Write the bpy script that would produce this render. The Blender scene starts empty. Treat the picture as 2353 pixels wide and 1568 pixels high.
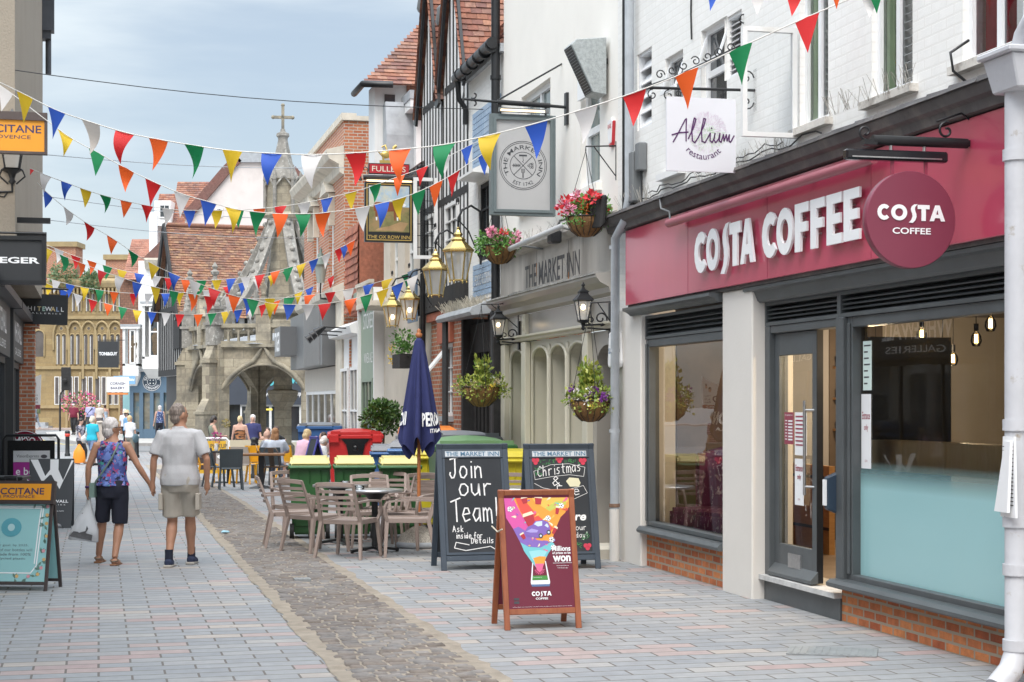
import bpy,bmesh,math,random
from math import sin,cos,pi,radians,atan,atan2,sqrt,hypot
from mathutils import Vector,Matrix
random.seed(7)
SC = bpy.context.scene
COL = SC.collection

# ------------------------------------------------------------ camera
CAMH = 1.75
cd = bpy.data.cameras.new('camera');CAM = bpy.data.objects.new('camera',cd);COL.objects.link(CAM)
CAM.location = (0,0,CAMH);CAM.rotation_euler = (pi/2,0,0)
cd.sensor_width = 36;cd.lens = 60;cd.shift_y = 0.0617
cd.clip_start = .1;cd.clip_end = 3000
SC.camera = CAM
# ------------------------------------------------------------ light
SUN_EL,SUN_AZ = radians(56),radians(193)      # azimuth clockwise from +Y
W = bpy.data.worlds.new('World');SC.world = W;W.use_nodes = True
wn = W.node_tree;wn.nodes.clear()
_o = wn.nodes.new('ShaderNodeOutputWorld');_b = wn.nodes.new('ShaderNodeBackground')
_s = wn.nodes.new('ShaderNodeTexSky');_s.sky_type = 'NISHITA';_s.sun_disc = False
_s.sun_elevation = SUN_EL;_s.sun_rotation = SUN_AZ;_s.air_density = 1.0;_s.dust_density = 2.2;_s.ozone_density = 1.0
_tc = wn.nodes.new('ShaderNodeTexCoord');_mp = wn.nodes.new('ShaderNodeMapping')
_mp.inputs['Scale'].default_value = (1.5,2.2,9.0);_mp.inputs['Location'].default_value = (.37,.2,.55)
_mp.inputs['Rotation'].default_value = (0,.12,0)
_n = wn.nodes.new('ShaderNodeTexNoise');_n.inputs['Scale'].default_value = 1.5;_n.inputs['Detail'].default_value = 7;_n.inputs['Roughness'].default_value = .5
_r = wn.nodes.new('ShaderNodeMapRange');_r.inputs[1].default_value = .38;_r.inputs[2].default_value = .64;_r.inputs[3].default_value = .34;_r.inputs[4].default_value = .97
_r.interpolation_type = 'SMOOTHSTEP'
_mx = wn.nodes.new('ShaderNodeMix');_mx.data_type = 'RGBA'
_mx.inputs[7].default_value = (6.5,7.15,7.5,1)          # thin bright cloud
wn.links.new(_tc.outputs['Generated'],_mp.inputs[0]);wn.links.new(_mp.outputs[0],_n.inputs['Vector'])
wn.links.new(_n.outputs[0],_r.inputs[0]);wn.links.new(_r.outputs[0],_mx.inputs[0])
wn.links.new(_s.outputs[0],_mx.inputs[6])
# sky brightened overhead, out of view, as added fill; dimmed above the street-end roofs
_sx = wn.nodes.new('ShaderNodeSeparateXYZ');wn.links.new(_tc.outputs['Generated'],_sx.inputs[0])
_e = wn.nodes.new('ShaderNodeMapRange');_e.interpolation_type = 'SMOOTHSTEP';_e.inputs[1].default_value = .36;_e.inputs[2].default_value = .72;_e.inputs[3].default_value = .84;_e.inputs[4].default_value = 2.7
wn.links.new(_sx.outputs[2],_e.inputs[0]);_vm = wn.nodes.new('ShaderNodeVectorMath');_vm.operation = 'SCALE'
wn.links.new(_mx.outputs[2],_vm.inputs[0]);wn.links.new(_e.outputs[0],_vm.inputs[3]);wn.links.new(_vm.outputs[0],_b.inputs[0])
_b.inputs[1].default_value = .088
wn.links.new(_b.outputs[0],_o.inputs[0])
sl = bpy.data.lights.new('sun','SUN');sl.energy = 1.25;sl.angle = radians(38);sl.color = (1,.955,.89)
SUN = bpy.data.objects.new('sun',sl);COL.objects.link(SUN)
_d = Vector((sin(SUN_AZ)*cos(SUN_EL),cos(SUN_AZ)*cos(SUN_EL),sin(SUN_EL)))
SUN.rotation_euler = _d.to_track_quat('Z','Y').to_euler();SUN.location = _d*60
SC.view_settings.view_transform = 'Standard';SC.view_settings.look = 'None'
SC.view_settings.exposure = .93;SC.view_settings.gamma = 1
SC.view_settings.use_curve_mapping = False
SC.cycles.max_bounces = 8;SC.cycles.transparent_max_bounces = 12
SC.cycles.sample_clamp_indirect = 6

# ------------------------------------------------------------ measuring
FPX,CXP,HYP = 3921.7,1176.5,929.5            # focal length, centre, horizon of the study picture
TH = atan(.242);SN,CS = sin(TH),cos(TH)
OX,OY = 1.312,18.8                              # foot of the right-hand street line
RZ = -(pi/2 - TH)                                 # facade frame: +x to the viewer, +y into the building
def gz(Y):
    """street level: a slight dip by the market cross"""
    if Y < 28 or Y > 94: return 0.
    if Y < 58: t = (Y-28)/30
    elif Y < 66: t = 1
    else: t = (94-Y)/28
    return -.26*(3*t*t-2*t*t*t)
def at(x,y,Y): return Vector(((x-CXP)/FPX*Y,Y,CAMH+(HYP-y)/FPX*Y))
def gp(x,y):
    Y = CAMH*FPX/(y-HYP)
    for _ in range(12): Y = (CAMH-gz(Y))*FPX/(y-HYP)
    return Vector(((x-CXP)/FPX*Y,Y,gz(Y)))
def gx(x,Y): return Vector(((x-CXP)/FPX*Y,Y,gz(Y)))
def fx(x,off=0):
    a = (x-CXP)/FPX
    return (a*(OY-off*SN)-(OX-off*CS))/(SN+a*CS)
def fz(x,y,off=0):
    return CAMH+(HYP-y)/FPX*(OY-fx(x,off)*CS-off*SN)
def offat(s,x):
    a = (x-CXP)/FPX
    return (OX+s*SN-a*(OY-s*CS))/(CS-a*SN)
def fw(s,off=0,z=0):                            # facade point -> world
    return Vector((OX+s*SN-off*CS,OY-s*CS-off*SN,z))

# ------------------------------------------------------------ materials
MATS = {}
def _nodes(name):
    m = bpy.data.materials.new(name);m.use_nodes = True
    t = m.node_tree;t.nodes.clear()
    o = t.nodes.new('ShaderNodeOutputMaterial');p = t.nodes.new('ShaderNodeBsdfPrincipled')
    t.links.new(p.outputs[0],o.inputs[0]);MATS[name] = m
    return m,t,p,o
def _N(t,k,**kw):
    n = t.nodes.new('ShaderNode'+k)
    for a,v in kw.items():
        if a.startswith('i_'):
            q = a[2:];n.inputs[int(q) if q.isdigit() else q.replace('_',' ')].default_value = v
        else: setattr(n,a,v)
    return n
def _mix(t,fac,a,b,mode='MIX'):
    m = t.nodes.new('ShaderNodeMix');m.data_type = 'RGBA';m.blend_type = mode
    for i,v in ((0,fac),(6,a),(7,b)):
        if hasattr(v,'is_output'): t.links.new(v,m.inputs[i])
        elif i == 0: m.inputs[0].default_value = v
        else: m.inputs[i].default_value = (*v[:3],1)
    return m.outputs[2]
def _rng(t,src,a,b,c=0,d=1):
    r = _N(t,'MapRange',i_1=a,i_2=b,i_3=c,i_4=d);t.links.new(src,r.inputs[0]);return r.outputs[0]
def _noise(t,vec,scale,detail=5,rough=.55):
    n = _N(t,'TexNoise',i_Scale=scale,i_Detail=detail,i_Roughness=rough)
    t.links.new(vec,n.inputs['Vector']);return n.outputs[0]
def _bump(t,p,src,strength,dist=.01,prev=None):
    b = _N(t,'Bump',i_Strength=strength,i_Distance=dist);t.links.new(src,b.inputs['Height'])
    if prev is not None: t.links.new(prev,b.inputs['Normal'])
    t.links.new(b.outputs[0],p.inputs['Normal']);return b.outputs[0]
def mat(name,col,rough=.6,var=.10,vs=2.5,bump=0.,bs=60,metal=0.,emit=0.,spec=.5,stain=None,st=(.55,.75),ss=1.2,streak=False,coat=0):
    if name in MATS: return MATS[name]
    m,t,p,o = _nodes(name)
    tc = _N(t,'TexCoord').outputs['Object']
    n = _noise(t,tc,vs,6)
    c = _mix(t,_rng(t,n,.3,.7),[x*(1-var) for x in col],[min(1,x*(1+var)) for x in col])
    if stain:
        vec = tc
        if streak:
            mp = _N(t,'Mapping',i_Scale=(1,1,.12));t.links.new(tc,mp.inputs[0]);vec = mp.outputs[0]
        c = _mix(t,_rng(t,_noise(t,vec,ss,8,.65),st[0],st[1]),c,stain)
    t.links.new(c,p.inputs['Base Color'])
    p.inputs['Roughness'].default_value = rough;p.inputs['Metallic'].default_value = metal
    p.inputs['Specular IOR Level'].default_value = spec
    if coat: p.inputs['Coat Weight'].default_value = coat;p.inputs['Coat Roughness'].default_value = .1
    if emit:
        p.inputs['Emission Color'].default_value = (*col,1);p.inputs['Emission Strength'].default_value = emit
    if bump: _bump(t,p,_noise(t,tc,bs,4),bump,.01)
    return m
def brick(name,c1,c2,mortar,w=.215,h=.075,ms=.01,rough=.85,bump=.6,dirt=None,dt=(.5,.8),ramp=None,rot=0,plane='wall',msm=.1,var=.35):
    if name in MATS: return MATS[name]
    m,t,p,o = _nodes(name)
    tc = _N(t,'TexCoord').outputs['Object']
    sp = _N(t,'SeparateXYZ');cb = _N(t,'CombineXYZ')
    if plane == 'wall':
        t.links.new(tc,sp.inputs[0])
        a = _N(t,'Math',operation='ADD');t.links.new(sp.outputs[0],a.inputs[0]);t.links.new(sp.outputs[1],a.inputs[1])
        t.links.new(a.outputs[0],cb.inputs[0]);t.links.new(sp.outputs[2],cb.inputs[1])
    else:
        mp = _N(t,'Mapping',i_Rotation=(0,0,rot));t.links.new(tc,mp.inputs[0]);t.links.new(mp.outputs[0],sp.inputs[0])
        t.links.new(sp.outputs[0],cb.inputs[0]);t.links.new(sp.outputs[1],cb.inputs[1])
    # slightly uneven courses
    wob = _N(t,'TexNoise',i_Scale=6.0,i_Detail=2.0);t.links.new(tc,wob.inputs['Vector'])
    va = _N(t,'VectorMath',operation='MULTIPLY_ADD');va.inputs[1].default_value = (ms*.7,ms*.7,0)
    t.links.new(wob.outputs[1],va.inputs[0]);t.links.new(cb.outputs[0],va.inputs[2])
    b = _N(t,'TexBrick',offset=.5,i_Scale=1.,i_Mortar_Size=ms,i_Mortar_Smooth=msm,i_Bias=0.,i_Brick_Width=w,i_Row_Height=h)
    b.inputs['Color1'].default_value = (0,0,0,1);b.inputs['Color2'].default_value = (1,1,1,1);b.inputs['Mortar'].default_value = (.5,.5,.5,1)
    t.links.new(va.outputs[0],b.inputs['Vector'])
    if ramp:
        cr = _N(t,'ValToRGB');cr.color_ramp.interpolation = 'CONSTANT'
        while len(cr.color_ramp.elements) < len(ramp): cr.color_ramp.elements.new(.5)
        for e,(q,c) in zip(cr.color_ramp.elements,ramp): e.position = q;e.color = (*c,1)
        t.links.new(b.outputs['Color'],cr.inputs[0]);c = cr.outputs[0]
    else: c = _mix(t,b.outputs['Color'],c1,c2)
    n = _noise(t,tc,9,6,.65)
    c = _mix(t,1.,c,_mix(t,_rng(t,n,.25,.75),(1-var,)*3,(1+var*.5,)*3),'MULTIPLY')
    if plane == 'floor':                          # trodden gum spots
        vo = _N(t,'TexVoronoi',i_Scale=2.6);t.links.new(tc,vo.inputs['Vector']);c = _mix(t,_rng(t,vo.outputs['Distance'],.045,.03,0,.5),c,(.16,.15,.15))
    if dirt: c = _mix(t,_rng(t,_noise(t,tc,1.1,7,.65),dt[0],dt[1]),c,dirt)
    c = _mix(t,b.outputs['Fac'],c,mortar)
    t.links.new(c,p.inputs['Base Color']);p.inputs['Roughness'].default_value = rough
    inv = _N(t,'Math',operation='MULTIPLY_ADD');inv.inputs[1].default_value = -1;inv.inputs[2].default_value = 1
    t.links.new(b.outputs['Fac'],inv.inputs[0])
    q = _bump(t,p,inv.outputs[0],bump,.008)
    _bump(t,p,_noise(t,tc,55,4),bump*.45,.006,q)
    return m
def glass(name,tint=(.93,.96,.95),ior=1.55,rough=0.0):
    if name in MATS: return MATS[name]
    m,t,p,o = _nodes(name);t.nodes.remove(p)
    a = _N(t,'BsdfTransparent');a.inputs[0].default_value = (*tint,1)
    g = _N(t,'BsdfGlossy',i_Roughness=rough);f = _N(t,'Fresnel',i_IOR=ior);x = _N(t,'MixShader')
    tc = _N(t,'TexCoord').outputs['Object']
    b = _N(t,'Bump',i_Strength=.04,i_Distance=.05);t.links.new(_noise(t,tc,1.1,1),b.inputs['Height'])
    t.links.new(b.outputs[0],g.inputs['Normal'])
    t.links.new(f.outputs[0],x.inputs[0]);t.links.new(a.outputs[0],x.inputs[1]);t.links.new(g.outputs[0],x.inputs[2])
    t.links.new(x.outputs[0],o.inputs[0]);return m
def wood(name,c1,c2,rough=.5,scale=(2,2,14),coat=0):
    if name in MATS: return MATS[name]
    m,t,p,o = _nodes(name)
    tc = _N(t,'TexCoord').outputs['Object']
    mp = _N(t,'Mapping',i_Scale=scale);t.links.new(tc,mp.inputs[0])
    n = _noise(t,mp.outputs[0],3,7,.6)
    t.links.new(_mix(t,_rng(t,n,.3,.7),c1,c2),p.inputs['Base Color']);p.inputs['Roughness'].default_value = rough
    if coat: p.inputs['Coat Weight'].default_value = coat
    _bump(t,p,n,.15,.004);return m
def hairmat(name,c1,c2): return wood(name,c1,c2,.6,(26,26,5))
def leafmat(name,a,b,rough=.45):
    if name in MATS: return MATS[name]
    m,t,p,o = _nodes(name)
    g = _N(t,'NewGeometry')
    c = _mix(t,g.outputs['Random Per Island'],a,b)
    t.links.new(c,p.inputs['Base Color']);p.inputs['Roughness'].default_value = rough
    p.inputs['Subsurface Weight'].default_value = 0
    return m
def printed(name,cols,scale=9,rough=.8,base=None,detail=3,stretch=(1,1,1)):
    """cloth print: blobs of several colours"""
    if name in MATS: return MATS[name]
    m,t,p,o = _nodes(name)
    tc = _N(t,'TexCoord').outputs['Object']
    mp = _N(t,'Mapping',i_Scale=stretch);t.links.new(tc,mp.inputs[0])
    c = None
    for i,(col,lo,hi,sc) in enumerate(cols):
        mp2 = _N(t,'Mapping',i_Location=(i*3.7,i*1.9,i*5.1));t.links.new(mp.outputs[0],mp2.inputs[0])
        if c is None: c = _mix(t,0,col,col)
        else: c = _mix(t,_rng(t,_noise(t,mp2.outputs[0],sc,detail),lo,hi),c,col)
    t.links.new(c,p.inputs['Base Color']);p.inputs['Roughness'].default_value = rough
    return m

# ------------------------------------------------------------ mesh builder
_TXT = {}
def textgeo(s,bold=0.,ext=0.,res=3):
    k = (s,bold,ext,res)
    if k not in _TXT:
        c = bpy.data.curves.new('lettering','FONT');c.body = s;c.size = 1;c.offset = bold;c.extrude = ext
        c.resolution_u = res;c.align_x = 'CENTER'
        o = bpy.data.objects.new('lettering',c);me = o.to_mesh()
        V = [v.co.copy() for v in me.vertices];Fs = [tuple(p.vertices) for p in me.polygons]
        o.to_mesh_clear();bpy.data.objects.remove(o);bpy.data.curves.remove(c)
        _TXT[k] = (V,Fs)
    return _TXT[k]
class MB:
    def __init__(s): s.v = [];s.f = [];s.m = [];s.sm = [];s.mats = [];s.cur = 0;s.M = None
    def use(s,m):
        if m not in s.mats: s.mats.append(m)
        s.cur = s.mats.index(m);return s
    def add(s,V,Fs,smooth=False):
        o = len(s.v)
        s.v += [s.M @ Vector(v) for v in V] if s.M is not None else [Vector(v) for v in V]
        s.f += [tuple(i+o for i in f) for f in Fs];s.m += [s.cur]*len(Fs);s.sm += [smooth]*len(Fs);return s
    def box(s,x0,x1,y0,y1,z0,z1):
        if x1 < x0: x0,x1 = x1,x0
        if y1 < y0: y0,y1 = y1,y0
        if z1 < z0: z0,z1 = z1,z0
        return s.add([(x0,y0,z0),(x1,y0,z0),(x1,y1,z0),(x0,y1,z0),(x0,y0,z1),(x1,y0,z1),(x1,y1,z1),(x0,y1,z1)],
                     [(0,3,2,1),(4,5,6,7),(0,1,5,4),(1,2,6,5),(2,3,7,6),(3,0,4,7)])
    def hexa(s,b,t):                      # bottom 4, top 4 corners
        return s.add(list(b)+list(t),[(3,2,1,0),(4,5,6,7),(0,1,5,4),(1,2,6,5),(2,3,7,6),(3,0,4,7)])
    def bar(s,p0,p1,w,d=None,up=(0,0,1)):
        p0,p1 = Vector(p0),Vector(p1);d = w if d is None else d
        a = (p1-p0).normalized();u = Vector(up)
        if abs(a.dot(u)) > .98: u = Vector((1,0,0))
        x = a.cross(u).normalized();y = x.cross(a).normalized()
        c = [x*(w/2)*i+y*(d/2)*j for i,j in ((-1,-1),(1,-1),(1,1),(-1,1))]
        return s.hexa([p0+k for k in c],[p1+k for k in c])
    def tube(s,P,r,n=8,closed=False,smooth=True,caps=True):
        P = [Vector(p) for p in P];R = r if isinstance(r,(list,tuple)) else [r]*len(P)
        V = [];Fs = [];L = len(P);prev = None
        for i,p in enumerate(P):
            if closed: d = P[(i+1) % L]-P[i-1]
            else: d = P[min(i+1,L-1)]-P[max(i-1,0)]
            d = d.normalized() if d.length > 1e-9 else Vector((0,0,1))
            if prev is None: u = d.orthogonal().normalized()
            else:
                u = prev-d*prev.dot(d);u = u.normalized() if u.length > 1e-6 else d.orthogonal().normalized()
            prev = u;w = d.cross(u)
            for k in range(n):
                a = 2*pi*k/n;V.append(p+(u*cos(a)+w*sin(a))*R[i])
        for i in range(L if closed else L-1):
            for k in range(n):
                a,b = i*n+k,i*n+(k+1) % n;j = ((i+1) % L)*n
                Fs.append((a,b,j+(k+1) % n,j+k))
        s.add(V,Fs,smooth)
        if caps and not closed:
            s.add(V[:n],[tuple(range(n-1,-1,-1))]);s.add(V[-n:],[tuple(range(n))])
        return s
    def cyl(s,p0,p1,r0,r1=None,n=16,caps=True,smooth=True):
        return s.tube([p0,p1],[r0,r0 if r1 is None else r1],n,False,smooth,caps)
    def lathe(s,prof,c=(0,0,0),n=20,smooth=True,sx=1,sy=1,a0=0,caps=True):
        V = [];Fs = [];L = len(prof)
        for r,z in prof:
            for k in range(n):
                a = a0+2*pi*k/n;V.append((c[0]+r*cos(a)*sx,c[1]+r*sin(a)*sy,c[2]+z))
        for i in range(L-1):
            for k in range(n): Fs.append((i*n+k,i*n+(k+1) % n,(i+1)*n+(k+1) % n,(i+1)*n+k))
        s.add(V,Fs,smooth)
        if caps:
            if prof[0][0] > 1e-4: s.add(V[:n],[tuple(range(n-1,-1,-1))])
            if prof[-1][0] > 1e-4: s.add(V[-n:],[tuple(range(n))])
        return s
    def ball(s,c,r,n=12,sx=1,sy=1,sz=1):
        m = max(4,n//2)
        return s.lathe([(r*sin(pi*i/m),-r*cos(pi*i/m)*sz) for i in range(m+1)],c,n,True,sx,sy,caps=False)
    def prism(s,poly,y0,y1,smooth=False):   # polygon in x,z extruded along y
        n = len(poly);A = sum(poly[i][0]*poly[(i+1) % n][1]-poly[(i+1) % n][0]*poly[i][1] for i in range(n))
        if A < 0: poly = poly[::-1]
        if y1 < y0: y0,y1 = y1,y0
        V = [(x,y0,z) for x,z in poly]+[(x,y1,z) for x,z in poly]
        s.add(V,[tuple(range(n)),tuple(range(2*n-1,n-1,-1))])
        return s.add(V,[(i,i+n,(i+1) % n+n,(i+1) % n) for i in range(n)],smooth)
    def flat(s,poly,y):                        # one face in x,z looking to -y
        n = len(poly);A = sum(poly[i][0]*poly[(i+1) % n][1]-poly[(i+1) % n][0]*poly[i][1] for i in range(n))
        if A < 0: poly = poly[::-1]
        return s.add([(x,y,z) for x,z in poly],[tuple(range(n))])
    def loft(s,prof,x0,x1):                   # y,z profile extruded along x, closed ends
        n = len(prof);V = [(x0,y,z) for y,z in prof]+[(x1,y,z) for y,z in prof]
        s.add(V,[(i,(i+1) % n,(i+1) % n+n,i+n) for i in range(n)])
        return s.add(V,[tuple(range(n-1,-1,-1)),tuple(range(n,2*n))])
    def quad(s,*p): return s.add(p,[tuple(range(len(p)))])
    def disc(s,cx,cz,r,y,n=24,rz=None):
        return s.flat([(cx+r*cos(2*pi*k/n),cz+(rz or r)*sin(2*pi*k/n)) for k in range(n)],y)
    def ring(s,cx,cz,r0,r1,y,n=40,a0=0,a1=2*pi):
        full = abs(a1-a0-2*pi) < 1e-6;V = []
        for k in range(n+1):
            a = a0+(a1-a0)*k/n;V += [(cx+r0*cos(a),y,cz+r0*sin(a)),(cx+r1*cos(a),y,cz+r1*sin(a))]
        return s.add(V,[(2*k,2*k+2,2*k+3,2*k+1)[::-1] for k in range(n)])
    def line(s,pts,w,y):                      # flat stroke in x,z
        for (a,b),(c,d) in zip(pts,pts[1:]):
            L = hypot(c-a,d-b) or 1e-6;nx,nz = -(d-b)/L*w/2,(c-a)/L*w/2
            ex,ez = (c-a)/L*w*.25,(d-b)/L*w*.25
            s.flat([(a-ex+nx,b-ez+nz),(a-ex-nx,b-ez-nz),(c+ex-nx,d+ez-nz),(c+ex+nx,d+ez+nz)],y)
        return s
    def text(s,txt,cx,cz,w=None,h=None,y=0,ext=0.,bold=0.,shear=0.,warp=None,back=False):
        V,Fs = textgeo(txt,bold,0 if not ext else .5)
        if not V: return s
        x0,x1 = min(v.x for v in V),max(v.x for v in V);z0,z1 = min(v.y for v in V),max(v.y for v in V)
        kx = w/(x1-x0) if w else None;kz = h/(z1-z0) if h else None
        kx = kx or kz;kz = kz or kx;out = []
        for v in V:
            X = (v.x-(x0+x1)/2)*kx;Z = (v.y-(z0+z1)/2)*kz;X += shear*Z;yy = y-(v.z+.5)*ext if ext else y
            if warp: X,Z = warp(X,Z)
            out.append((cx+X,yy,cz+Z))
        return s.add(out,Fs)
    def build(s,name,m=None,parent=None,bevel=0,loc=None,smooth=None,weld=False,seg=1):
        me = bpy.data.meshes.new(name);me.from_pydata([tuple(v) for v in s.v],[],s.f)
        if m is not None: me.materials.append(m)
        else:
            for k in s.mats: me.materials.append(k)
            me.polygons.foreach_set('material_index',s.m)
        me.polygons.foreach_set('use_smooth',s.sm if smooth is None else [smooth]*len(s.f))
        if bevel or weld:
            b = bmesh.new();b.from_mesh(me)
            bmesh.ops.remove_doubles(b,verts=b.verts,dist=1e-4)
            if bevel:
                E = [e for e in b.edges if len(e.link_faces) == 2 and e.calc_face_angle(0) > .6]
                bmesh.ops.bevel(b,geom=E,offset=bevel,segments=seg,affect='EDGES',clamp_overlap=True)
            b.to_mesh(me);b.free()
        me.update();o = bpy.data.objects.new(name,me);COL.objects.link(o)
        if parent is not None: o.parent = parent
        if loc is not None: o.location = loc
        return o
def tag(o,label=None,cat=None,group=None,kind=None):
    if label: o['label'] = label
    if cat: o['category'] = cat
    if group: o['group'] = group
    if kind: o['kind'] = kind
    return o
def thing(name,label,cat,loc=(0,0,0),rz=0,group=None):
    o = bpy.data.objects.new(name,None);COL.objects.link(o);o.location = loc;o.rotation_euler = (0,0,rz)
    o.empty_display_size = .2
    return tag(o,label,cat,group)
def dup(root,loc=None,rz=None,label=None,group=None):
    def cp(o,par):
        c = o.copy();COL.objects.link(c)
        if par is not None: c.parent = par
        for ch in o.children: cp(ch,c)
        return c
    r = cp(root,None)
    if loc is not None: r.location = loc
    if rz is not None: r.rotation_euler = (0,0,rz)
    if label: r['label'] = label
    if group: r['group'] = group
    return r
def holes(m,x0,x1,z0,z1,H,y=0,d=.12):
    """wall sheet with rectangular openings and their reveals"""
    xs = sorted({x0,x1,*[h[0] for h in H],*[h[1] for h in H]});zs = sorted({z0,z1,*[h[2] for h in H],*[h[3] for h in H]})
    for a,b in zip(xs,xs[1:]):
        for c,e in zip(zs,zs[1:]):
            mx,mz = (a+b)/2,(c+e)/2
            if mx < x0 or mx > x1 or mz < z0 or mz > z1: continue
            if any(h[0] < mx < h[1] and h[2] < mz < h[3] for h in H): continue
            m.quad((a,y,c),(b,y,c),(b,y,e),(a,y,e))
    for a,b,c,e in H:
        m.quad((a,y,c),(a,y,e),(a,y+d,e),(a,y+d,c));m.quad((b,y,e),(b,y,c),(b,y+d,c),(b,y+d,e))
        m.quad((a,y,e),(b,y,e),(b,y+d,e),(a,y+d,e));m.quad((b,y,c),(a,y,c),(a,y+d,c),(b,y+d,c))
    return m
def window(par,x0,x1,z0,z1,y,fm,pm,nx=1,nz=2,fwid=.06,bar=.03,name='window',dep=.06,sill=None,sash=True):
    m = MB()
    m.box(x0,x0+fwid,y,y+dep,z0,z1);m.box(x1-fwid,x1,y,y+dep,z0,z1)
    m.box(x0+fwid,x1-fwid,y,y+dep,z1-fwid,z1);m.box(x0+fwid,x1-fwid,y,y+dep,z0,z0+fwid)
    for i in range(1,nx):
        c = x0+(x1-x0)*i/nx;m.box(c-bar/2,c+bar/2,y+.008,y+dep-.008,z0+fwid,z1-fwid)
    for i in range(1,nz):
        c = z0+(z1-z0)*i/nz;b = bar*1.4 if sash and nz == 2 else bar
        m.box(x0+fwid,x1-fwid,y+.004,y+dep-.004,c-b/2,c+b/2)
    f = m.build(name,fm,par)
    MB().quad((x0+fwid*.5,y+dep*.6,z0+fwid*.5),(x1-fwid*.5,y+dep*.6,z0+fwid*.5),(x1-fwid*.5,y+dep*.6,z1-fwid*.5),(x0+fwid*.5,y+dep*.6,z1-fwid*.5)).build('pane',pm,f)
    if sill is not None: MB().box(x0-.08,x1+.08,y-.14,y+.02,z0-.09,z0-.002).build('sill',sill,f)
    return f
def tiles(m,o,ax,up,n,W_,L_,row=.10,lift=.022,tw=.17,jit=.006):
    """courses of plain tiles on a slope; o = lower-left corner, ax/up unit vectors, n = normal"""
    o,ax,up,n = map(Vector,(o,ax,up,n));R = max(1,int(L_/row));row = L_/R
    N = max(1,int(W_/tw));tw = W_/N
    for r in range(R):
        q = (r % 2)*.5;k = 0
        edges = [0]+[(i+q)*tw for i in range(0 if q else 1,N) if 0 < (i+q)*tw < W_]+[W_]
        for a,b in zip(edges,edges[1:]):
            j = random.uniform(-jit,jit);l2 = lift+random.uniform(-jit,jit)
            p0 = o+ax*(a+.002)+up*(r*row+j);p1 = o+ax*(b-.002)+up*(r*row+j+random.uniform(-jit,jit)*.5)
            u = up*(row*1.15)
            m.add([p0+n*l2,p1+n*l2,p1+u,p0+u,p0,p1],[(0,1,2,3),(0,4,5,1)])
    return m
def tilemat(name,cols,lichen=None,la=(.62,.8)):
    if name in MATS: return MATS[name]
    m,t,p,o = _nodes(name)
    tc = _N(t,'TexCoord').outputs['Object'];g = _N(t,'NewGeometry')
    cr = _N(t,'ValToRGB')
    while len(cr.color_ramp.elements) < len(cols): cr.color_ramp.elements.new(.5)
    for i,(e,c) in enumerate(zip(cr.color_ramp.elements,cols)): e.position = i/(len(cols)-1);e.color = (*c,1)
    t.links.new(g.outputs['Random Per Island'],cr.inputs[0]);c = cr.outputs[0]
    c = _mix(t,1.,c,_mix(t,_rng(t,_noise(t,tc,14,5),.3,.7),(.7,.7,.7),(1.15,1.15,1.15)),'MULTIPLY')
    c = _mix(t,_rng(t,_noise(t,tc,.9,6),.45,.7,0,.45),c,(.09,.07,.06))
    if lichen: c = _mix(t,_rng(t,_noise(t,tc,6,7,.7),la[0],la[1]),c,lichen)
    t.links.new(c,p.inputs['Base Color']);p.inputs['Roughness'].default_value = .9
    _bump(t,p,_noise(t,tc,40,4),.5,.006)
    return m
def rot(rz,loc=(0,0,0)): return Matrix.Translation(Vector(loc)) @ Matrix.Rotation(rz,4,'Z')
def fthing(name,label,cat,s=0,off=0,z=0,group=None,rz=0): return thing(name,label,cat,fw(s,off,z),RZ+rz,group)

# shared materials
M_WHITEBRICK = brick('white_painted_brick',(.84,.83,.80),(.865,.855,.825),(.80,.785,.75),ms=.008,bump=.34,dirt=(.66,.62,.56),dt=(.62,.9),var=.07,rough=.7)
M_CREAM = mat('cream_render',(.86,.83,.775),.75,.04,1.2,.25,50,stain=(.72,.66,.57),st=(.62,.9),streak=True)
M_WHITE = mat('white_paint',(.78,.78,.77),.45,.05,3,stain=(.6,.57,.5),st=(.66,.85))
M_UPVC = mat('white_window_paint',(.80,.81,.82),.35,.03)
M_GREY = mat('slate_grey_paint',(.085,.095,.10),.42,.12,4,.12,90)
M_GREY2 = mat('pale_grey_paint',(.16,.17,.175),.4,.1,4)
M_BLACK = mat('black_iron',(.014,.015,.017),.4,.2,8)
M_BLACKMATT = mat('black_timber',(.022,.021,.021),.75,.3,9,.4,40)
M_DARKGLASS = mat('window_glass',(.035,.042,.048),.04,.3,.8,spec=1.0)
M_GLASS = glass('shop_glass',(.93,.96,.95),1.9)
M_CLEAR = glass('clear_glass',(.96,.97,.97),1.45)
M_REDBRICK = brick('red_brick',(.40,.115,.055),(.52,.20,.095),(.46,.41,.34),dirt=(.22,.10,.07),dt=(.6,.9),bump=.8)
M_LEAD = mat('lead_sheet',(.36,.38,.40),.5,.15,5,.2,20)
M_STONE = mat('pale_stone',(.60,.55,.46),.85,.14,3,.4,40,stain=(.30,.27,.22),st=(.55,.78))
M_LETTER = mat('white_lettering',(.84,.85,.86),.35,.02)
M_STEEL = mat('brushed_steel',(.55,.55,.55),.3,.1,30,metal=.9)
M_ZINC = mat('galvanised_pipe',(.43,.46,.49),.5,.12,6,.1,30)
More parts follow.
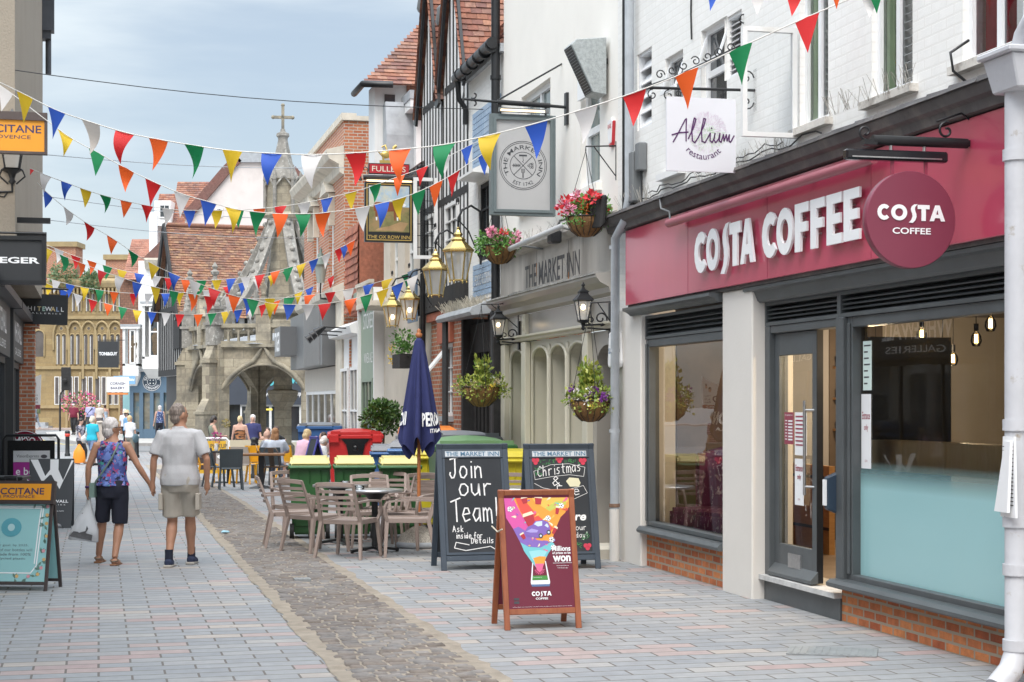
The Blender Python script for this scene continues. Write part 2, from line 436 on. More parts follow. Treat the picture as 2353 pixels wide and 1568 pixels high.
# ================================================================= the ground
M_PAVE = brick('granite_setts_paving',0,0,(.125,.11,.098),w=.42,h=.185,ms=.0075,rough=.7,bump=.35,plane='floor',rot=-TH,var=.16,msm=.0,
    ramp=[(0,(.258,.271,.284)),(.22,(.283,.294,.303)),(.40,(.302,.308,.312)),(.58,(.273,.285,.296)),(.74,(.365,.295,.28)),(.83,(.385,.345,.31)),(.90,(.34,.335,.325)),(.95,(.35,.27,.26))],
    dirt=(.235,.23,.225),dt=(.48,.95))
M_ASPH = mat('road_asphalt',(.20,.205,.21),.9,.12,1.2,.4,120,stain=(.26,.25,.24),st=(.5,.8))
M_SAND = mat('sandy_joint',(.30,.26,.21),.95,.18,7,.8,70,stain=(.22,.18,.14),st=(.5,.75),ss=4)
M_SLAB = mat('pavement_slabs',(.40,.385,.36),.85,.1,2,.2,40,stain=(.30,.28,.26),st=(.5,.8))
M_KERB = mat('granite_kerb',(.36,.345,.33),.8,.15,8,.3,50)
ys = [-20,-5,0,28]+[28+2*i for i in range(1,34)]+[120,160,260,700]
xs = [-500,-120,-60,-30,-10,0,10,30,60,120,500]
g = MB()
g.add([(x,y,gz(y)) for y in ys for x in xs],[(j*len(xs)+i,j*len(xs)+i+1,(j+1)*len(xs)+i+1,(j+1)*len(xs)+i) for j in range(len(ys)-1) for i in range(len(xs)-1)])
tag(g.build('ground',M_PAVE),kind='structure')
# road across the far end
r = MB();rows = [71,74,78,82,86,90,94,100,115]
r.add([p for y in rows for p in ((-90,y,gz(y)+.004),(-3+(y-71)*.1,y,gz(y)+.004))],[(2*i,2*i+1,2*i+3,2*i+2) for i in range(len(rows)-1)])
tag(r.build('road',M_ASPH),kind='structure')
yl = MB()                                   # double yellow line round the corner
for dx in (0,.25):
    pts = [(-19.9-dx,78.6-dx),(-21.2-dx,80.4),(-22.9-dx,84),(-24.4-dx,88),(-25.6-dx,92)]
    for (a,b),(c,d) in zip(pts,pts[1:]): yl.quad((a-.06,b,gz(b)+.008),(a+.06,b,gz(b)+.008),(c+.06,d,gz(d)+.008),(c-.06,d,gz(d)+.008))
tag(yl.build('road_marking',mat('yellow_road_paint',(.55,.44,.16),.8,.2,6)),kind='structure')
pv = MB()
edge = [(-3,77.5),(-17,77.8),(-19.4,78.6),(-20.6,80.4),(-22.3,84),(-23.8,88),(-25,92),(-27,99),(-27,110),(-3,110)]
top = [(x,y,gz(y)+.13) for x,y in edge];bot = [(x,y,gz(y)-.2) for x,y in edge]
pv.use(M_SLAB).quad(*top)
pv.use(M_KERB)
for i in range(8): pv.quad(bot[i+1],bot[i],top[i],top[i+1])
for (a,b),(c,d) in zip(edge[:7],edge[1:8]):
    pv.bar((a,b+.07,gz(b)+.06),(c,d+.07,gz(d)+.06),.16,.155)
tag(pv.build('pavement'),kind='structure')
bp = MB();bp.box(-75,-27,114.5,118.3,-.1,.12)
tag(bp.build('bank_pavement',mat('pinkish_pavement',(.40,.33,.30),.85,.1,2)),kind='structure')
# sett channel down the street
def chan(x,y,z=0):                        # street frame -> world
    return Vector((-1.62+x*CS-(y)*SN,10.9+x*SN+y*CS,z+gz(10.9+x*SN+y*CS)))
sd = MB();rs_ = random.Random(2);J = [(-6+i*.16,.485+rs_.uniform(-.025,.02),1.545+rs_.uniform(-.02,.035)) for i in range(330)]
for (a,l,r_),(b,l2,r2) in zip(J,J[1:]): sd.quad(chan(l,a,.004),chan(r_,a,.004),chan(r2,b,.004),chan(l2,b,.004))
tag(sd.build('sand_strip',M_SAND),kind='structure')
M_SETT = tilemat('channel_setts',[(.165,.14,.122),(.20,.168,.145),(.20,.195,.193),(.215,.18,.152),(.175,.165,.16),(.255,.235,.22)],lichen=(.225,.20,.175),la=(.5,.75))
st = MB();y = -4.5;rnd = random.Random(3)
while y < 42:
    d = rnd.uniform(.085,.115) if y < 30 else .16
    x = .60+rnd.uniform(-.03,.03)
    while x < 1.38:
        w = rnd.uniform(.10,.19)
        if rnd.random() > .03:
            x0,x1,y0,y1 = x+.009,min(x+w,1.46)-.009,y+.009+rnd.uniform(-.008,.008),y+d-.008+rnd.uniform(-.008,.008)
            h = rnd.uniform(.008,.020);e = .018;t = rnd.uniform(-.006,.006)
            V = [chan(x0,y0),chan(x1,y0),chan(x1,y1),chan(x0,y1),
                 chan(x0+.004,y0+.004,h*.7),chan(x1-.004,y0+.004,h*.7),chan(x1-.004,y1-.004,h*.7),chan(x0+.004,y1-.004,h*.7),
                 chan(x0+e,y0+e,h+t),chan(x1-e,y0+e,h-t),chan(x1-e,y1-e,h-t),chan(x0+e,y1-e,h+t)]
            F = [(8,9,10,11)]
            for k in range(4): j = (k+1) % 4;F += [(k,j,j+4,k+4),(k+4,j+4,j+8,k+8)]
            st.add(V,F,True)
        x += w
    y += d
tag(st.build('sett_channel',M_SETT),kind='structure')
# ================================================================= white brick coffee shop
M_RED = mat('crimson_fascia',(.50,.06,.115),.28,.05,.7,stain=(.42,.06,.10),st=(.45,.8),ss=.7,streak=True,coat=.5)
M_REDM = mat('maroon_sign',(.28,.045,.08),.35,.06,2)
M_PIL = mat('cream_pilaster',(.70,.67,.625),.6,.03,1.5,.15,30,stain=(.62,.57,.50),st=(.62,.85),streak=True)
M_CORN = mat('weathered_dark_cornice',(.095,.09,.09),.6,.25,5,.3,30,stain=(.19,.17,.155),st=(.5,.75),ss=3)
M_SILLB = mat('stone_sill',(.62,.59,.54),.85,.15,6,.4,40,stain=(.24,.21,.18),st=(.5,.7),ss=5)
CO = fthing('coffee_shop','white painted brick coffee shop with a long crimson fascia and dark grey shopfront','building')
S0,S1 = -.49,11.5
# upper wall, openings: (s0,s1,z0,z1)
WA = (fx(1838),fx(1903),4.05,5.30);WB = (fx(2003),fx(2097),4.05,5.45);WC = (fx(2212),fx(2352),4.05,5.45)
WD = (2.25,2.95,4.5,5.38);WE = (1.17,1.72,4.13,5.32);WL = (.22,.72,4.72,5.55)
VL = (fx(1665),fx(1704),4.78,5.36)
m = MB();holes(m,S0,S1,3.84,8.2,[WA,WB,WC,WD,WE,WL,VL],0,.2)
m.quad((S0,0,-.1),(S0,0,8.2),(S0,6,8.2),(S0,6,-.1));m.quad((S1,6,0),(S1,6,8.2),(S1,0,8.2),(S1,0,0))
m.build('wall',M_WHITEBRICK,CO)
m = MB();m.box(S0-.05,S1,-.1,.3,8.2,8.5);m.quad((S0,.3,8.4),(S1,.3,8.4),(S1,6,10.5),(S0,6,10.5));m.build('roof',M_LEAD,CO)
M_BLIND = mat('white_slat_blind',(.78,.78,.76),.5,.04)
M_GREENC = mat('green_curtain',(.46,.62,.38),.9,.1,6)
def sash_case(w,blind=True):
    a,b,c,d = w
    f = window(CO,a,b,c,d,.045,M_UPVC,M_CLEAR,2,1,.05,.06,dep=.05)
    MB().box(a-.09,b+.09,-.07,.044,c-.06,c-.003).build('sill',M_SILLB,f)
    m = MB();m.use(M_BLIND);n = int((d-c)/.06)
    if blind:
        for i in range(n): z = c+.06+i*.06;m.quad((a+.17,.135,z),(b-.05,.135,z),(b-.05,.105,z+.042),(a+.17,.105,z+.042))
        m.build('blind',None,f)
        m = MB();m.box(a+.03,a+.19,.10,.12,c+.02,d);m.build('curtain',M_GREENC,f)
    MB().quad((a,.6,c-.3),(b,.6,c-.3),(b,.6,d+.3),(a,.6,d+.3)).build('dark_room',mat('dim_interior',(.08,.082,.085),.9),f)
sash_case(WA);sash_case(WB);sash_case(WC,False)
a,b,c,d = WC
m = MB();m.box(a+.06,a+.36,.14,.2,c,d);m.build('curtain',mat('crimson_curtain',(.33,.03,.05),.9,.2,9,.3,20),CO)
for w in (WD,WE):
    f = window(CO,*w,.05,M_UPVC,M_DARKGLASS,1,2,.05,.045,dep=.05,sill=None)
    a,b,c,d = w;MB().box(a-.08,b+.08,-.08,.049,c-.07,c-.003).build('sill',M_WHITE,f)
    mm = MB()
    for q in ((a+.04,a+.07),(b-.07,b-.04)): mm.hexa([(q[0],-.07,d-.36),(q[1],-.07,d-.36),(q[1],-.05,d-.36),(q[0],-.05,d-.36)],[(q[0],.03,d-.07),(q[1],.03,d-.07),(q[1],.05,d-.07),(q[0],.05,d-.07)])
    mm.box(a+.04,b-.04,-.075,-.05,d-.39,d-.35);mm.build('top_light',M_UPVC,f)
def louvre(w,fm,sm,n,y=.05,name='louvre',ang=.05,dep=.1):
    a,b,c,d = w;e = .03;m = MB()
    m.box(a,a+e,y-.03,y+dep,c,d);m.box(b-e,b,y-.03,y+dep,c,d);m.box(a+e,b-e,y-.03,y+dep,d-e,d);m.box(a+e,b-e,y-.03,y+dep,c,c+e)
    f = m.build(name,fm,CO);m = MB();h = (d-c-2*e)/n
    for i in range(n):
        z = c+e+h*i;m.hexa([(a+e,y-.02,z),(b-e,y-.02,z),(b-e,y-.01,z-.008),(a+e,y-.01,z-.008)],[(a+e,y+ang,z+h*.72),(b-e,y+ang,z+h*.72),(b-e,y+ang+.01,z+h*.72-.01),(a+e,y+ang+.01,z+h*.72-.01)])
    m.build('slats',sm,f)
    MB().quad((a,y+dep-.005,c),(b,y+dep-.005,c),(b,y+dep-.005,d),(a,y+dep-.005,d)).build('back_plate',M_BLACK,f)
    return f
louvre(WL,M_UPVC,M_UPVC,5);louvre(VL,M_UPVC,M_UPVC,10)
# the open outward casement of the window left of centre
a = WA[0];o1 = offat(a,1705);f = MB();t = .04;z0,z1 = fz(1705,308,o1)-.02,fz(1705,60,o1)
f.box(a-.03,a+.02,-o1,-o1+t,z0,z1);f.box(a-.03,a+.02,-.03-t,-.03,z0,z1);f.box(a-.03,a+.02,-o1+t,-.03-t,z1-t,z1);f.box(a-.03,a+.02,-o1+t,-.03-t,z0,z0+t)
f = f.build('open_casement',M_WHITE,CO)
MB().quad((a,-o1+t*.5,z0+.02),(a,-.03,z0+.02),(a,-.03,z1-.02),(a,-o1+t*.5,z1-.02)).build('pane',M_CLEAR,f)
# old dark moulded cornice with lead flashing
FT,FB = 3.655,2.835
pr = [(-.04,FT+.01),(-.10,FT+.02),(-.12,FT+.08),(-.16,FT+.10),(-.19,FT+.16),(-.19,FT+.19),(.02,FT+.23),(.02,FT+.01)]
m = MB();m.loft(pr,S0-.06,8.3);cor = m.build('cornice',M_CORN,CO)
m = MB();k = S0-.06
while k < 8.25:
    e = min(k+random.uniform(.25,.5),8.3);j = random.uniform(0,.018)
    m.hexa([(k,-.205-j,FT+.17),(e,-.205-j,FT+.17),(e,.02,FT+.215),(k,.02,FT+.215)],[(k,-.20,FT+.20+j),(e,-.20,FT+.20),(e,.02,FT+.25),(k,.02,FT+.25+j)]);k = e
m.build('flashing',M_CORN,cor)
m = MB();m.box(-.02,8.35,-.03,.05,FB-.03,FT+.01);m.build('fascia_board',M_CORN,CO)
m = MB();m.box(0,8.3,-.065,-.03,FB,FT);fa = m.build('fascia',M_RED,CO,bevel=.004)
m = MB()
for x in (2.05,4.1,6.15): m.box(x-.002,x+.002,-.067,-.064,FB+.01,FT-.01)
m.build('panel_joint',M_REDM,fa)
# raised white letters
def cpoly():
    P = [];n = 12
    for k in range(n+1): t = radians(42)+(radians(318)-radians(42))*k/n;P.append((.56+.56*cos(t),.5+.5*sin(t)))
    for k in range(n+1): t = radians(312)+(radians(48)-radians(312))*k/n;P.append((.60+.27*cos(t),.5+.24*sin(t)))
    return P
def spoly():
    L = [(.98,1.04),(.62,1.02),(.36,.90),(.26,.74),(.30,.58),(.40,.44),(.44,.28),(.34,.08),(.05,-.12)]
    Rr = [(.46,-.14),(.74,.04),(.86,.24),(.84,.42),(.74,.58),(.68,.72),(.72,.86),(.98,1.04)]
    return L+Rr[:-1]
def oring(m,cx,cz,rx,rz,y,ext,kx=.5,kz=.52,n=28):
    V = [];
    for k in range(n):
        t = 2*pi*k/n
        for q,(a,b) in enumerate(((rx,rz),(rx*kx,rz*kz))):
            V += [(cx+a*cos(t),y-ext,cz+b*sin(t)),(cx+a*cos(t),y,cz+b*sin(t))]
    Fs = []
    for k in range(n):
        a,b = 4*k,4*((k+1) % n)
        Fs += [(a,b,b+2,a+2)[::-1],(a,a+1,b+1,b),(a+2,b+2,b+3,a+3)]
    m.add(V,[f for f in Fs])
def aglyph(m,x,z,w,h,y,ext):
    m.prism([(x,z),(x+w*.27,z),(x+w*.345,z+h*.2),(x+w*.5,z+h*.2),(x+w*.5,z+h*.42),(x+w*.42,z+h*.42),(x+w*.5,z+h*.74),(x+w*.5,z+h),(x+w*.36,z+h)],y-ext,y)
    m.prism([(x+w,z),(x+w*.73,z),(x+w*.655,z+h*.2),(x+w*.5,z+h*.2),(x+w*.5,z+h*.42),(x+w*.58,z+h*.42),(x+w*.5,z+h*.74),(x+w*.5,z+h),(x+w*.64,z+h)],y-ext,y)
def fglyph(m,x,z,w,h,y,ext,e=False):
    P = [(0,0),(.42,0),(.42,.40),(.86,.40),(.86,.60),(.42,.60),(.42,.80),(1,.80),(1,1),(0,1)]
    if e: P = [(0,0),(1,0),(1,.2),(.42,.2),(.42,.4),(.9,.4),(.9,.6),(.42,.6),(.42,.8),(1,.8),(1,1),(0,1)]
    m.prism([(x+a*w,z+b*h) for a,b in P],y-ext,y)

lz0,hC,LY,LE = 3.0,.395,-.10,.020
def letter(x0,x1,kind,sq=.90):
    a,b = fx(x0,.135),fx(x1,.135);w = (b-a)*sq;m = MB()
    if kind == 'C': m.prism([(a+p*w,lz0+q*hC) for p,q in cpoly()],LY-LE,LY)
    elif kind == 'O': oring(m,a+w/2,lz0+hC/2,w/2,hC/2,LY,LE)
    elif kind == 'S': m.prism([(a+p*w*1.05,lz0+q*hC) for p,q in spoly()],LY-LE,LY)
    elif kind == 'T': m.prism([(a+p*w,lz0+q*hC) for p,q in [(0,1),(1,1),(1,.74),(.7,.74),(.7,0),(.3,0),(.3,.74),(0,.74)]],LY-LE,LY)
    elif kind == 'A': aglyph(m,a,lz0,w,hC,LY,LE)
    else: fglyph(m,a,lz0,w,hC,LY,LE,kind == 'E')
    m.build('letter',M_LETTER,CO)
    m = MB()
    for q in (.3,.7): m.cyl((a+w*.35,LY,lz0+hC*q),(a+w*.35,-.06,lz0+hC*q),.008,n=6)
    m.build('letter_peg',M_STEEL,CO)
for k,x0,x1 in (('C',1592,1621),('O',1619,1650),('S',1651,1673),('T',1672,1700),('A',1697,1732),('C',1747,1783),('O',1780,1821),('F',1822,1857),('F',1858,1894),('E',1895,1933),('E',1934,1974)): letter(k and x0,x1,k)
# folded awning tube along the top of the fascia
a,b = fx(1530,.2),fx(2000,.2)
m = MB();m.cyl((a,-.17,FT-.10),(b,-.17,FT-.10),.042,n=14)
for k in range(5):
    q = a+.3+(b-a-.6)*k/4;m.box(q-.02,q+.02,-.15,-.06,FT-.11,FT-.08)
m.build('light_tube',mat('dusky_pink_metal',(.36,.10,.13),.35,.05,3),CO)
m = MB();m.tube([(a+.05,-.17,FT-.1),(a-.03,-.15,FT+.02),(a-.12,-.21,FT+.06),(a-.2,-.20,FT+.2)],.012);m.build('cable',M_GREY2,CO)
# ground storey: cream pilasters
for a,b in ((S0,.34),(2.83,3.58)): MB().box(a,b,0,.4,-.1,FB-.03).build('pilaster',M_PIL,CO,bevel=.012)
m = MB();m.box(8.28,11.5,0,.4,-.1,3.84);m.build('pilaster',M_PIL,CO)
def mould(s0,s1,y,z0,z1): m = MB();m.loft([(y,z0),(y-.05,z0),(y-.07,z0+.02),(y-.10,z1-.045),(y-.14,z1-.03),(y-.14,z1),(y,z1)],s0,s1);return m
mould(.06,2.80,.02,2.715,FB-.035).build('moulding',M_GREY,CO)
mould(fx(1735,-.1),8.28,.12,2.66,2.80).build('moulding',M_GREY,CO)
MB().box(3.585,8.28,.11,.4,2.80,FB-.035).build('soffit_board',M_GREY,CO)
# left window bay
louvre((.345,2.825,2.45,2.70),M_GREY,M_GREY,4,.08)
def shopwin(s0,s1,z0,z1,y,name='shop_window'):
    m = MB();e = .085
    for (a,b) in ((s0,s0+e),(s1-e,s1)):
        m.box(a,b,y,y+.12,z0,z1);m.box(a+.02,b-.02,y-.018,y,z0+.05,z1-.05)
    m.box(s0+e,s1-e,y+.002,y+.12,z1-e,z1);m.box(s0+e,s1-e,y+.002,y+.12,z0,z0+.05)
    f = m.build(name,M_GREY,CO,bevel=.006)
    MB().quad((s0+.04,y+.08,z0+.02),(s1-.04,y+.08,z0+.02),(s1-.04,y+.08,z1-.02),(s0+.04,y+.08,z1-.02)).build('pane',M_GLASS,f);return f
M_BRW = brick('orange_red_brick',(.40,.10,.04),(.66,.25,.09),(.34,.29,.22),w=.205,h=.075,ms=.011,bump=1.,dirt=(.14,.085,.065),dt=(.58,.85),var=.4)
w1 = shopwin(.345,2.825,.44,2.45,.06)
m = MB();m.box(.345,2.825,.07,.4,-.1,.36);m.build('brick_stall_riser',M_BRW,CO)
m = MB();m.loft([(.30,.365),(-.035,.365),(-.05,.38),(-.05,.40),(-.02,.435),(.30,.44)],.342,2.828);m.build('sill',M_GREY,CO)
# right bay
XD0,XD1,XM0,XM1 = 3.585,fx(1875,-.14),fx(1930,-.14),fx(1953,-.14)
m = MB();m.box(XD0,XD0+.11,.12,.30,.22,2.45);m.box(XD0+.11,XM0,.13,.30,2.38,2.45);m.build('door_frame',M_GREY,CO,bevel=.006)
m = MB();m.box(XM0,XM1-.05,.10,.32,.32,2.45);m.build('mullion',M_GREY,CO,bevel=.008)
louvre((XD0+.004,XM0+.02,2.45,2.66),M_GREY,M_GREY,4,.15);louvre((XM0+.024,8.28,2.45,2.66),M_GREY,M_GREY,4,.15)
XL0 = XD0+.11;XL1 = XL0+.92;yd = .17
dr = MB();st_ = .11
dr.box(XL0,XL0+st_,yd,yd+.05,.24,2.375);dr.box(XL1-.09,XL1,yd,yd+.05,.24,2.375);dr.box(XL0+st_,XL1-.09,yd,yd+.05,2.18,2.375);dr.box(XL0+st_,XL1-.09,yd,yd+.05,.24,.52)
door = dr.build('door',M_GREY,CO,bevel=.005)
MB().quad((XL0+st_-.01,yd+.025,.5),(XL1-.08,yd+.025,.5),(XL1-.08,yd+.025,2.2),(XL0+st_-.01,yd+.025,2.2)).build('pane',M_GLASS,door)
m = MB();xh = XL1-.13
for yy,sg in ((yd-.055,1),(yd+.10,-1)):
    m.cyl((xh,yy,.98),(xh,yy,1.78),.014,n=10)
    for z in (1.05,1.70): m.cyl((xh,yy,z),(xh+.09,yd+.02,z),.010,n=8)
m.build('handle',M_STEEL,door)
m = MB();m.box(XL0+.33,XL0+.60,yd-.012,yd,.30,.45);m.box(XL0+.37,XL0+.56,yd-.02,yd-.012,.34,.41);m.build('letter_plate',M_STEEL,door)
m = MB();m.loft([(yd,.24),(yd-.07,.235),(yd-.07,.265),(yd,.34)],XL0,XL1+.03);m.build('weather_bar',M_GREY,door)
m = MB();m.box(XL1,XL1+.012,yd-.002,yd+.054,.24,2.375);m.build('lock_edge',M_BLACK,door)
# second leaf folded back inside
MB().box(XM0-.06,XM0-.02,.34,1.14,.24,2.3).build('open_door',M_GREY,CO)
m = MB();m.box(XD0+.003,XM0+.06,.115,.5,-.1,.18);m.build('door_step',M_GREY,CO)
m = MB();m.box(XD0+.002,XM0+.06,.06,.5,.182,.225);m.build('threshold',mat('worn_threshold',(.55,.55,.54),.5,.2,8),CO)
XW0 = XM1-.045
w2 = shopwin(XW0,8.28,.34,2.45,.14)
m = MB();m.box(XM0+.062,8.28,.13,.45,-.1,.275);m.build('brick_stall_riser',M_BRW,CO)
m = MB();m.loft([(.40,.278),(.03,.278),(.015,.29),(.015,.315),(.05,.34),(.13,.345),(.40,.35)],XM0+.005,8.28);m.build('sill',M_GREY,CO)
# frosted film on the lower half of the big window
fm,t,p,o = _nodes('frosted_film')
tc = _N(t,'TexCoord').outputs['Object'];sp = _N(t,'SeparateXYZ');t.links.new(tc,sp.inputs[0])
p.inputs['Base Color'].default_value = (.34,.58,.60,1);p.inputs['Roughness'].default_value = .12
tr = _N(t,'BsdfTransparent');mx = _N(t,'MixShader');t.links.new(_rng(t,sp.outputs[2],1.08,1.30,.97,.0),mx.inputs[0])
t.links.new(tr.outputs[0],mx.inputs[1]);t.links.new(p.outputs[0],mx.inputs[2]);t.links.new(mx.outputs[0],o.inputs[0])
MB().quad((XW0+.085,.214,.38),(8.2,.214,.38),(8.2,.214,1.5),(XW0+.085,.214,1.5)).build('frosted_film',fm,w2)
# the room behind the glass
m = MB();m.use(mat('cafe_floor',(.20,.15,.11),.5,.2,3)).box(.1,8.6,.5,6,.0,.22)
m.use(mat('cafe_wall',(.34,.31,.27),.9,.06,2)).quad((.1,6,.2),(8.6,6,.2),(8.6,6,2.75),(.1,6,2.75));m.quad((.1,2.95,.2),(.1,6,.2),(.1,6,2.75),(.1,2.95,2.75));m.quad((8.6,6,.2),(8.6,.5,.2),(8.6,.5,2.75),(8.6,6,2.75))
m.use(mat('cafe_ceiling',(.12,.11,.105),.9,.05,2)).box(.1,8.6,.45,6,2.75,2.83)
m.use(mat('dark_panel',(.075,.058,.046),.6,.3,2)).box(.05,.12,2.3,2.95,.2,2.75);m.use(mat('grey_partition',(.30,.30,.31),.8,.05,2)).box(.05,.1,1.75,2.3,.2,2.75);m.use(mat('brown_wall',(.11,.075,.05),.8,.3,2)).box(.05,.1,.5,1.75,.2,2.75)
m.build('room',None,CO)
rk = random.Random(3)
for z in (1.45,1.8,2.15):
    sh = MB().box(.12,.34,2.34,2.92,z,z+.025).build('shelf',wood('oak_panel',(.33,.17,.065),(.44,.25,.10),.45),CO)
    m = MB()
    for q in range(7): m.use([M_LETTER,M_REDM,M_GREY2][rk.randrange(3)]).lathe([(.022,0),(.032,.10)],(.22,2.38+q*.08,z+.026),8)
    m.build('cups',None,sh)
M_OAK = wood('oak_panel',(.33,.17,.065),(.44,.25,.10),.45)
m = MB();m.box(.3,1.9,1.5,1.56,.22,1.12);cf = m.build('counter_front',M_OAK,CO)
for z in (.48,1.0): MB().box(.3,1.9,1.49,1.499,z-.015,z+.015).build('trim',M_BLACK,cf)
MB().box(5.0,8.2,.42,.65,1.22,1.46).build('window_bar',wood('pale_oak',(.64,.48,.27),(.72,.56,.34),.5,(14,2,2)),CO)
# notices stuck to the glass and the door
M_PAPER = mat('white_paper',(.80,.81,.82),.6,.02);M_INK = mat('dark_ink',(.06,.06,.07),.7);M_MARINK = mat('maroon_ink',(.30,.03,.06),.6)
def notice(name,s0,s1,z0,z1,y,pm,par):
    return MB().box(s0,s1,y-.002,y,z0,z1).build(name,pm,par)
n = notice('notice',XW0+.10,XW0+.275,1.24,1.83,.215,M_PAPER,w2)
cxx = XW0+.187;m = MB();m.text('Entrance',cxx,1.66,.14,.06,.2125,bold=.02);m.text('only',cxx,1.56,.075,.06,.2125,bold=.02);m.text('COSTA',cxx,1.30,.05,.018,.2125);m.build('notice_text',M_MARINK,n)
n = notice('notice',XW0+.13,XW0+.285,1.86,2.25,.215,mat('pale_green_paper',(.62,.74,.70),.6,.02),w2)
m = MB()
for k in range(7): m.box(XW0+.15,XW0+.15+random.uniform(.06,.12),.2122,.2128,2.22-k*.05-.012,2.22-k*.05)
m.build('notice_text',M_INK,n)
n = notice('notice',XL0+.47,XL0+.66,.88,1.28,yd-.004,M_PAPER,door);m = MB();m.text('Entrance',XL0+.565,1.20,.15,.055,yd-.008,bold=.02);m.text('only',XL0+.565,1.12,.08,.055,yd-.008,bold=.02);m.text('COSTA',XL0+.565,.93,.05,.016,yd-.008);m.build('notice_text',M_MARINK,n)
n = notice('notice',XL0+.47,XL0+.72,1.31,1.68,yd-.004,M_PAPER,door);m = MB()
for k in range(8): m.box(XL0+.49,XL0+.49+random.uniform(.12,.21),yd-.0086,yd-.0066,1.65-k*.035-.012,1.65-k*.035)
m.build('notice_text',M_MARINK,n)
n = notice('notice',XL0+.24,XL0+.44,1.40,1.68,yd-.004,M_REDM,door);m = MB();m.text('Our opening times',XL0+.34,1.655,.17,.018,yd-.008)
for k in range(7):
    m.box(XL0+.26,XL0+.30,yd-.0086,yd-.0066,1.61-k*.027-.008,1.61-k*.027);m.box(XL0+.33,XL0+.42,yd-.0086,yd-.0066,1.61-k*.027-.014,1.61-k*.027)
m.build('notice_text',M_LETTER,n)
# hand gel dispenser on the mullion
gd = fthing('gel_dispenser','small dark hand gel dispenser with a white front, on the post by the door','dispenser',XM0-.03,-.12,.86)
m = MB();m.hexa([(-.02,-.10,.04),(.05,-.10,.04),(.05,.0,.0),(-.02,.0,.0)],[(-.02,-.10,.30),(.05,-.10,.30),(.05,.0,.34),(-.02,.0,.34)]);m.build('case',mat('navy_plastic',(.03,.05,.08),.35),gd,bevel=.012)
MB().box(-.015,.045,-.112,-.101,.07,.28).build('front',M_LETTER,gd)
# hairline pigeon spikes along the ledge
def spikes(par,s0,s1,y,z,h=.14,dens=26,lean=.06,mtl=None):
    m = MB()
    for i in range(int((s1-s0)*dens)):
        x = s0+(s1-s0)*random.random();q = Vector((x,y,z));e = q+Vector((random.uniform(-.07,.07),random.uniform(-.10,.05),h*random.uniform(.7,1.1)))
        m.tube([q,e],.0022,3,caps=False)
    return m.build('bird_spikes',mtl or mat('spike_wire',(.42,.40,.36),.5),par)
spikes(CO,-.2,.9,-.06,FT+.24,.2,40);spikes(CO,2.3,4.6,-.05,FT+.24,.16,26);spikes(CO,5.4,6.9,-.1,FT+.36,.16,30)
# wires clipped along the cornice
m = MB();P_ = []
for i in range(40): P_.append((.1+i*.13,-.03+random.uniform(-.012,.008),FT+.30+.02*sin(i*.9)+random.uniform(-.012,.012)))
m.tube(P_,.007,5);m.tube([(x,y-.01,z+.04+random.uniform(-.02,.02)) for x,y,z in P_[5:34]],.006,5);m.build('cable',M_BLACK,CO)
m = MB();m.tube([(fx(1598),-.012,8),(fx(1590),-.012,5.6),(fx(1592),-.014,5.35)],.009,5);m.build('cable',M_BLACK,CO)
# pendant bulbs in the window
M_BULB = mat('bulb_filament',(1.,.62,.22),.3,0,emit=9)
for x,y,d in ((2118,766,.9),(2243,776,1.1),(2276,741,.8),(2166,822,1.5),(2190,822,1.5),(2012,826,2.2)):
    o_ = -d;q = fw(fx(x,o_),o_,fz(x,y,o_));L = thing('pendant_bulb','x','lamp',q,RZ,'glowing bulbs hanging in the shop window')
    MB().lathe([(.0,-.075),(.03,-.068),(.045,-.03),(.040,.01),(.018,.045),(.016,.06)],n=14).build('globe',M_CLEAR,L)
    m = MB()
    for k in range(4): m.cyl((.012*cos(k*1.6),.012*sin(k*1.6),-.045),(.010*cos(k*1.6),.010*sin(k*1.6),.025),.004,n=5)
    m.build('filament',M_BULB,L)
    m = MB();m.cyl((0,0,.05),(0,0,.11),.02,n=10);m.cyl((0,0,.1),(0,0,2.74-q.z),.004,n=5);m.build('flex',M_BLACK,L)
    if x in (2118,2166,2012):
        pl = bpy.data.lights.new('bulb_light','POINT');pl.energy = 45;pl.color = (1,.74,.46);pl.shadow_soft_size = .05;po = bpy.data.objects.new('bulb_light',pl);COL.objects.link(po);po.parent = L;po.location = (0,0,-.12)
    L['label'] = {2118: 'glowing pendant bulb nearest the middle of the window, hung under a dark shade',2243: 'glowing bulb by the pale wall, lower of the right pair',2276: 'glowing bulb hung highest, nearest the white drainpipe',2166: 'left one of two glowing bulbs hung side by side',2190: 'right one of two glowing bulbs hung side by side',2012: 'small glowing bulb farthest inside, near the notices'}[x]
# wing chairs behind the left window
M_CHINTZ = printed('purple_leaf_cloth',[((.20,.04,.13),)+(0,0,0),((.50,.34,.42),.58,.62,26)],stretch=(1,1,.6))
def wing_chair(s,off,rz,lab):
    c = fthing('wing_chair',lab,'armchair',s,off,.22,'leaf patterned wing chairs in the window',rz)
    m = MB();m.box(-.36,.36,-.36,.36,.22,.44);m.build('seat',M_CHINTZ,c,bevel=.04,seg=2)
    m = MB();P = []
    for i in range(15):
        t = -1.25+2.5*i/14;P.append((.40*sin(t),.36*cos(t)-.02))
    V = [];F = []
    for i,(x,y) in enumerate(P):
        h = 1.12-.12*abs(i-7)/7
        for r,zz in ((1,.25),(1.02,h-.05),(.94,h),(.82,h-.05),(.80,.3)): V.append((x*r,y*r,zz))
    for i in range(14):
        for k in range(4): F.append((i*5+k,i*5+5+k,i*5+6+k,i*5+k+1))
    m.add(V,F,True);m.build('backrest',M_CHINTZ,c)
    for x in (-.28,.28):
        for y in (-.28,.28): MB().cyl((x,y,.22),(x*1.1,y*1.1,0),.025,.018,8).build('leg',M_OAK,c)
    return c
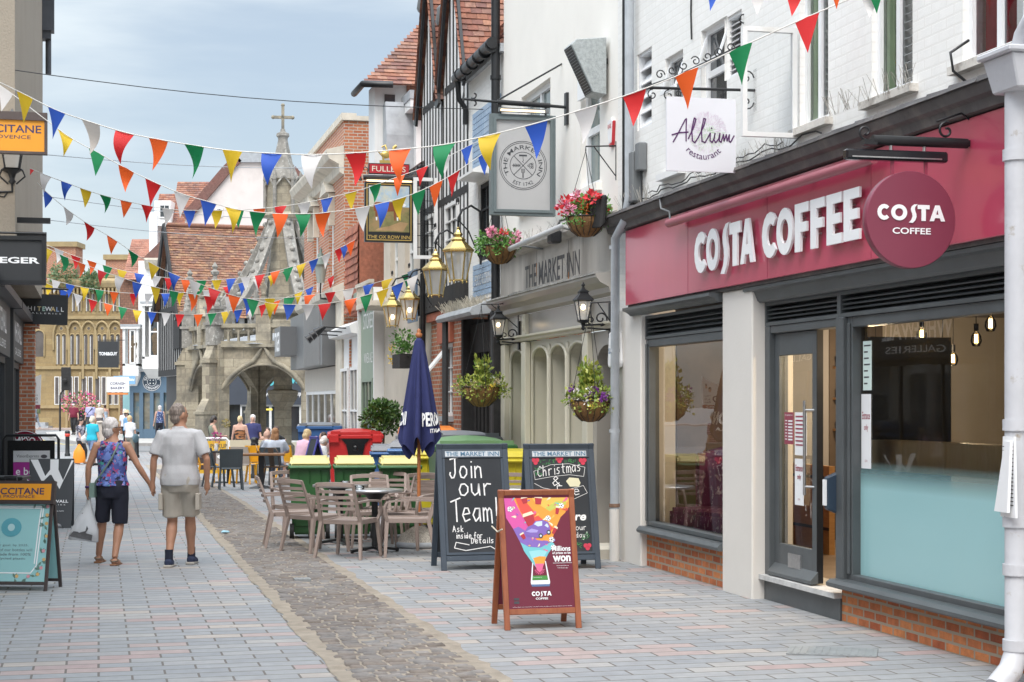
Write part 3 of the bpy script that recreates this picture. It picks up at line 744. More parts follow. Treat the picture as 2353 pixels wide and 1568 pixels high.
wing_chair(.98,-.62,.45,'purple leaf patterned wing chair whole behind the left shop window');wing_chair(1.72,-.60,.15,'purple leaf patterned wing chair half hidden by the cream pillar')
# drainpipes
def pipe(name,lab,pts,r,m_,rings=(),group=None,low=None):
    o = Vector(pts[-1]);T = thing(name,lab,'drainpipe',o,RZ,group);Mi = (Matrix.Translation(o) @ Matrix.Rotation(RZ,4,'Z')).inverted()
    L = [Mi @ Vector(p) for p in pts]
    MB().tube(L,r,14).build('pipe',m_,T)
    for z in rings: MB().cyl((0,0,z-.03),(0,0,z+.03),r*1.22,n=14).build('collar',m_,T)
    for z in rings[1::2]: MB().box(-.02,.02,0,r+.08,z-.012,z+.012).build('bracket',m_,T)
    return T,Mi
M_OLDWHITE = mat('peeling_white_paint',(.52,.53,.56),.5,.06,4,.25,30,stain=(.33,.29,.24),st=(.60,.70),ss=6)
PW,_ = pipe('white_drainpipe','fat peeling white drainpipe with a hopper, beside the big shop window',[fw(8.37,.14,3.72),fw(8.37,.14,1.0),fw(8.37,.14,.22),fw(8.40,.2,.1),fw(8.44,.32,.0)],.075,M_OLDWHITE,())
for z in (.25,.72,1.02,1.62,3.3): 
    MB().cyl((-.07,.18,z-.035),(-.07,.18,z+.035),.088,n=14).build('collar',M_OLDWHITE,PW)
m = MB();m.hexa([(-.19,.08,3.69),(.12,.08,3.69),(.12,.3,3.69),(-.19,.3,3.69)],[(-.21,.02,3.90),(.15,.02,3.90),(.15,.3,3.90),(-.21,.3,3.90)]);m.box(-.235,.175,-.01,.31,3.90,3.94);m.build('hopper',M_OLDWHITE,PW,bevel=.01)
m = MB();m.tube([(.0,.16,3.94),(.02,.17,4.02),(.12,.17,4.1),(.3,.17,4.12)],.06,10);m.build('bend',M_OLDWHITE,PW)
m = MB();m.hexa([(-.17,.08,1.08),(.02,.06,1.08),(.03,.075,1.08),(-.16,.095,1.08)],[(-.06,.09,1.52),(.04,.07,1.52),(.05,.085,1.52),(-.05,.105,1.52)]);m.hexa([(-.12,.095,1.05),(.07,.09,1.05),(.08,.1,1.05),(-.11,.11,1.05)],[(-.09,.095,1.55),(.05,.09,1.55),(.06,.1,1.55),(-.08,.11,1.55)]);nb = m.build('taped_notice',M_PAPER,PW)
m = MB()
for k in range(16): m.box(-.08,.045,.088,.0895,1.49-k*.024-.006,1.49-k*.024)
m.build('notice_text',M_INK,nb)
GP,_ = pipe('grey_drainpipe','grey galvanised drainpipe running down the corner between the inn and the coffee shop',[fw(fx(1446,.1),.1,8.2),fw(fx(1446,.1),.1,4.0),fw(fx(1440,.1),.12,3.75),fw(fx(1414,.1),.10,3.60),fw(fx(1412,.1),.10,.0)],.05,M_ZINC)
for z in (.62,1.45,2.35,3.5): MB().cyl((0,0,z-.02),(0,0,z+.02),.062,n=12).build('collar',mat('rusty_band',(.20,.12,.08),.8,.3,20) if z < 1 else M_ZINC,GP)
MB().cyl((0,0,0),(0,0,.58),.056,n=12).build('cream_base',M_PIL,GP)
pipe('black_drainpipe','thin black drainpipe beside the grey one on the upper cream wall',[fw(fx(1440,.06)-.06,.06,8.2),fw(fx(1440,.06)-.06,.06,3.9)],.032,M_BLACK)
# alarm boxes, floodlights
ab = fthing('alarm_box','white six sided alarm box low on the cream corner pillar','alarm box',-.42,.0,2.16)
m = MB();m.prism([(-.12,0),(.12,0),(.15,.06),(.10,.40),(-.10,.40),(-.15,.06)],-.10,0);b_ = m.build('case',M_LETTER,ab,bevel=.015)
m = MB();m.text('SECOM',-.0,.19,.20,.06,-.103,bold=.02);m.build('lettering',mat('teal_ink',(.02,.16,.36),.5),b_)
ab = fthing('alarm_box','white and red alarm box on the upper wall beside the drainpipe','alarm box',fx(1412)-.05,0,4.72)
m = MB();m.prism([(-.12,.10),(-.06,0),(.06,.0),(.085,.25),(.03,.30),(-.12,.27)],-.035,0);m.build('case',M_LETTER,ab,bevel=.012)
m = MB();m.prism([(-.05,-.035),(.064,-.03),(.105,.25),(.09,.25),(.058,.005),(-.05,.0)],-.039,-.0);m.build('red_cover',mat('red_plastic',(.50,.03,.04),.35),ab,bevel=.012)
MB().text('KINGS',-.03,.20,.13,.05,-.038,bold=.01).build('lettering',mat('red_plastic',(.5,.03,.04)),ab)
sp_ = fthing('junction_box','dark grey upright cable boxes on the white wall above the cornice','box',.32,0,3.93)
MB().box(-.12,.10,-.12,0,0,.55).build('box',M_GREY2,sp_,bevel=.015);MB().box(.12,.26,-.1,0,.32,.62).build('box',M_GREY2,sp_,bevel=.012)
m = MB();m.tube([(.18,-.05,.32),(.2,-.04,.1),(.17,-.05,-.1),(.1,-.1,-.2)],.01);m.tube([(0,-.06,0),(-.05,-.1,-.1),(.05,-.1,-.2)],.02);m.build('cable',M_BLACK,sp_)
# ================================================================= cream inn with the arcaded front
M_WEATH = mat('weathered_taupe_board',(.43,.405,.37),.6,.10,1.6,.2,30,stain=(.21,.195,.175),st=(.48,.72),ss=1.6,streak=True)
M_TAUPE = mat('taupe_gloss_paint',(.36,.335,.30),.35,.06,2)
M_PUTTY = mat('putty_paint',(.58,.545,.44),.4,.04,2)
M_PALEPANE = mat('pale_leaded_pane',(.30,.33,.30),.08,.1,3,spec=.8)
MI = fthing('cream_inn','cream rendered inn with a weathered taupe name board above arched windows','building',0,0,0)
A0,A1 = -6.08,-.495
m = MB();MW1 = (-2.02,-1.21,4.34,5.72);MW2 = (-5.03,-3.46,4.45,6.0)
holes(m,A0,A1,3.85,9.2,[MW1,MW2],0,.14);m.quad((A0,0,3),(A0,0,9.2),(A0,6,9.2),(A0,6,3));m.quad((A1,6,3),(A1,6,9.2),(A1,0,9.2),(A1,0,3));m.build('wall',M_CREAM,MI)
m = MB();m.box(A0-.02,A1+.02,-.12,.3,9.2,9.5);m.quad((A0,.3,9.4),(A1,.3,9.4),(A1,6,11),(A0,6,11));m.build('roof',M_LEAD,MI)
M_TEALPANE = mat('green_tinted_pane',(.13,.18,.175),.06,.2,1.5,spec=.9)
f = window(MI,*MW1,.07,M_UPVC,M_TEALPANE,1,2,.075,.06,dep=.07,sill=M_CREAM)
m = MB();m.box(MW1[0]+.06,MW1[1]-.06,-.06,-.02,5.42,5.68);m.build('top_light',M_UPVC,f)
f = window(MI,*MW2,.07,M_UPVC,M_TEALPANE,2,2,.08,.08,dep=.07,sill=M_CREAM)
# name board
m = MB();m.box(A0,A1-.1,-.05,.3,3.26,3.80);nb = m.build('name_board',M_WEATH,MI)
m = MB();m.loft([(-.05,3.80),(-.12,3.82),(-.16,3.86),(-.16,3.90),(0,3.95),(0,3.80)],A0-.04,A1-.02);m.build('moulding',M_WEATH,MI)
m = MB();m.loft([(.0,2.99),(-.08,3.02),(-.10,3.08),(-.20,3.13),(-.25,3.19),(-.25,3.22),(-.05,3.26),(0,3.26)],A0-.06,A1-.02);m.build('cornice',M_TAUPE,MI)
m = MB();k = A0
while k < A1-.1:
    e = min(k+random.uniform(.2,.4),A1-.04);m.box(k,e,-.265-random.uniform(0,.015),-.04,3.222,3.236+random.uniform(0,.02));k = e
m.build('peeling_lead',mat('grey_lead_edge',(.34,.33,.31),.8,.25,9),MI)
m = MB();m.text('THE MARKET INN',(-4.62-1.87)/2,3.475,2.72,.30,-.053,bold=.012);m.build('lettering',mat('charcoal_lettering',(.075,.075,.08),.6,.15,9),nb)
m = MB();m.use(M_BLACK)
for s_,a,b in ((-3.98,3.27,3.79),(-2.40,3.28,3.78)):
    pts = [(s_+random.uniform(-.012,.012),a+(b-a)*i/9) for i in range(10)];m.line(pts,.014,-.0515)
m.use(mat('rotten_wood',(.36,.15,.05),.9,.2,9)).flat([(-2.42,3.28),(-2.36,3.28),(-2.37,3.40),(-2.41,3.38)],-.0518);m.flat([(-4.0,3.50),(-3.97,3.44),(-3.96,3.62),(-3.99,3.63)],-.0518)
m.build('split',None,nb)
# frieze and arcade
m = MB();m.box(A0,A1,.0,.3,2.70,2.985);m.build('frieze',mat('taupe_gloss_frieze',(.33,.305,.275),.22,.05,1),MI)
m = MB();m.loft([(0,2.61),(-.05,2.62),(-.06,2.65),(-.10,2.67),(-.10,2.695),(0,2.70)],A0,A1);m.build('ledge',M_PUTTY,MI)
def arcade(m,s0,s1,z0,z1,arcs,y=0,d=.25,n=10):
    e = [s0]
    for (a,b,zs,r),nx in zip(arcs,arcs[1:]+[None]): e.append((b+nx[0])/2 if nx else s1)
    for i,(a,b,zs,r) in enumerate(arcs):
        L,R_ = e[i],e[i+1]
        m.quad((L,y,z0),(a,y,z0),(a,y,z1),(L,y,z1));m.quad((b,y,z0),(R_,y,z0),(R_,y,z1),(b,y,z1))
        P = [((a+b)/2-(b-a)/2*cos(pi*k/n),zs+r*sin(pi*k/n)) for k in range(n+1)]
        for p,q in zip(P,P[1:]): m.quad((p[0],y,p[1]),(q[0],y,q[1]),(q[0],y,z1),(p[0],y,z1))
        B = [(a,z0)]+P+[(b,z0)]
        for p,q in zip(B,B[1:]): m.quad((p[0],y,p[1]),(p[0],y+d,p[1]),(q[0],y+d,q[1]),(q[0],y,q[1]))
    return m
ARC = [(-5.73,-4.94,2.34,.18),(-4.47,-3.63,2.34,.18),(-3.54,-2.74,2.34,.18),(-2.64,-1.78,2.34,.18)]
m = arcade(MB(),A0,-1.62,.62,2.605,ARC,.03,.22);m.build('arcade',M_PUTTY,MI)
for a,b,zs,r in ARC:
    m = MB();P = [((a+b)/2-(b-a)/2*cos(pi*k/10),zs+r*sin(pi*k/10)) for k in range(11)]
    m.tube([(p[0],.02,p[1]) for p in [(a,.62)]+P+[(b,.62)]],.025,6);m.build('arch_bead',M_PUTTY,MI)
    f = MB().quad((a,.25,.62),(b,.25,.62),(b,.25,2.6),(a,.25,2.6)).build('window',M_PALEPANE,MI)
    m = MB();m.box((a+b)/2-.03,(a+b)/2+.03,.19,.249,.62,2.55);m.build('glazing_bar',M_PUTTY,f)
for s_ in (-4.70,-5.92,-1.66):
    m = MB();m.box(s_-.11,s_+.11,-.06,.025,.1,2.60);m.build('pilaster',M_PUTTY,MI,bevel=.01)
    m = MB();m.box(s_-.10,s_+.10,-.05,-.002,2.705,2.98);m.ball((s_,-.05,2.84),.055,10,1,.4,1.9);m.build('console',M_PUTTY,MI)
for s_ in (-3.585,-2.69): MB().ball((s_,.02,2.47),.045,10,1,.5,1.7).build('boss',M_PUTTY,MI)
m = MB();m.box(A0,-1.55,.02,.3,-.1,.62);m.build('panelled_base',M_PUTTY,MI)
m = MB();m.loft([(.02,.62),(-.05,.63),(-.05,.66),(.02,.68)],A0,-1.55);m.build('sill',M_PUTTY,MI)
m = arcade(MB(),-1.55,A1,.1,2.605,[(-1.40,-.58,2.22,.22)],.02,.35);m.build('door_surround',M_TAUPE,MI)
m = MB();m.box(-1.42,-.56,.36,.42,.12,2.5);dr = m.build('door',mat('taupe_door',(.20,.185,.165),.4,.06,2),MI)
for z0,z1 in ((.25,.95),(1.1,2.1)):
    for q in (-1.32,-.93): MB().box(q,q+.28,.345,.36,z0,z1).build('door_panel',mat('taupe_door',(.2,.19,.17)),dr,bevel=.01)
MB().box(-1.5,-.5,-.22,.4,-.1,.11).build('step',M_STONE,MI)
MB().text('1',-.98+.3,2.47,.03,.08,.012).build('lettering',M_BLACK,MI)
spikes(MI,-4.9,-1.2,-.1,3.96,.12,8)
# speaker cabinet on the wall
sp_ = fthing('wall_speaker','grey wedge shaped outdoor speaker with black mesh front, high on the cream wall','speaker',-.98,0,5.30)
M_SPK = mat('speckled_grey_case',(.36,.39,.39),.7,.2,30,.3,60)
m = MB();m.loft([(-.04,.0),(-.20,.02),(-.46,.56),(-.40,.62),(-.04,.66)],-.16,.18);m.build('case',M_SPK,sp_,bevel=.008)
m = MB();m.quad((-.13,-.212,.03),(.15,-.212,.03),(.15,-.462,.55),(-.13,-.462,.55));mf = m.build('mesh_front',M_BLACK,sp_)
m = MB()
for i in range(18): t = i/18;m.bar((-.13,-.218-.25*t,.04+.52*t),(.15,-.218-.25*t,.04+.52*t),.010,.004)
m.build('mesh_rib',M_GREY2,mf)
MB().bar((.1,.0,.4),(.05,-.1,.4),.06).build('bracket',M_BLACK,sp_)
# black flood lamp and bracket near the hanging basket
fl = fthing('flood_lamp','small black flood lamp below the grey hanging inn sign','lamp',-2.25,-.0,3.78)
m = MB();m.box(-.10,.10,-.34,-.20,-.06,.10);m.build('lamp_head',M_BLACK,fl,bevel=.02);m = MB();m.tube([(0,-.25,.1),(0,-.2,.22),(0,0,.28)],.015);m.build('arm',M_BLACK,fl)
fl = fthing('flood_lamp','large black flood lamp tilted up at the end of the dark shop cornice','lamp',-.38,.26,3.84)
m = MB();m.hexa([(-.15,-.14,-.12),(.14,-.02,-.14),(.14,.05,-.08),(-.15,.03,-.06)],[(-.10,-.12,.20),(.17,.0,.24),(.17,.06,.24),(-.10,.04,.20)]);m.build('lamp_head',M_BLACKMATT,fl,bevel=.02);m = MB();m.tube([(0,0,0),(.1,.15,-.05),(.1,.28,-.05)],.02);m.build('arm',M_BLACK,fl)
tl = fthing('tube_light','long pale grey light tube on arms above the inn name board','lamp',-3.6,.42,3.80)
m = MB();a_ = fx(1165,.42)+3.6;b_ = fx(1300,.42)+3.6;m.cyl((a_,0,0),(b_,0,.04),.034,n=12);m.build('tube',mat('pale_grey_metal',(.55,.56,.57),.4,.05,3),tl)
for q in (a_+.5,b_-.2): m = MB();m.tube([(q,0,.02),(q,.2,.0),(q,.36,-.02)],.014);m.build('arm',M_GREY2,tl)
# ================================================================= white brick and timbered pub
M_TILE = tilemat('clay_roof_tile',[(.24,.095,.06),(.36,.16,.10),(.30,.12,.08),(.20,.10,.085),(.40,.20,.13),(.27,.15,.12)],lichen=(.33,.24,.10),la=(.64,.82))
M_TILEO = tilemat('lichened_roof_tile',[(.21,.10,.065),(.33,.17,.10),(.26,.12,.08),(.18,.10,.08),(.38,.22,.13),(.25,.14,.10)],lichen=(.42,.26,.08),la=(.58,.80))
M_PLASTER = mat('white_plaster',(.74,.74,.73),.8,.05,3,.2,30,stain=(.55,.53,.48),st=(.6,.85),streak=True)
M_BLUEP = mat('faded_blue_paint',(.33,.45,.60),.6,.15,2,stain=(.55,.62,.68),st=(.5,.75))
PB = fthing('white_brick_pub','white painted brick pub front with a tiled roof, blue painted panels and a black porch','building',0,0,0)
B0,B1 = -8.60,A0
m = MB();WW = (fx(1096),fx(1121),3.95,5.15)
holes(m,B0,B1,3.36,6.95,[WW],.02,.15);m.quad((B1,.02,-.1),(B1,0.02,6.95),(B1,.0,6.95),(B1,0,-.1));m.build('wall',M_WHITEBRICK,PB)
m = MB();tiles(m,(B0-.1,-.08,6.98),(1,0,0),(0,.62,.785),(0,-.785,.62),B1-B0+.1,3.4,.115,.02,.19);m.build('roof',M_TILE,PB)
m = MB();m.box(B0,B1,-.05,.05,6.86,6.98);m.build('eaves_board',M_LEAD,PB)
m = MB();m.cyl((B0-.05,-.17,6.93),(B1-.02,-.17,6.98),.085,n=12)
for q in range(6): x = B0+.2+q*.44;m.cyl((x,-.17,6.94),(x+.06,-.17,6.943),.10,n=12)
m.tube([(B0+.05,-.17,6.9),(B0+.05,-.15,6.6),(B0-.0,-.03,6.45),(B0,-.03,6.2)],.045);m.build('gutter',M_BLACK,PB)
f = window(PB,*WW,.06,M_BLACKMATT,M_DARKGLASS,2,3,.07,.03)
m = MB();m.loft([(.1,5.2),(-.28,5.22),(-.28,5.26),(.02,5.42)],WW[0]-.15,WW[1]+.2);m.build('window_hood',M_WHITE,PB)
def tilepanel(s0,s1,z0,z1,nu,nv,name):
    m = MB()
    for i in range(nu):
        for j in range(nv):
            a = s0+(s1-s0)*i/nu;b = s0+(s1-s0)*(i+1)/nu;c = z0+(z1-z0)*j/nv;d = z0+(z1-z0)*(j+1)/nv
            m.box(a+.006,b-.006,.005,.02,c+.006,d-.006)
    return m.build(name,M_BLUEP,PB)
p_ = tilepanel(-8.25,-6.32,5.42,6.30,12,10,'painted_panel')
p_ = tilepanel(-8.22,-6.65,3.42,3.92,8,6,'painted_panel')
m = MB();m.text('FOOD & DRINK',-7.45,3.67,1.2,.17,.002,bold=.005);m.build('lettering',M_WHITE,p_)
# black porch
m = MB();m.box(B0,B0+.15,-.10,.5,-.1,3.1);m.box(B1-.25,B1-.02,-.15,.5,-.1,3.1);m.box(B0+.15,B1-.25,.3,.5,-.1,3.3);m.prism([(B0-.3,1.3),(B0-.30,3.1),(B0,3.1),(B0,1.15),(B0-.15,1.15),(B0-.27,1.2)],-.35,-.31)
for q in range(7): x = B0+.4+q*.26;m.cyl((x,.05,-.1),(x,.05,3.0),.03,n=8)
m.box(B0+.15,B1-.25,.02,.08,2.55,3.0);m.build('porch',M_BLACKMATT,PB)
m = MB();m.loft([(.02,3.10),(-.42,3.05),(-.45,3.10),(-.42,3.16),(.02,3.34)],B0-.35,B1-.25);m.build('canopy',M_LEAD,PB)
m = MB()
for i in range(420):
    x = B0-.3+random.random()*(B1-B0-.1);q = Vector((x,random.uniform(-.40,-.05),3.2));m.tube([q,q+Vector((random.uniform(-.08,.08),random.uniform(-.12,.08),random.uniform(.06,.17)))],.004,3,caps=False)
m.build('dry_straw',mat('dry_straw',(.46,.42,.34),.9),PB)
# --------------------------------------------------------- timbered twin gables
TB = fthing('timbered_pub','black and white timbered pub with two steep tiled gables over red brick','building',0,0,0)
G0,G1,GM = -12.75,B0-.03,-10.75
m = MB()
for a,b in ((G0,GM),(GM,G1)):
    m.prism([(a,3.55),(b,3.55),(b,7.05),((a+b)/2,9.55),(a,7.05)],.03,.2)
m.quad((G0,.03,3.5),(G0,5,3.5),(G0,5,7),(G0,.03,7.05));m.build('plaster_panel',M_PLASTER,TB)
m = MB()
def studtop(x,a,b): c = (a+b)/2;return 7.05+2.5*(1-abs(x-c)/((b-a)/2))
for a,b in ((G0,GM),(GM,G1)):
    n = 7
    for i in range(n+1):
        x = a+.07+(b-a-.14)*i/n;w = random.uniform(.035,.05);m.box(x-w,x+w,.022,.03,3.72,studtop(x,a,b)-.02)
    m.box(a,b,.02,.03,5.15,5.27);m.box(a+.2,b-.2,.02,.03,7.0,7.12)
m.box(G0-.05,G1,-.06,.05,3.36,3.72)
for i in range(14):
    x = G0+.1+i*(G1-G0-.2)/13;m.cyl((x,-.075,3.46),(x,-.05,3.46),.018,n=6)
m.build('timber_frame',M_BLACKMATT,TB)
for a,b in ((G0,GM),(GM,G1)):
    c = (a+b)/2;m = MB()
    for p,q in (((a-.08,6.85),(c,9.72)),((c,9.72),(b+.08,6.85))):
        m.bar((p[0],-.06,p[1]),(q[0],-.06,q[1]),.17,.05,up=(0,1,0))
    m.build('bargeboard',M_BLACK,TB)
    m = MB();L_ = hypot((b-a)/2+.1,2.7);k = Vector(((b-a)/2+.1,0,2.7)).normalized()
    tiles(m,(b+.1,4.2,6.95),(0,-1,0),(-k.x,0,k.z),(k.z,0,k.x),4.32,L_+.05,.11,.02,.18)
    tiles(m,(a-.1,-.12,6.95),(0,1,0),(k.x,0,k.z),(-k.z,0,k.x),4.32,L_+.05,.11,.02,.18)
    m.build('roof',M_TILE,TB)
for a in (-10.35,-12.3):
    w = (a,a+1.0,4.2,5.1);f = window(TB,*w,-.02,M_WHITE,M_DARKGLASS,2,3,.06,.02,dep=.08)
ca = MB();s_ = -10.95                               # casement opened out over the street
o1 = offat(s_,950);o2 = offat(s_,1010);za,zb = 4.25,5.65
sg = MB();t = .06;sg.box(s_-.02,s_+.02,-o1,-o1+t,za,zb);sg.box(s_-.02,s_+.02,-o1*.05-t,-o1*.05,za,zb);sg.box(s_-.02,s_+.02,-o1+t,-.05-t,zb-t,zb);sg.box(s_-.02,s_+.02,-o1+t,-.05-t,za,za+t)
oc = sg.build('open_casement',M_WHITE,TB)
sg = MB();
for q in range(1,5): y_ = -o1+(o1-.05)*q/5;sg.box(s_-.006,s_+.006,y_-.006,y_+.006,za,zb)
for q in range(1,7): z_ = za+(zb-za)*q/7;sg.box(s_-.006,s_+.006,-o1,-.05,z_-.006,z_+.006)
sg.build('glazing_lead',M_BLACK,oc);MB().quad((s_,-o1,za),(s_,-.05,za),(s_,-.05,zb),(s_,-o1,zb)).build('pane',M_CLEAR,oc)
# brick ground storey with window
bw = (-10.92,-10.0,1.55,2.78)
m = MB();holes(m,-11.88,G1,-.2,3.20,[bw],.05,.12);m.quad((-11.88,3,-.2),(-11.88,3,3.2),(-11.88,.05,3.2),(-11.88,.05,-.2));m.quad((G1,.05,-.2),(G1,.05,3.2),(G1,.5,3.2),(G1,.5,-.2));m.build('brick_front',M_REDBRICK,TB)
m = MB();m.box(-11.95,G1+.02,-.03,.3,3.20,3.34);m.build('brick_course',mat('red_tile_course',(.38,.12,.07),.8,.2,9),TB)
f = window(TB,*bw,.09,M_WHITE,M_DARKGLASS,2,3,.06,.02,sill=M_LEAD)
m = MB();m.hexa([(bw[0]+.05,-.28,2.30),(bw[1]-.5,-.28,2.30),(bw[1]-.5,-.26,2.28),(bw[0]+.05,-.26,2.28)],[(bw[0]+.05,.09,2.74),(bw[1]-.5,.09,2.74),(bw[1]-.5,.11,2.72),(bw[0]+.05,.11,2.72)]);m.build('top_light',M_WHITE,f)
m = MB();m.box(bw[0]-.1,bw[1]+.1,-.02,.06,2.79,3.19);m.build('brick_lintel',mat('rubbed_red_brick',(.42,.13,.075),.7,.12,14),TB)
bs = fthing('blue_pub_panel','dull blue lettered board on the black timber post beside the brass lanterns','sign',-12.85,.1,3.25)
m = MB();m.box(-.45,.45,-.03,0,0,.95);b_ = m.build('board',mat('dull_blue_board',(.13,.20,.30),.5,.1,3),bs);m = MB();m.text('The Ox',0,.62,.7,.18,-.034);m.text('Row',0,.3,.5,.18,-.034);m.build('lettering',M_WHITE,b_)
for k,(x_,z0_,z1_) in enumerate(((-12.05,-.2,3.3),(-11.96,-.2,6.0),(-6.22,-.1,9.2))): 
    pipe('black_drainpipe',['black drainpipe on the left edge of the red brick front','taller black drainpipe running up past the jetty of the timbered pub','thick black drainpipe between the white brick pub and the cream inn'][k],[fw(x_,.09,z1_),fw(x_,.09,z0_)],.05 if k < 2 else .065,M_BLACK,(1.2,2.6) if k < 2 else (2.3,5.0,6.6),None)
# --------------------------------------------------------- beige rendered inn
M_BEIGE = mat('beige_render',(.56,.50,.42),.85,.07,1.5,.35,30,stain=(.38,.33,.27),st=(.56,.8))
OB = fthing('beige_inn','beige rendered inn with a small balcony, hipped tile roof and white dormer above','building',0,0,0)
m = MB();E0,E1 = -17.4,-12.0
holes(m,E0,E1,-.3,6.1,[(-16.6,-15.7,4.1,5.3),(-14.9,-13.9,4.1,5.3)],.1,.2);m.quad((E1,.1,-.3),(E1,.1,7),(E1,2,7),(E1,2,-.3));m.quad((E0,3,-.3),(E0,3,6.1),(E0,.1,6.1),(E0,.1,-.3));m.build('wall',M_BEIGE,OB)
for w in ((-16.6,-15.7,4.1,5.3),(-14.9,-13.9,4.1,5.3)): window(OB,*w,.2,M_WHITE,M_TEALPANE,2,2,.07,.03)
m = MB();m.box(-17.3,-15.4,-.5,.1,3.70,3.80);m.box(-17.3,-15.4,-.52,-.42,4.15,4.22)
for q in range(9): m.lathe([(.03,3.8),(.05,3.9),(.028,4.05),(.04,4.15)],(-17.2+q*.21,-.47,0),8)
m.build('balcony',M_STONE,OB)
m = MB();tiles(m,(E0,-.05,6.1),(1,0,0),(0,.8,.6),(0,-.6,.8),E1-E0-.4,2.2,.13,.02,.2);m.build('roof',tilemat('pinkish_roof_tile',[(.36,.20,.17),(.42,.26,.22),(.30,.17,.15),(.45,.28,.24)]),OB)
# upper house beyond, its tile hung end and hipped roof turned to the viewer
MB().box(-22,-18.05,1.8,5,5.6,8.42).build('back_wall',M_PLASTER,OB)
MB().box(-18.04,-17.22,-.12,5,5.6,8.42).build('upper_wall',M_PLASTER,OB)
MB().box(-17.22,-17.16,.55,5,5.6,8.40).build('tile_hung_wall',brick('tile_hanging',(.26,.11,.075),(.36,.17,.11),(.10,.055,.045),w=.19,h=.12,ms=.006,bump=.8),OB)
MB().box(-17.22,-17.18,.08,.3,6.9,8.2).build('window',M_DARKGLASS,OB)
MB().box(-17.16,-16.5,.62,1.35,6.6,7.75).build('dormer',M_WHITE,OB);MB().box(-17.16,-16.2,.45,4,7.76,7.95).build('dormer_eaves',M_WHITE,OB);MB().box(-17.16,-16.18,.43,4,7.955,8.13).build('dormer_roof',M_LEAD,OB)
m = MB();uu = Vector((-.70,0,.714));nn_ = Vector((.714,0,.70))
for r in range(27): tiles(m,Vector((-16.95,-.38+r*.085,8.38))+uu*(r*.13),(0,1,0),uu,nn_,5.4-r*.085,.13,.13,.024,.2)
m.add([(-16.95,-.38,8.36),(-16.95,5,8.36),(-19.5,5,10.95),(-19.5,1.9,10.95),(-18.1,-.38,8.36)],[(0,1,2,3),(4,0,3)]);m.build('hipped_roof',M_TILE,OB)
m = MB();m.tube([(-18.15,-.42,8.36),(-16.88,-.42,8.34),(-16.86,.2,8.35)],.07,8);m.build('gutter',M_BLACK,OB)
m = MB();P = [(-17.9+.0,5.2),(-17.9,6.6),(-17.85,7.4),(-17.4,7.95),(-16.9,8.0),(-16.75,7.3),(-16.7,5.2)];m.prism(P,.05,.9);m.build('lead_gable',M_LEAD,OB)
# --------------------------------------------------------- green shop, tile hung house, white shop
GS = fthing('green_shop','narrow sage green shop front with tall white lettering','shop',0,0,0)
M_SAGE = mat('sage_green_paint',(.23,.29,.22),.5,.06,2)
m = MB();m.box(-19.6,-17.45,-.05,.4,-.3,4.05);m.box(-19.6,-17.45,-.22,-.05,4.05,4.2);w_ = m.build('front',M_SAGE,GS,bevel=.01)
m = MB();m.text('STORES',-18.55,3.55,1.3,.34,-.056);m.text('WINE & ALE',-18.55,2.75,1.2,.22,-.056);m.build('lettering',M_WHITE,w_)
m = MB();m.box(-19.68,-19.6,-.12,.4,-.3,4.2);m.box(-17.45,-17.36,-.12,.4,-.3,4.2);m.build('pilaster',M_WHITE,GS)
f = window(GS,-19.3,-17.8,.4,2.3,-.09,M_SAGE,M_DARKGLASS,3,1,.07,.04)
TH_ = fthing('tile_hung_house','narrow red tile hung house front above a white shop','building',0,0,0)
m = MB();tiles(m,(-21.6,-.12,3.85),(1,0,0),(0,0,1),(0,-1,0),2.1,1.9,.16,.03,.22);m.box(-21.6,-19.5,-.1,.5,3.8,5.75);m.build('hung_tiles',tilemat('bright_hung_tile',[(.40,.13,.075),(.46,.17,.10),(.36,.11,.07)]),TH_)
m = MB();m.box(-23.4,-19.7,0,.4,-.3,3.3);m.build('shop_front',M_WHITE,TH_);m = MB();m.loft([(0,3.3),(-.25,3.34),(-.3,3.5),(0,3.65)],-23.5,-19.7);m.build('cornice',M_WHITE,TH_)
for a in (-23.0,-21.4): window(TH_,a,a+1.2,.6,2.6,-.05,M_WHITE,M_DARKGLASS,2,2,.07,.03)
MB().box(-21.55,-21.4,-.04,.2,-.3,3.25).build('brick_pier',M_REDBRICK,TH_)
for k in range(3):
    sl_ = fthing('shop_spotlight',['lowest black spotlight on an arm over the white shop','middle black spotlight on an arm over the white shop','black spotlight on an arm nearest the green shop'][k],'lamp',-21.9+k*.8,.05,3.35+k*.05,'spotlights over the white shop')
    m = MB();m.cyl((0,0,0),(-.0,-.75,.04),.016,n=6);m.build('arm',M_BLACK,sl_);m = MB();m.cyl((0,-.72,.04),(0,-.92,-.10),.05,.11,10);m.build('shade',M_BLACK,sl_)
# --------------------------------------------------------- tall red brick house with stone cornice, dark fascia shop
BB = fthing('tall_brick_house','tall red brick house with a stone cornice, pediment and a dark ribbed shop fascia','building',0,0,0)
c0,c1 = -30.8,-22.7
bwin = [(-25.4,-24.5,4.75,6.95),(-28.6,-27.6,4.75,6.95)]
m = MB();holes(m,c0,c1,4.3,8.55,bwin,0,.15);m.quad((c1,0,3),(c1,0,8.55),(c1,4,8.55),(c1,4,3));m.quad((c0,4,4),(c0,4,8.5),(c0,0,8.5),(c0,0,4));m.build('wall',M_REDBRICK,BB)
for w in bwin: window(BB,*w,.08,M_WHITE,M_TEALPANE,2,4,.07,.03)
m = MB();m.loft([(0,7.25),(-.10,7.3),(-.12,7.5),(-.35,7.62),(-.42,7.78),(-.42,7.84),(0,7.95)],c0,c1+.02);m.build('cornice',M_STONE,BB)
m = MB();m.box(c0,c1+.06,-.06,.3,8.55,8.72);m.box(c0+.0,c1+.06,.3,4.05,8.55,8.66);m.build('coping',M_STONE,BB)
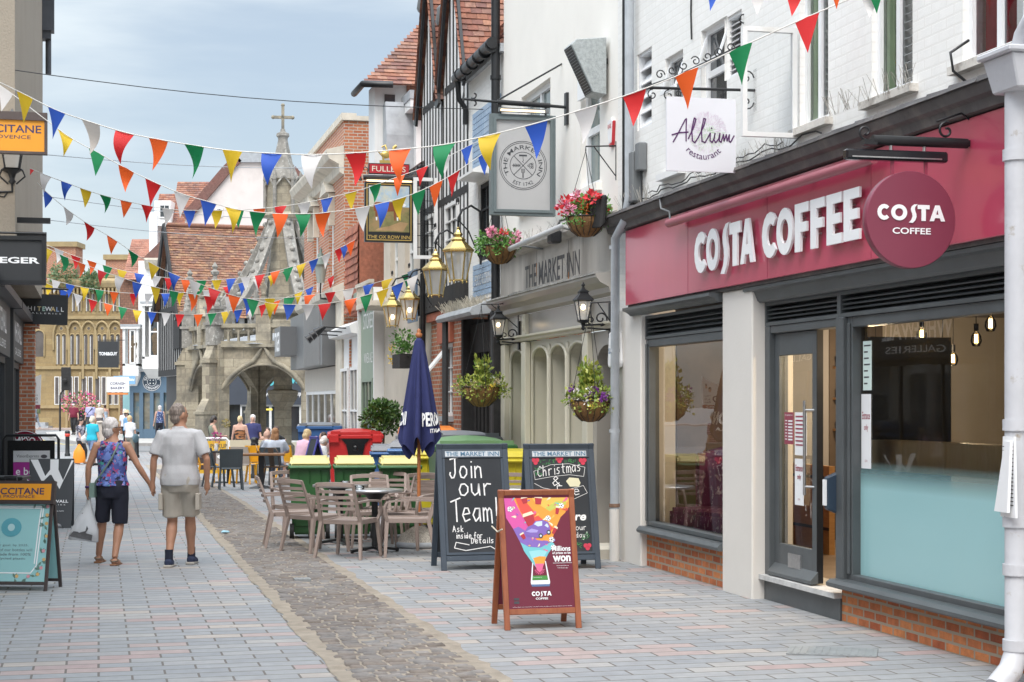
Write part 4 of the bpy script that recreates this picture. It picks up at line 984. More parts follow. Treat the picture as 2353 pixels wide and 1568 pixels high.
for w in bwin[:2]:
    m = MB();a,b = w[0]-.25,w[1]+.25;m.prism([(a,7.02),(b,7.02),((a+b)/2,7.36)],-.22,0);m.box(a+.05,a+.2,-.15,0,6.2,7.0);m.box(b-.2,b-.05,-.15,0,6.2,7.0);m.build('pediment',M_STONE,BB)
m = MB();m.loft([(0,4.22),(-.1,4.24),(-.25,4.40),(-.28,4.55),(0,4.68)],c0,c1);m.build('stone_band',M_STONE,BB)
m = MB();m.box(c0-.1,-23.8,-.38,.2,2.72,4.2);fb = m.build('shop_fascia',mat('dark_ribbed_metal',(.13,.135,.14),.4,.05,2),BB)
m = MB();x = -27.5
while x < -24.2: m.box(x,x+.05,-.41,-.38,2.74,4.18);x += .13
m.build('rib',mat('grey_rib_metal',(.22,.225,.23),.35,.05,2),fb)
ts = fthing('shop_name_letters','block white letters of a shop name on a dark box end','sign',-30.85,.38,3.15)
m = MB();m.box(-.1,1.5,-.45,0,-.05,.75);m.build('box',mat('dark_ribbed_metal',(.13,.135,.14)),ts);m = MB();m.text('TIGER',.72,.34,1.3,.55,-.455,bold=.03);m.build('lettering',M_LETTER,ts)
m = MB();m.box(c0+.2,-23.9,.0,.3,2.1,2.7);m.build('cream_blind',mat('cream_slats',(.52,.48,.42),.6,.05,4),BB)
m = MB();m.box(c0+.2,-23.9,.02,.3,-.4,.3);m.build('stall_riser',M_WHITE,BB)
f = window(BB,c0+.3,-23.95,.3,2.1,.02,M_WHITE,M_DARKGLASS,5,1,.09,.08)
m = MB();m.box(-23.8,c1,-.05,.4,-.4,4.25);m.build('corner_pier',M_STONE,BB)
m = MB();m.box(c1-.05,c1,.0,4,-.4,4.3);m.build('side_wall',M_REDBRICK,BB)
# lantern on the brick house
ln = fthing('wall_lantern','green capped old street lantern on the tall red brick house','lantern',fx(770),0,4.35)
o1 = offat(fx(770),737);m = MB();m.tube([(0,0,0),(0,-o1,.02)],.025,6);m.tube([(0,-o1,.0),(-.08,-o1,.25),(.0,-o1,.4)],.02,6);m.build('bracket',M_BLACK,ln)
m = MB();m.lathe([(.10,.40),(.18,.85)],(0,-o1,0),6);m.build('pane',M_PALEPANE,ln);m = MB();m.lathe([(.22,.85),(.15,.96),(.08,1.03),(.08,1.1),(.03,1.16),(.04,1.22),(.0,1.3)],(0,-o1,0),8);m.build('cap',mat('verdigris_iron',(.13,.17,.15),.6,.2,8),ln)
# ================================================================= the market cross
M_CROSS = brick('weathered_ashlar',(.29,.25,.18),(.42,.37,.275),(.20,.17,.13),w=.55,h=.30,ms=.008,bump=.5,dirt=(.13,.12,.10),dt=(.46,.72),var=.3)
M_CROSS2 = mat('lichened_stone',(.31,.275,.205),.95,.2,4,.8,22,stain=(.15,.14,.12),st=(.44,.66),ss=2.2)
M_CROSSR = mat('lichen_spotted_rib',(.25,.235,.21),.95,.3,5,.9,25,stain=(.50,.49,.44),st=(.56,.68),ss=7)
cY = 62.;cP = gx(650,cY)
MC = thing('market_cross','old hexagonal stone market cross with open arches, flying ribs and a crowned spire','market cross',cP,.1335)
CR = 3.45;HB = [radians(-42.6+60*k) for k in range(6)]
def hv(b,r): return Vector((r*sin(b),-r*cos(b),0))
for k in range(6):
    b0,b1 = HB[k],HB[(k+1) % 6];P0,P1 = hv(b0,CR),hv(b1,CR);mid = (P0+P1)/2;ux = (P1-P0).normalized();out = mid.normalized()
    Mx = Matrix(((ux.x,-out.x,0,P0.x),(ux.y,-out.y,0,P0.y),(0,0,1,0),(0,0,0,1)))   # local x along face, y inward
    Wd = (P1-P0).length;a,b = .26,Wd-.26
    m = MB();m.M = Mx;n = 14
    # arch with an ogee hood
    def arc(t): 
        x = a+(b-a)*t;u = abs(2*t-1);return (x,2.45+.95*(1-u**2.3))
    P = [(a,.0)]+[arc(i/n) for i in range(n+1)]+[(b,.0)]
    for p,q in zip(P[1:-1],P[2:-1]): m.quad((p[0],-.02,p[1]),(q[0],-.02,q[1]),(q[0],-.02,4.0),(p[0],-.02,4.0));m.quad((p[0],.38,p[1]),(p[0],.38,4.0),(q[0],.38,4.0),(q[0],.38,q[1]))
    for p,q in zip(P,P[1:]): m.quad((p[0],-.02,p[1]),(p[0],.38,p[1]),(q[0],.38,q[1]),(q[0],-.02,q[1]))
    m.build('arch',M_CROSS,MC)
    m = MB();m.M = Mx;H_ = []
    for i in range(17):
        t = i/16;x,z = arc(t);u = abs(2*t-1);H_.append((x,-.06,z+.10+.55*max(0,1-u*3.2)**1.6))
    m.tube(H_,.085,6);m.tube([(x,-.02,z-.12) for (x,y,z) in [(q[0],0,q[1]+.1) for q in [arc(i/16) for i in range(17)]]],.05,6);m.build('ogee_hood',M_CROSS2,MC)
    # string course and traceried parapet
    m = MB();m.M = Mx;m.box(-.1,Wd+.1,-.16,.3,3.98,4.10);m.box(-.05,Wd+.05,-.10,.16,4.66,4.80);m.box(-.05,Wd+.05,-.05,.12,4.10,4.2)
    N = 9
    for i in range(N+1):
        x = .12+(Wd-.24)*i/N;m.box(x-.035,x+.035,-.04,.08,4.18,4.68)
        if i < N:
            xe = x+(Wd-.24)/N;mm = (x+xe)/2;m.prism([(x+.03,4.66),(x+.03,4.50),(mm,4.64),(xe-.03,4.50),(xe-.03,4.66)],-.02,.06)
    m.build('parapet',M_CROSS2,MC)
    m = MB();m.M = Mx;c = Wd/2;m.box(c-.26,c+.26,-.12,.2,4.1,5.15);m.prism([(c-.32,5.12),(c+.32,5.12),(c+.05,5.75),(c-.05,5.75)],-.14,.2);m.ball((c,0,5.82),.10,8);m.prism([(c-.07,5.85),(c+.07,5.85),(c+.12,6.05),(c,6.25),(c-.12,6.05)],-.06,.06)
    m.build('face_niche',M_CROSS,MC)
    # pier, stepped buttress and pinnacle
    Mp = Matrix.Translation(P0) @ Matrix.Rotation(b0,4,'Z')
    m = MB();m.M = Mp;m.box(-.30,.30,-.10,.40,0,4.05);m.box(-.2,.2,-.75,-.10,0,1.75)
    m.hexa([(-.2,-.75,1.75),(.2,-.75,1.75),(.2,-.10,1.75),(-.2,-.10,1.75)],[(-.17,-.45,2.2),(.17,-.45,2.2),(.17,-.1,2.2),(-.17,-.1,2.2)]);m.box(-.17,.17,-.45,-.1,2.2,3.55)
    m.hexa([(-.17,-.45,3.55),(.17,-.45,3.55),(.17,-.1,3.55),(-.17,-.1,3.55)],[(-.17,-.2,4.05),(.17,-.2,4.05),(.17,-.1,4.05),(-.17,-.1,4.05)])
    for z in (1.72,3.5): m.box(-.24,.24,-.80+(.3 if z > 2 else 0),-.05,z-.06,z+.04)
    m.build('buttress',M_CROSS,MC)
    m = MB();m.M = Mp;m.box(-.22,.22,-.24,.22,4.05,5.35)
    for z in (4.75,5.3): m.box(-.28,.28,-.3,.28,z,z+.09)
    m.lathe([(.24,5.4),(.15,5.9),(.07,6.45),(.13,6.52),(.16,6.60),(.06,6.68),(.11,6.78),(.0,6.95)],(0,0,0),6,False);
    for q in range(6): m.ball((.0,-.2+.02*q,5.45+q*.17),.055,6);m.ball((.19-.02*q,0,5.45+q*.17),.055,6);m.ball((-.19+.02*q,0,5.45+q*.17),.055,6)
    m.build('pinnacle',M_CROSSR,MC)
    # flying rib
    m = MB();V = [];nn = 12;R_ = []
    for i in range(nn+1):
        t = i/nn;r = 3.2*(1-t)+.42*t;z = 5.0+3.4*(t**1.9)+.35*t
        R_.append((r,z))
    per = Vector((cos(b0),sin(b0),0))
    for r,z in R_:
        c = hv(b0,r)
        for s_,dz in ((-.17,-.26),(.17,-.26),(.21,.16),(0,.32),(-.21,.16)): V.append(c+per*s_+Vector((0,0,z+dz)))
    m.add(V,[(i*5+q,i*5+(q+1) % 5,i*5+5+(q+1) % 5,i*5+5+q) for i in range(nn) for q in range(5)])
    for i in range(1,nn):
        r,z = R_[i];c = hv(b0,r);m.ball((c.x,c.y,z+.33),.10,6)
    m.build('flying_rib',M_CROSSR,MC)
m = MB();m.lathe([(.46,0),(.46,.5),(.34,.6),(.33,1.9),(.38,1.95),(.56,2.25),(.60,2.5),(.36,2.55),(.34,3.9)],n=8,smooth=False,a0=.4);m.build('central_column',M_CROSS,MC)
m = MB();m.lathe([(3.1,3.92),(2.2,3.85),(1.2,3.72),(.36,3.3)],n=12,smooth=False,caps=False);m.build('vault',M_CROSS2,MC)
m = MB();m.lathe([(3.3,4.1),(.6,4.6)],n=6,smooth=False,a0=.2,caps=False);m.lathe([(3.3,3.97),(.1,3.98)],n=6,smooth=False,caps=False,a0=.2);m.build('lead_roof',M_LEAD,MC)
m = MB();m.lathe([(.78,4.55),(.80,5.0),(.62,5.1),(.62,5.2),(.82,5.3),(.80,5.42),(.60,5.55),(.52,6.4),(.46,7.6),(.52,8.5),(.62,8.75)],n=8,smooth=False,a0=.4);m.build('shaft',M_CROSS,MC)
m = MB();m.lathe([(.70,8.75),(.76,8.85),(.60,8.95),(.57,10.05),(.68,10.15)],n=6,smooth=False,a0=.05);m.build('lantern',M_CROSS,MC)
m = MB()
for k in range(6):
    a = k*pi/3+.05;c = Vector((.64*cos(a),.64*sin(a),0));m.cyl(c+Vector((0,0,8.85)),c+Vector((0,0,10.15)),.07,n=6);m.lathe([(.08,10.1),(.05,10.4),(0,10.5)],c,6)
    a2 = a+pi/6;d = Vector((.64*cos(a2),.64*sin(a2),0));m.bar(c+Vector((0,0,9.85)),d*.95+Vector((0,0,10.25)),.06);
    c2 = Vector((.64*cos(a+pi/3),.64*sin(a+pi/3),0));m.bar(c2+Vector((0,0,9.85)),d*.95+Vector((0,0,10.25)),.06)
m.build('lantern_shaft',M_CROSSR,MC)
m = MB();m.lathe([(.64,10.1),(.36,10.75),(.17,11.6),(.18,11.68),(.24,11.75),(.22,11.85),(.10,11.9),(.08,12.0)],n=6,smooth=False);m.build('spire',M_CROSSR,MC)
m = MB();m.box(-.055,.055,-.05,.05,11.95,12.85);m.box(-.33,.33,-.05,.05,12.38,12.48)
for x,z in ((-.35,12.43),(.35,12.43),(0,12.87)): m.ball((x,0,z),.075,8)
m.build('stone_finial',M_CROSS2,MC)
# ================================================================= timbered house behind the cross
def corner(x,Y,rz,name,lab,cat='building'): return thing(name,lab,cat,gx(x,Y),rz)
M_STUCCO = mat('pale_pink_stucco',(.66,.60,.57),.85,.05,1,.15,20,stain=(.54,.49,.46),st=(.55,.75),ss=.6)
TH2 = corner(418,70,radians(22),'timbered_house','black and white timbered house with a big lichened tile roof behind the cross')
L_,D_ = 9.5,5.0
m = MB();m.box(0,L_,.0,D_,3.2,6.0);m.add([(0,0,6),(0,D_,6),(0,D_/2,9.5)],[(0,2,1)]);m.build('plaster_wall',M_PLASTER,TH2)
m = MB()
for i in range(13): y = D_*i/12;h = 6+3.5*(1-abs(y-D_/2)/(D_/2));m.box(-.04,0,y-.07,y+.07,3.3,h)
for i in range(26): x = L_*i/25;m.box(x-.06,x+.06,-.04,0,3.3,6.0)
m.box(-.06,L_,-.06,0,3.2,3.45);m.box(-.06,0,-.06,D_,3.2,3.45);m.box(-.07,0,0,D_,5.9,6.1);m.box(-.07,0,.2,1.6,4.3,5.5);m.box(-.06,L_,-.05,0,5.8,6.0)
m.build('timber_frame',M_BLACKMATT,TH2)
u = Vector((0,D_/2+.35,3.5+.35*1.4)).normalized()
m = MB();tiles(m,(-.25,-.35,5.55),(1,0,0),u,(0,-u.z,u.y),L_+.3,4.9,.135,.03,.20,.012);m.quad((-.2,D_/2,9.52),(L_,D_/2,9.52),(L_,D_+.3,5.6),(-.2,D_+.3,5.6));m.cyl((-.25,D_/2,9.6),(L_,D_/2,9.62),.10,n=8);m.build('roof',M_TILEO,TH2)
m = MB();m.bar((-.28,-.35,5.5),(-.28,D_/2,9.55),.08,.35);m.bar((-.28,D_+.35,5.5),(-.28,D_/2,9.55),.08,.35);m.build('bargeboard',M_BLACKMATT,TH2)
m = MB();m.box(.3,L_,.1,D_,-.4,3.2);m.build('ground_storey',mat('dim_shop',(.05,.05,.052),.6,.2,1),TH2)
aw = corner(500,69.3,.06,'shoe_shop_front','dark shoe shop front with a navy fascia and pink and blue lettering behind the arches','shop')
def px2x(x): return (x-500)/FPX*69.3
m = MB();m.box(-.3,7.0,.0,.5,1.98,3.35);fb = m.build('fascia',mat('navy_fascia',(.055,.065,.085),.6,.06,2),aw)
m = MB();m.use(mat('pink_lettering',(.75,.14,.27),.5)).text('s',px2x(596),2.98,None,.33,-.012,bold=.04,shear=.2);m.use(mat('cyan_lettering',(.12,.55,.62),.5)).text('hoe a',px2x(634),3.0,1.02,.5,-.012,bold=.035,shear=.2);m.text('way',px2x(681),2.93,.82,.42,-.012,bold=.035,shear=.2)
m.use(M_LETTER).text('the world',px2x(610),2.42,.85,.19,-.012,bold=.03);m.text('walking',px2x(652),2.42,.6,.19,-.012,bold=.03);m.text('company',px2x(687),2.38,.55,.19,-.012,bold=.03);m.build('lettering',None,fb)
m = MB();m.box(-.3,7,.1,.4,-.1,.45);m.build('stall_riser',M_PUTTY,aw)
window(aw,.9,7,.45,1.98,.1,M_WHITE,M_DARKGLASS,5,1,.07,.10)
MB().box(.0,.45,.05,.2,-.1,2.0).build('door_post',wood('red_brown_wood',(.30,.09,.03),(.40,.14,.05)),aw)
MB().box(.45,.9,.2,.25,-.1,2.0).build('door',M_DARKGLASS,aw)
MB().box(1.4,2.2,.09,.095,1.75,1.82).build('shop_light',mat('yellow_shop_light',(.8,.62,.1),.5,0,emit=.5),aw)
# ================================================================= pale gabled house
PG = corner(575,92,0,'pale_gabled_house','tall pale pink rendered house with a blunt gable rising behind the tile roof')
def P_(x,y,Y=92,x0=575): return ((x-x0)/FPX*Y,CAMH+(HYP-y)/FPX*Y-gz(Y))
poly = [P_(425,700),P_(425,505),P_(450,478),P_(520,396),P_(549,367),P_(612,367),P_(672,394),P_(700,428),P_(730,470),P_(730,700)]
m = MB();m.prism(poly,0,8);m.build('wall',M_STUCCO,PG)
for (a,b),(c,d) in zip(poly[1:8],poly[2:9]):
    m = MB();m.bar((a,-.1,b+.08),(c,-.1,d+.08),.5,.16,up=(0,1,0));m.build('roof_edge',M_LEAD if abs(b-d) < .05 else M_TILE,PG)
for x0,x1,y0,y1 in ((527,545,478,500),(496,512,478,500)):
    a,b = P_(x0,y1),P_(x1,y0);window(PG,a[0],b[0],a[1],b[1],-.05,M_WHITE,M_DARKGLASS,3,2,.07,.03)
TS = corner(405,96,0,'tiled_dormer_roof','stepped brown tile roof with a small white dormer left of the pale gable','roof')
def Q_(x,y,Y=96,x0=405): return ((x-x0)/FPX*Y,CAMH+(HYP-y)/FPX*Y-gz(Y))
a,b = Q_(363,520),Q_(470,430);m = MB();tiles(m,(a[0],-1,a[1]),(1,0,0),(0,.6,.8),(0,-.8,.6),2.5,2.3,.14,.03,.2);tiles(m,(Q_(400,500)[0],-.5,a[1]+.6),(1,0,0),(0,.6,.8),(0,-.8,.6),1.8,2.5,.14,.03,.2)
m.box(a[0],b[0],0,4,-1,a[1]+.3);m.build('roof',M_TILE,TS)
c = Q_(383,505);m = MB();m.box(c[0]-.4,c[0]+.5,-1.4,0,c[1]-.5,c[1]+.9);m.build('dormer',M_WHITE,TS)
w0 = Q_(378,508);window(TS,w0[0],w0[0]+.6,w0[1],w0[1]+.75,-1.47,M_WHITE,M_DARKGLASS,2,2,.06,.03)
c = Q_(366,540);MB().box(c[0]-.25,c[0]+.2,-1.5,-.5,c[1]-1.2,c[1]+1.1).build('white_bay',M_UPVC,TS)
# ================================================================= white bay windowed shop
SS = corner(340,86,0,'white_bay_house','white painted house with two sash bay windows above a slate blue shop front')
def R_(x,y,Y=86,x0=340): return ((x-x0)/FPX*Y,CAMH+(HYP-y)/FPX*Y-gz(Y))
m = MB();a,b = R_(318,855),R_(402,600);m.box(a[0],b[0]+1,0,6,a[1]-.2,b[1]);m.build('wall',M_WHITE,SS)
m = MB();c,d = R_(333,595),R_(400,545);m.prism([(c[0],c[1]),(d[0]+.6,c[1]),(d[0]+.6,d[1]+.3),(d[0]-.35,d[1])],-.4,5);m.build('roof',M_TILE,SS)
m = MB();m.loft([(0,c[1]-.55),(-.2,c[1]-.5),(-.45,c[1]-.1),(-.45,c[1]),(0,c[1])],c[0]+.05,d[0]+.6)
for i in range(9): x = c[0]+.15+i*.2;m.box(x,x+.08,-.4,-.1,c[1]-.22,c[1]-.08)
m.build('cornice',M_STONE,SS)
def bay(x0,x1,y0,y1,dep):
    a,b = R_(x0,y1),R_(x1,y0);m = MB();m.box(a[0],b[0],-dep,0,a[1]-.5,a[1]+.1);m.box(a[0]-.08,b[0]+.08,-dep-.1,0,b[1]-.12,b[1]);m.box(a[0],a[0]+.12,-dep,0,a[1],b[1]-.1);m.box(b[0]-.12,b[0],-dep,0,a[1],b[1]-.1)
    m.hexa([(a[0]+.2,-.1,a[1]-1.0),(b[0]-.2,-.1,a[1]-1.0),(b[0]-.2,0,a[1]-1.0),(a[0]+.2,0,a[1]-1.0)],[(a[0],-dep,a[1]-.5),(b[0],-dep,a[1]-.5),(b[0],0,a[1]-.5),(a[0],0,a[1]-.5)]);f = m.build('bay',M_WHITE,SS)
    MB().box(a[0]-.1,b[0]+.1,-dep-.12,0,b[1],b[1]+.1).build('lead_flat',M_LEAD,f)
    w = window(SS,a[0]+.34,b[0]-.14,a[1]+.1,b[1]-.16,-dep-.02,M_WHITE,M_DARKGLASS,1,2,.08,.05);
    m = MB();x = (a[0]+b[0])/2+.15;m.lathe([(.05,0),(.16,.3),(.12,.6),(.2,.95),(.08,1.12),(.07,1.2),(.1,1.3),(0,1.42)],(x,-dep-.0,a[1]+.15),10,sy=.12);m.build('shop_mannequin',mat('sequin_dress',(.12,.085,.05),.4,.5,30),w)
bay(289,325,752,842,.7);bay(334,378,700,826,.7)
for x0,x1,y0,y1 in ((352,360,640,690),(386,393,620,660)):
    a,b = R_(x0,y1),R_(x1,y0);window(SS,a[0],b[0],a[1],b[1],-.05,M_WHITE,M_DARKGLASS,1,2,.05,.04)
M_SLBLUE = mat('slate_blue_paint',(.10,.165,.235),.5,.06,2)
a,b = R_(299,903),R_(392,855);m = MB();m.box(a[0],b[0],-.1,.6,a[1],b[1]);fb = m.build('shop_fascia',M_SLBLUE,SS)
m = MB();m.box(a[0]-.1,b[0]+.1,-.35,.6,b[1],b[1]+.18);m.build('lead_cornice',M_LEAD,SS)
c = R_(350,878);m = MB();m.disc(c[0],c[1],.47,-.12,28);m.build('roundel',mat('ink_roundel',(.035,.055,.08),.5,.05),fb)
m = MB()
for r in (.46,.23): m.ring(c[0],c[1],r-.022,r,-.125)
m.text('SEASALT',c[0],c[1],.95,.13,-.126,bold=.02,warp=lambda X,Z: ((.34+Z)*sin(X/.34),(.34+Z)*cos(X/.34)));m.text('CORNWALL',c[0],c[1],.8,.11,-.126,bold=.02,warp=lambda X,Z: ((.34-Z)*sin(X/.34),-(.34-Z)*cos(X/.34)))
for dx in (-.08,.08):
    for dz in (-.08,.08): m.disc(c[0]+dx,c[1]+dz,.035,-.126,10)
m.build('lettering',M_LETTER,fb)
x0,x1 = R_(303,0)[0],R_(392,0)[0]
m = MB();m.box(x0,x1,-.08,.4,-.3,.55);
for q in (0,.25,.52,.78,1): xx = x0+(x1-x0)*q;m.box(xx-.09,xx+.09,-.1,.3,-.3,a[1])
m.build('shop_frame',M_SLBLUE,SS)
m = MB();m.quad((x0,.15,.5),(x1,.15,.5),(x1,.15,a[1]),(x0,.15,a[1]));m.build('shop_window',mat('warm_shop_window',(.30,.27,.20),.08,.5,1.4,spec=.9,stain=(.10,.20,.25),st=(.45,.65)),SS)
# turquoise neighbour, tiled brick house
JJ = corner(303,88,0,'turquoise_shop','narrow turquoise shop front beside the slate blue shop','shop')
m = MB();m.box(-.35,.35,-.5,3,-.3,3.0);m.box(-.5,.4,-.6,3,3.0,3.25);m.build('front',mat('turquoise_paint',(.28,.50,.53),.5,.06),JJ);m = MB();m.box(-.45,-.36,-.1,2,-.3,3);m.build('side_window',M_DARKGLASS,JJ)
BT = corner(300,95,0,'tile_hung_brick_house','brown tile hung house with a bright pinkish tile roof')
def T_(x,y,Y=95,x0=300): return ((x-x0)/FPX*Y,CAMH+(HYP-y)/FPX*Y-gz(Y))
a,b = T_(276,1000),T_(352,640);m = MB();m.box(a[0],b[0],0,5,-.5,b[1]);m.build('wall',brick('brown_tile_hanging',(.20,.10,.065),(.28,.145,.095),(.10,.06,.05),w=.22,h=.14,ms=.008),BT)
c,d = T_(284,640),T_(355,575);m = MB();tiles(m,(c[0],-.3,c[1]-.1),(1,0,0),(.06,.55,.82),(0,-.82,.55),d[0]-c[0],2.9,.13,.02,.2);m.build('roof',tilemat('bright_pinkish_tile',[(.44,.20,.14),(.50,.25,.18),(.40,.17,.12)]),BT)
# ================================================================= victorian bank
M_BANK = brick('yellow_ashlar',(.285,.20,.095),(.37,.275,.135),(.24,.18,.10),w=.9,h=.42,ms=.012,bump=.3,dirt=(.20,.155,.09),dt=(.52,.82),var=.22)
M_BANKT = mat('yellow_stone_trim',(.35,.265,.14),.9,.12,2,.3,12,stain=(.24,.19,.12),st=(.55,.8))
M_BANKG = mat('bank_window_pane',(.10,.085,.08),.1,.3,1,spec=.8)
BK = corner(150,118,0,'victorian_bank','yellow stone Victorian bank with rows of paired round headed windows')
def K_(x,y,Y=118,x0=150): return ((x-x0)/FPX*Y,CAMH+(HYP-y)/FPX*Y)
x0,x1 = K_(-40,0)[0],K_(284,0)[0];zt = K_(0,665)[1]
MB().box(x0,x1,0,10,-.2,zt).build('wall',M_BANK,BK)
m = MB();m.loft([(0,zt-.1),(-.4,zt+.1),(-.5,zt+.4),(-.5,zt+.55),(0,zt+.8)],x0,x1)
for i in range(36): x = x0+.2+i*(x1-x0-.4)/35;m.box(x,x+.12,-.42,0,zt-.35,zt+.05)
m.build('cornice',M_BANKT,BK)
m = MB();m.box(x0,x1,-.1,.6,zt+.8,zt+1.0);m.build('parapet',M_BANKT,BK)
for y in (730,845,935): 
    z = K_(0,y)[1];MB().box(x0,x1,-.14,0,z-.12,z+.1).build('string_course',M_BANKT,BK)
def lanc(cx,w,z0,z1,tracery=True):
    r = w/2;P = [(cx-r,z0),(cx+r,z0)]+[(cx+r*cos(pi*k/8),z1-r+r*sin(pi*k/8)) for k in range(9)]
    m = MB();m.flat(P,-.012);f = m.build('window',M_BANKG,BK)
    m = MB();m.tube([(cx-r,-.05,z0)]+[(cx-r*cos(pi*k/8)*1.05,-.05,z1-r+r*1.05*sin(pi*k/8)) for k in range(9)]+[(cx+r,-.05,z0)],.055,5);m.build('surround',M_BANKT,f)
    MB().box(cx-r+.04,cx-r+.10,-.03,-.015,z0,z1-r).build('white_frame',M_WHITE,f)
for x in (176,208,239,270):
    z0,z1 = K_(0,716)[1],K_(0,668)[1]
    for d in (-.19,.19): lanc(K_(x,0)[0]+d,.30,z0,z1-.1)
for x in (149,181,212,243,273):
    z0,z1 = K_(0,838)[1],K_(0,768)[1];cx = K_(x-8,0)[0]
    for d in (-.20,.20): lanc(cx+d,.32,z0,z1)
    m = MB();R0 = .52;m.tube([(cx-R0,-.1,z0+1.0)]+[(cx-R0*cos(pi*k/10),-.1,z1-.1+.95*sin(pi*k/10)) for k in range(11)]+[(cx+R0,-.1,z0+1.0)],.08,6);m.ring(cx,z1+.38,.10,.17,-.03,16);m.build('arch_mould',M_BANKT,BK)
    m = MB();m.disc(cx,z1+.38,.10,-.02,14);m.build('roundel',M_BANKG,BK)
    MB().box(cx+R0-.04,cx+R0+.12,-.2,0,z0-1,z1-.2).build('pilaster',M_BANKT,BK)
for x in (146,177,209,240,268):
    z0,z1 = K_(0,934)[1],K_(0,866)[1];cx = K_(x-8,0)[0]
    for d in (-.21,.21): f = window(BK,cx+d-.17,cx+d+.17,z0+.1,z1,-.05,M_WHITE,M_BANKG,1,1,.05,.03,dep=.04)
    MB().box(cx+.42,cx+.58,-.25,0,0,z1+.3).build('pilaster',M_BANKT,BK)
for cx,z0,z1 in ((K_(62,0)[0],K_(0,820)[1],K_(0,760)[1]),(K_(90,0)[0],K_(0,820)[1],K_(0,760)[1])): lanc(cx,.72,z0,z1)
a,b = K_(58,1000),K_(88,900);m = MB();m.prism([(a[0],.5),(b[0],.5),(b[0],2.6),((a[0]+b[0])/2,3.2),(a[0],2.6)],-.05,.02);m.build('doorway',mat('dark_doorway',(.06,.04,.03),.7),BK);MB().box(a[0]-.7,a[0],-.08,0,.5,2.6).build('door',wood('orange_door',(.33,.16,.05),(.42,.22,.08)),BK)
m = MB();m.box(a[0]-.9,b[0]+1,-1.2,0,0,.25);m.box(a[0]-.6,b[0]+.7,-.8,0,.25,.5);m.build('step',M_LEAD,BK)
for x0_,x1_,y0_,nm in ((95,165,553,'a'),(235,285,583,'b')):
    a,b = K_(x0_,640),K_(x1_,y0_);m = MB();m.box(a[0],b[0],1,3,a[1]-1,b[1]);c_ = m.build('chimney',M_REDBRICK,BK);MB().box(a[0]-.15,b[0]+.15,.85,3.15,b[1]-.35,b[1]).build('chimney_cap',M_BANKT,c_)
# weeds growing on the bank parapet
def leafcloud(m,c,r,n,size,sx=1,sy=1,sz=1,droop=0,flat=0,rnd=random):
    c = Vector(c)
    for _ in range(n):
        while True:
            p = Vector((rnd.uniform(-1,1),rnd.uniform(-1,1),rnd.uniform(-1,1)))
            if .25 < p.length < 1: break
        q = c+Vector((p.x*sx*r,p.y*sy*r,p.z*sz*r));d = (p+Vector((rnd.uniform(-.7,.7),rnd.uniform(-.7,.7),rnd.uniform(-.3,.9)-droop))).normalized()
        w = d.orthogonal().normalized();w = (w*cos(rnd.random()*6)+d.cross(w)*sin(rnd.random()*6));L = size*rnd.uniform(.7,1.3);h = w*L*.28;nn = d.cross(w)*L*.06
        m.add([q,q+d*L*.45+h+nn,q+d*L,q+d*L*.45-h+nn],[(0,1,2,3)])
    return m
M_WEED = leafmat('dusty_weed_leaf',(.10,.17,.075),(.20,.28,.14))
for x,y,r in ((150,632,.85),(212,648,.6)):
    a = K_(x,y);t_ = tag(leafcloud(MB(),(0,0,0),r,500,.22,1.1,.5,1.2).build('wall_weed',M_WEED),'large bushy weed on the bank parapet below the wide chimney' if x == 150 else 'small weed on the bank parapet beside the narrow chimney','plant')
    t_.location = (gx(150,118).x+a[0],117.5,a[1])
# far right is closed by the cross
# ================================================================= left side of the street
LOX,LOY = -6.39,20.;RZL = pi/2+TH
def lw(s,off=0,z=0): return Vector((LOX-s*SN+off*CS,LOY+s*CS+off*SN,z))
def lfx(x,off=0):
    a = (x-CXP)/FPX;return (LOX+off*CS-a*(LOY+off*SN))/(SN+a*CS)
def lY(s,off=0): return LOY+s*CS+off*SN
def loff(s,x): a = (x-CXP)/FPX;return (a*(LOY+s*CS)-(LOX-s*SN))/(CS-a*SN)
M_SANDR = mat('sandy_roughcast',(.31,.268,.215),.95,.07,1.2,.9,35,stain=(.25,.22,.18),st=(.58,.85))
M_DKSHOP = mat('charcoal_shop_paint',(.035,.037,.04),.45,.1,2)
LA = thing('roughcast_building','sandy roughcast building with a jutting upper wall over dark shop fronts','building',(LOX,LOY,0),RZL)
sE = 13.2;JT = .45
m = MB();m.box(2,sE,-JT,6,3.75,10.6);m.build('upper_wall',M_SANDR,LA)
m = MB();m.box(-3.5,sE-.15,.0,6,-.2,3.75);m.build('lower_wall',mat('pale_lower_render',(.58,.53,.45),.9,.06,1.5,.4,30),LA)
m = MB();m.box(2,sE+.05,-JT-.3,6,10.6,10.8);m.build('roof',M_LEAD,LA)
for i,(a,b) in enumerate(((-3.2,2.2),(2.6,7.6),(8.0,12.6))):
    m = MB();m.box(a,b,-.12,0,2.5,3.3);m.box(a-.1,b+.1,-.3,0,3.3,3.42);fb = m.build('shop_fascia',M_DKSHOP,LA)
    if i: m = MB();m.text('WHITEWALL',(a+b)/2,3.0,2.6,.34,-.125,bold=.02);m.text('GALLERIES',(a+b)/2,2.66,2.2,.12,-.125);m.build('lettering',M_LETTER,fb)
    window(LA,a+.15,b-.15,.5,2.5,-.05,M_DKSHOP,M_DARKGLASS,3,1,.1,.07)
    m = MB();m.box(a-.12,a+.1,-.16,0,-.1,3.3);m.build('pilaster',M_DKSHOP,LA)
m = MB();m.box(sE-.55,sE-.1,-.32,.0,-.2,3.2);m.box(sE-.6,sE-.05,-.40,0,3.2,3.42);m.box(sE-.6,sE-.02,-.44,0,3.42,3.75);m.build('brick_pier',M_REDBRICK,LA)
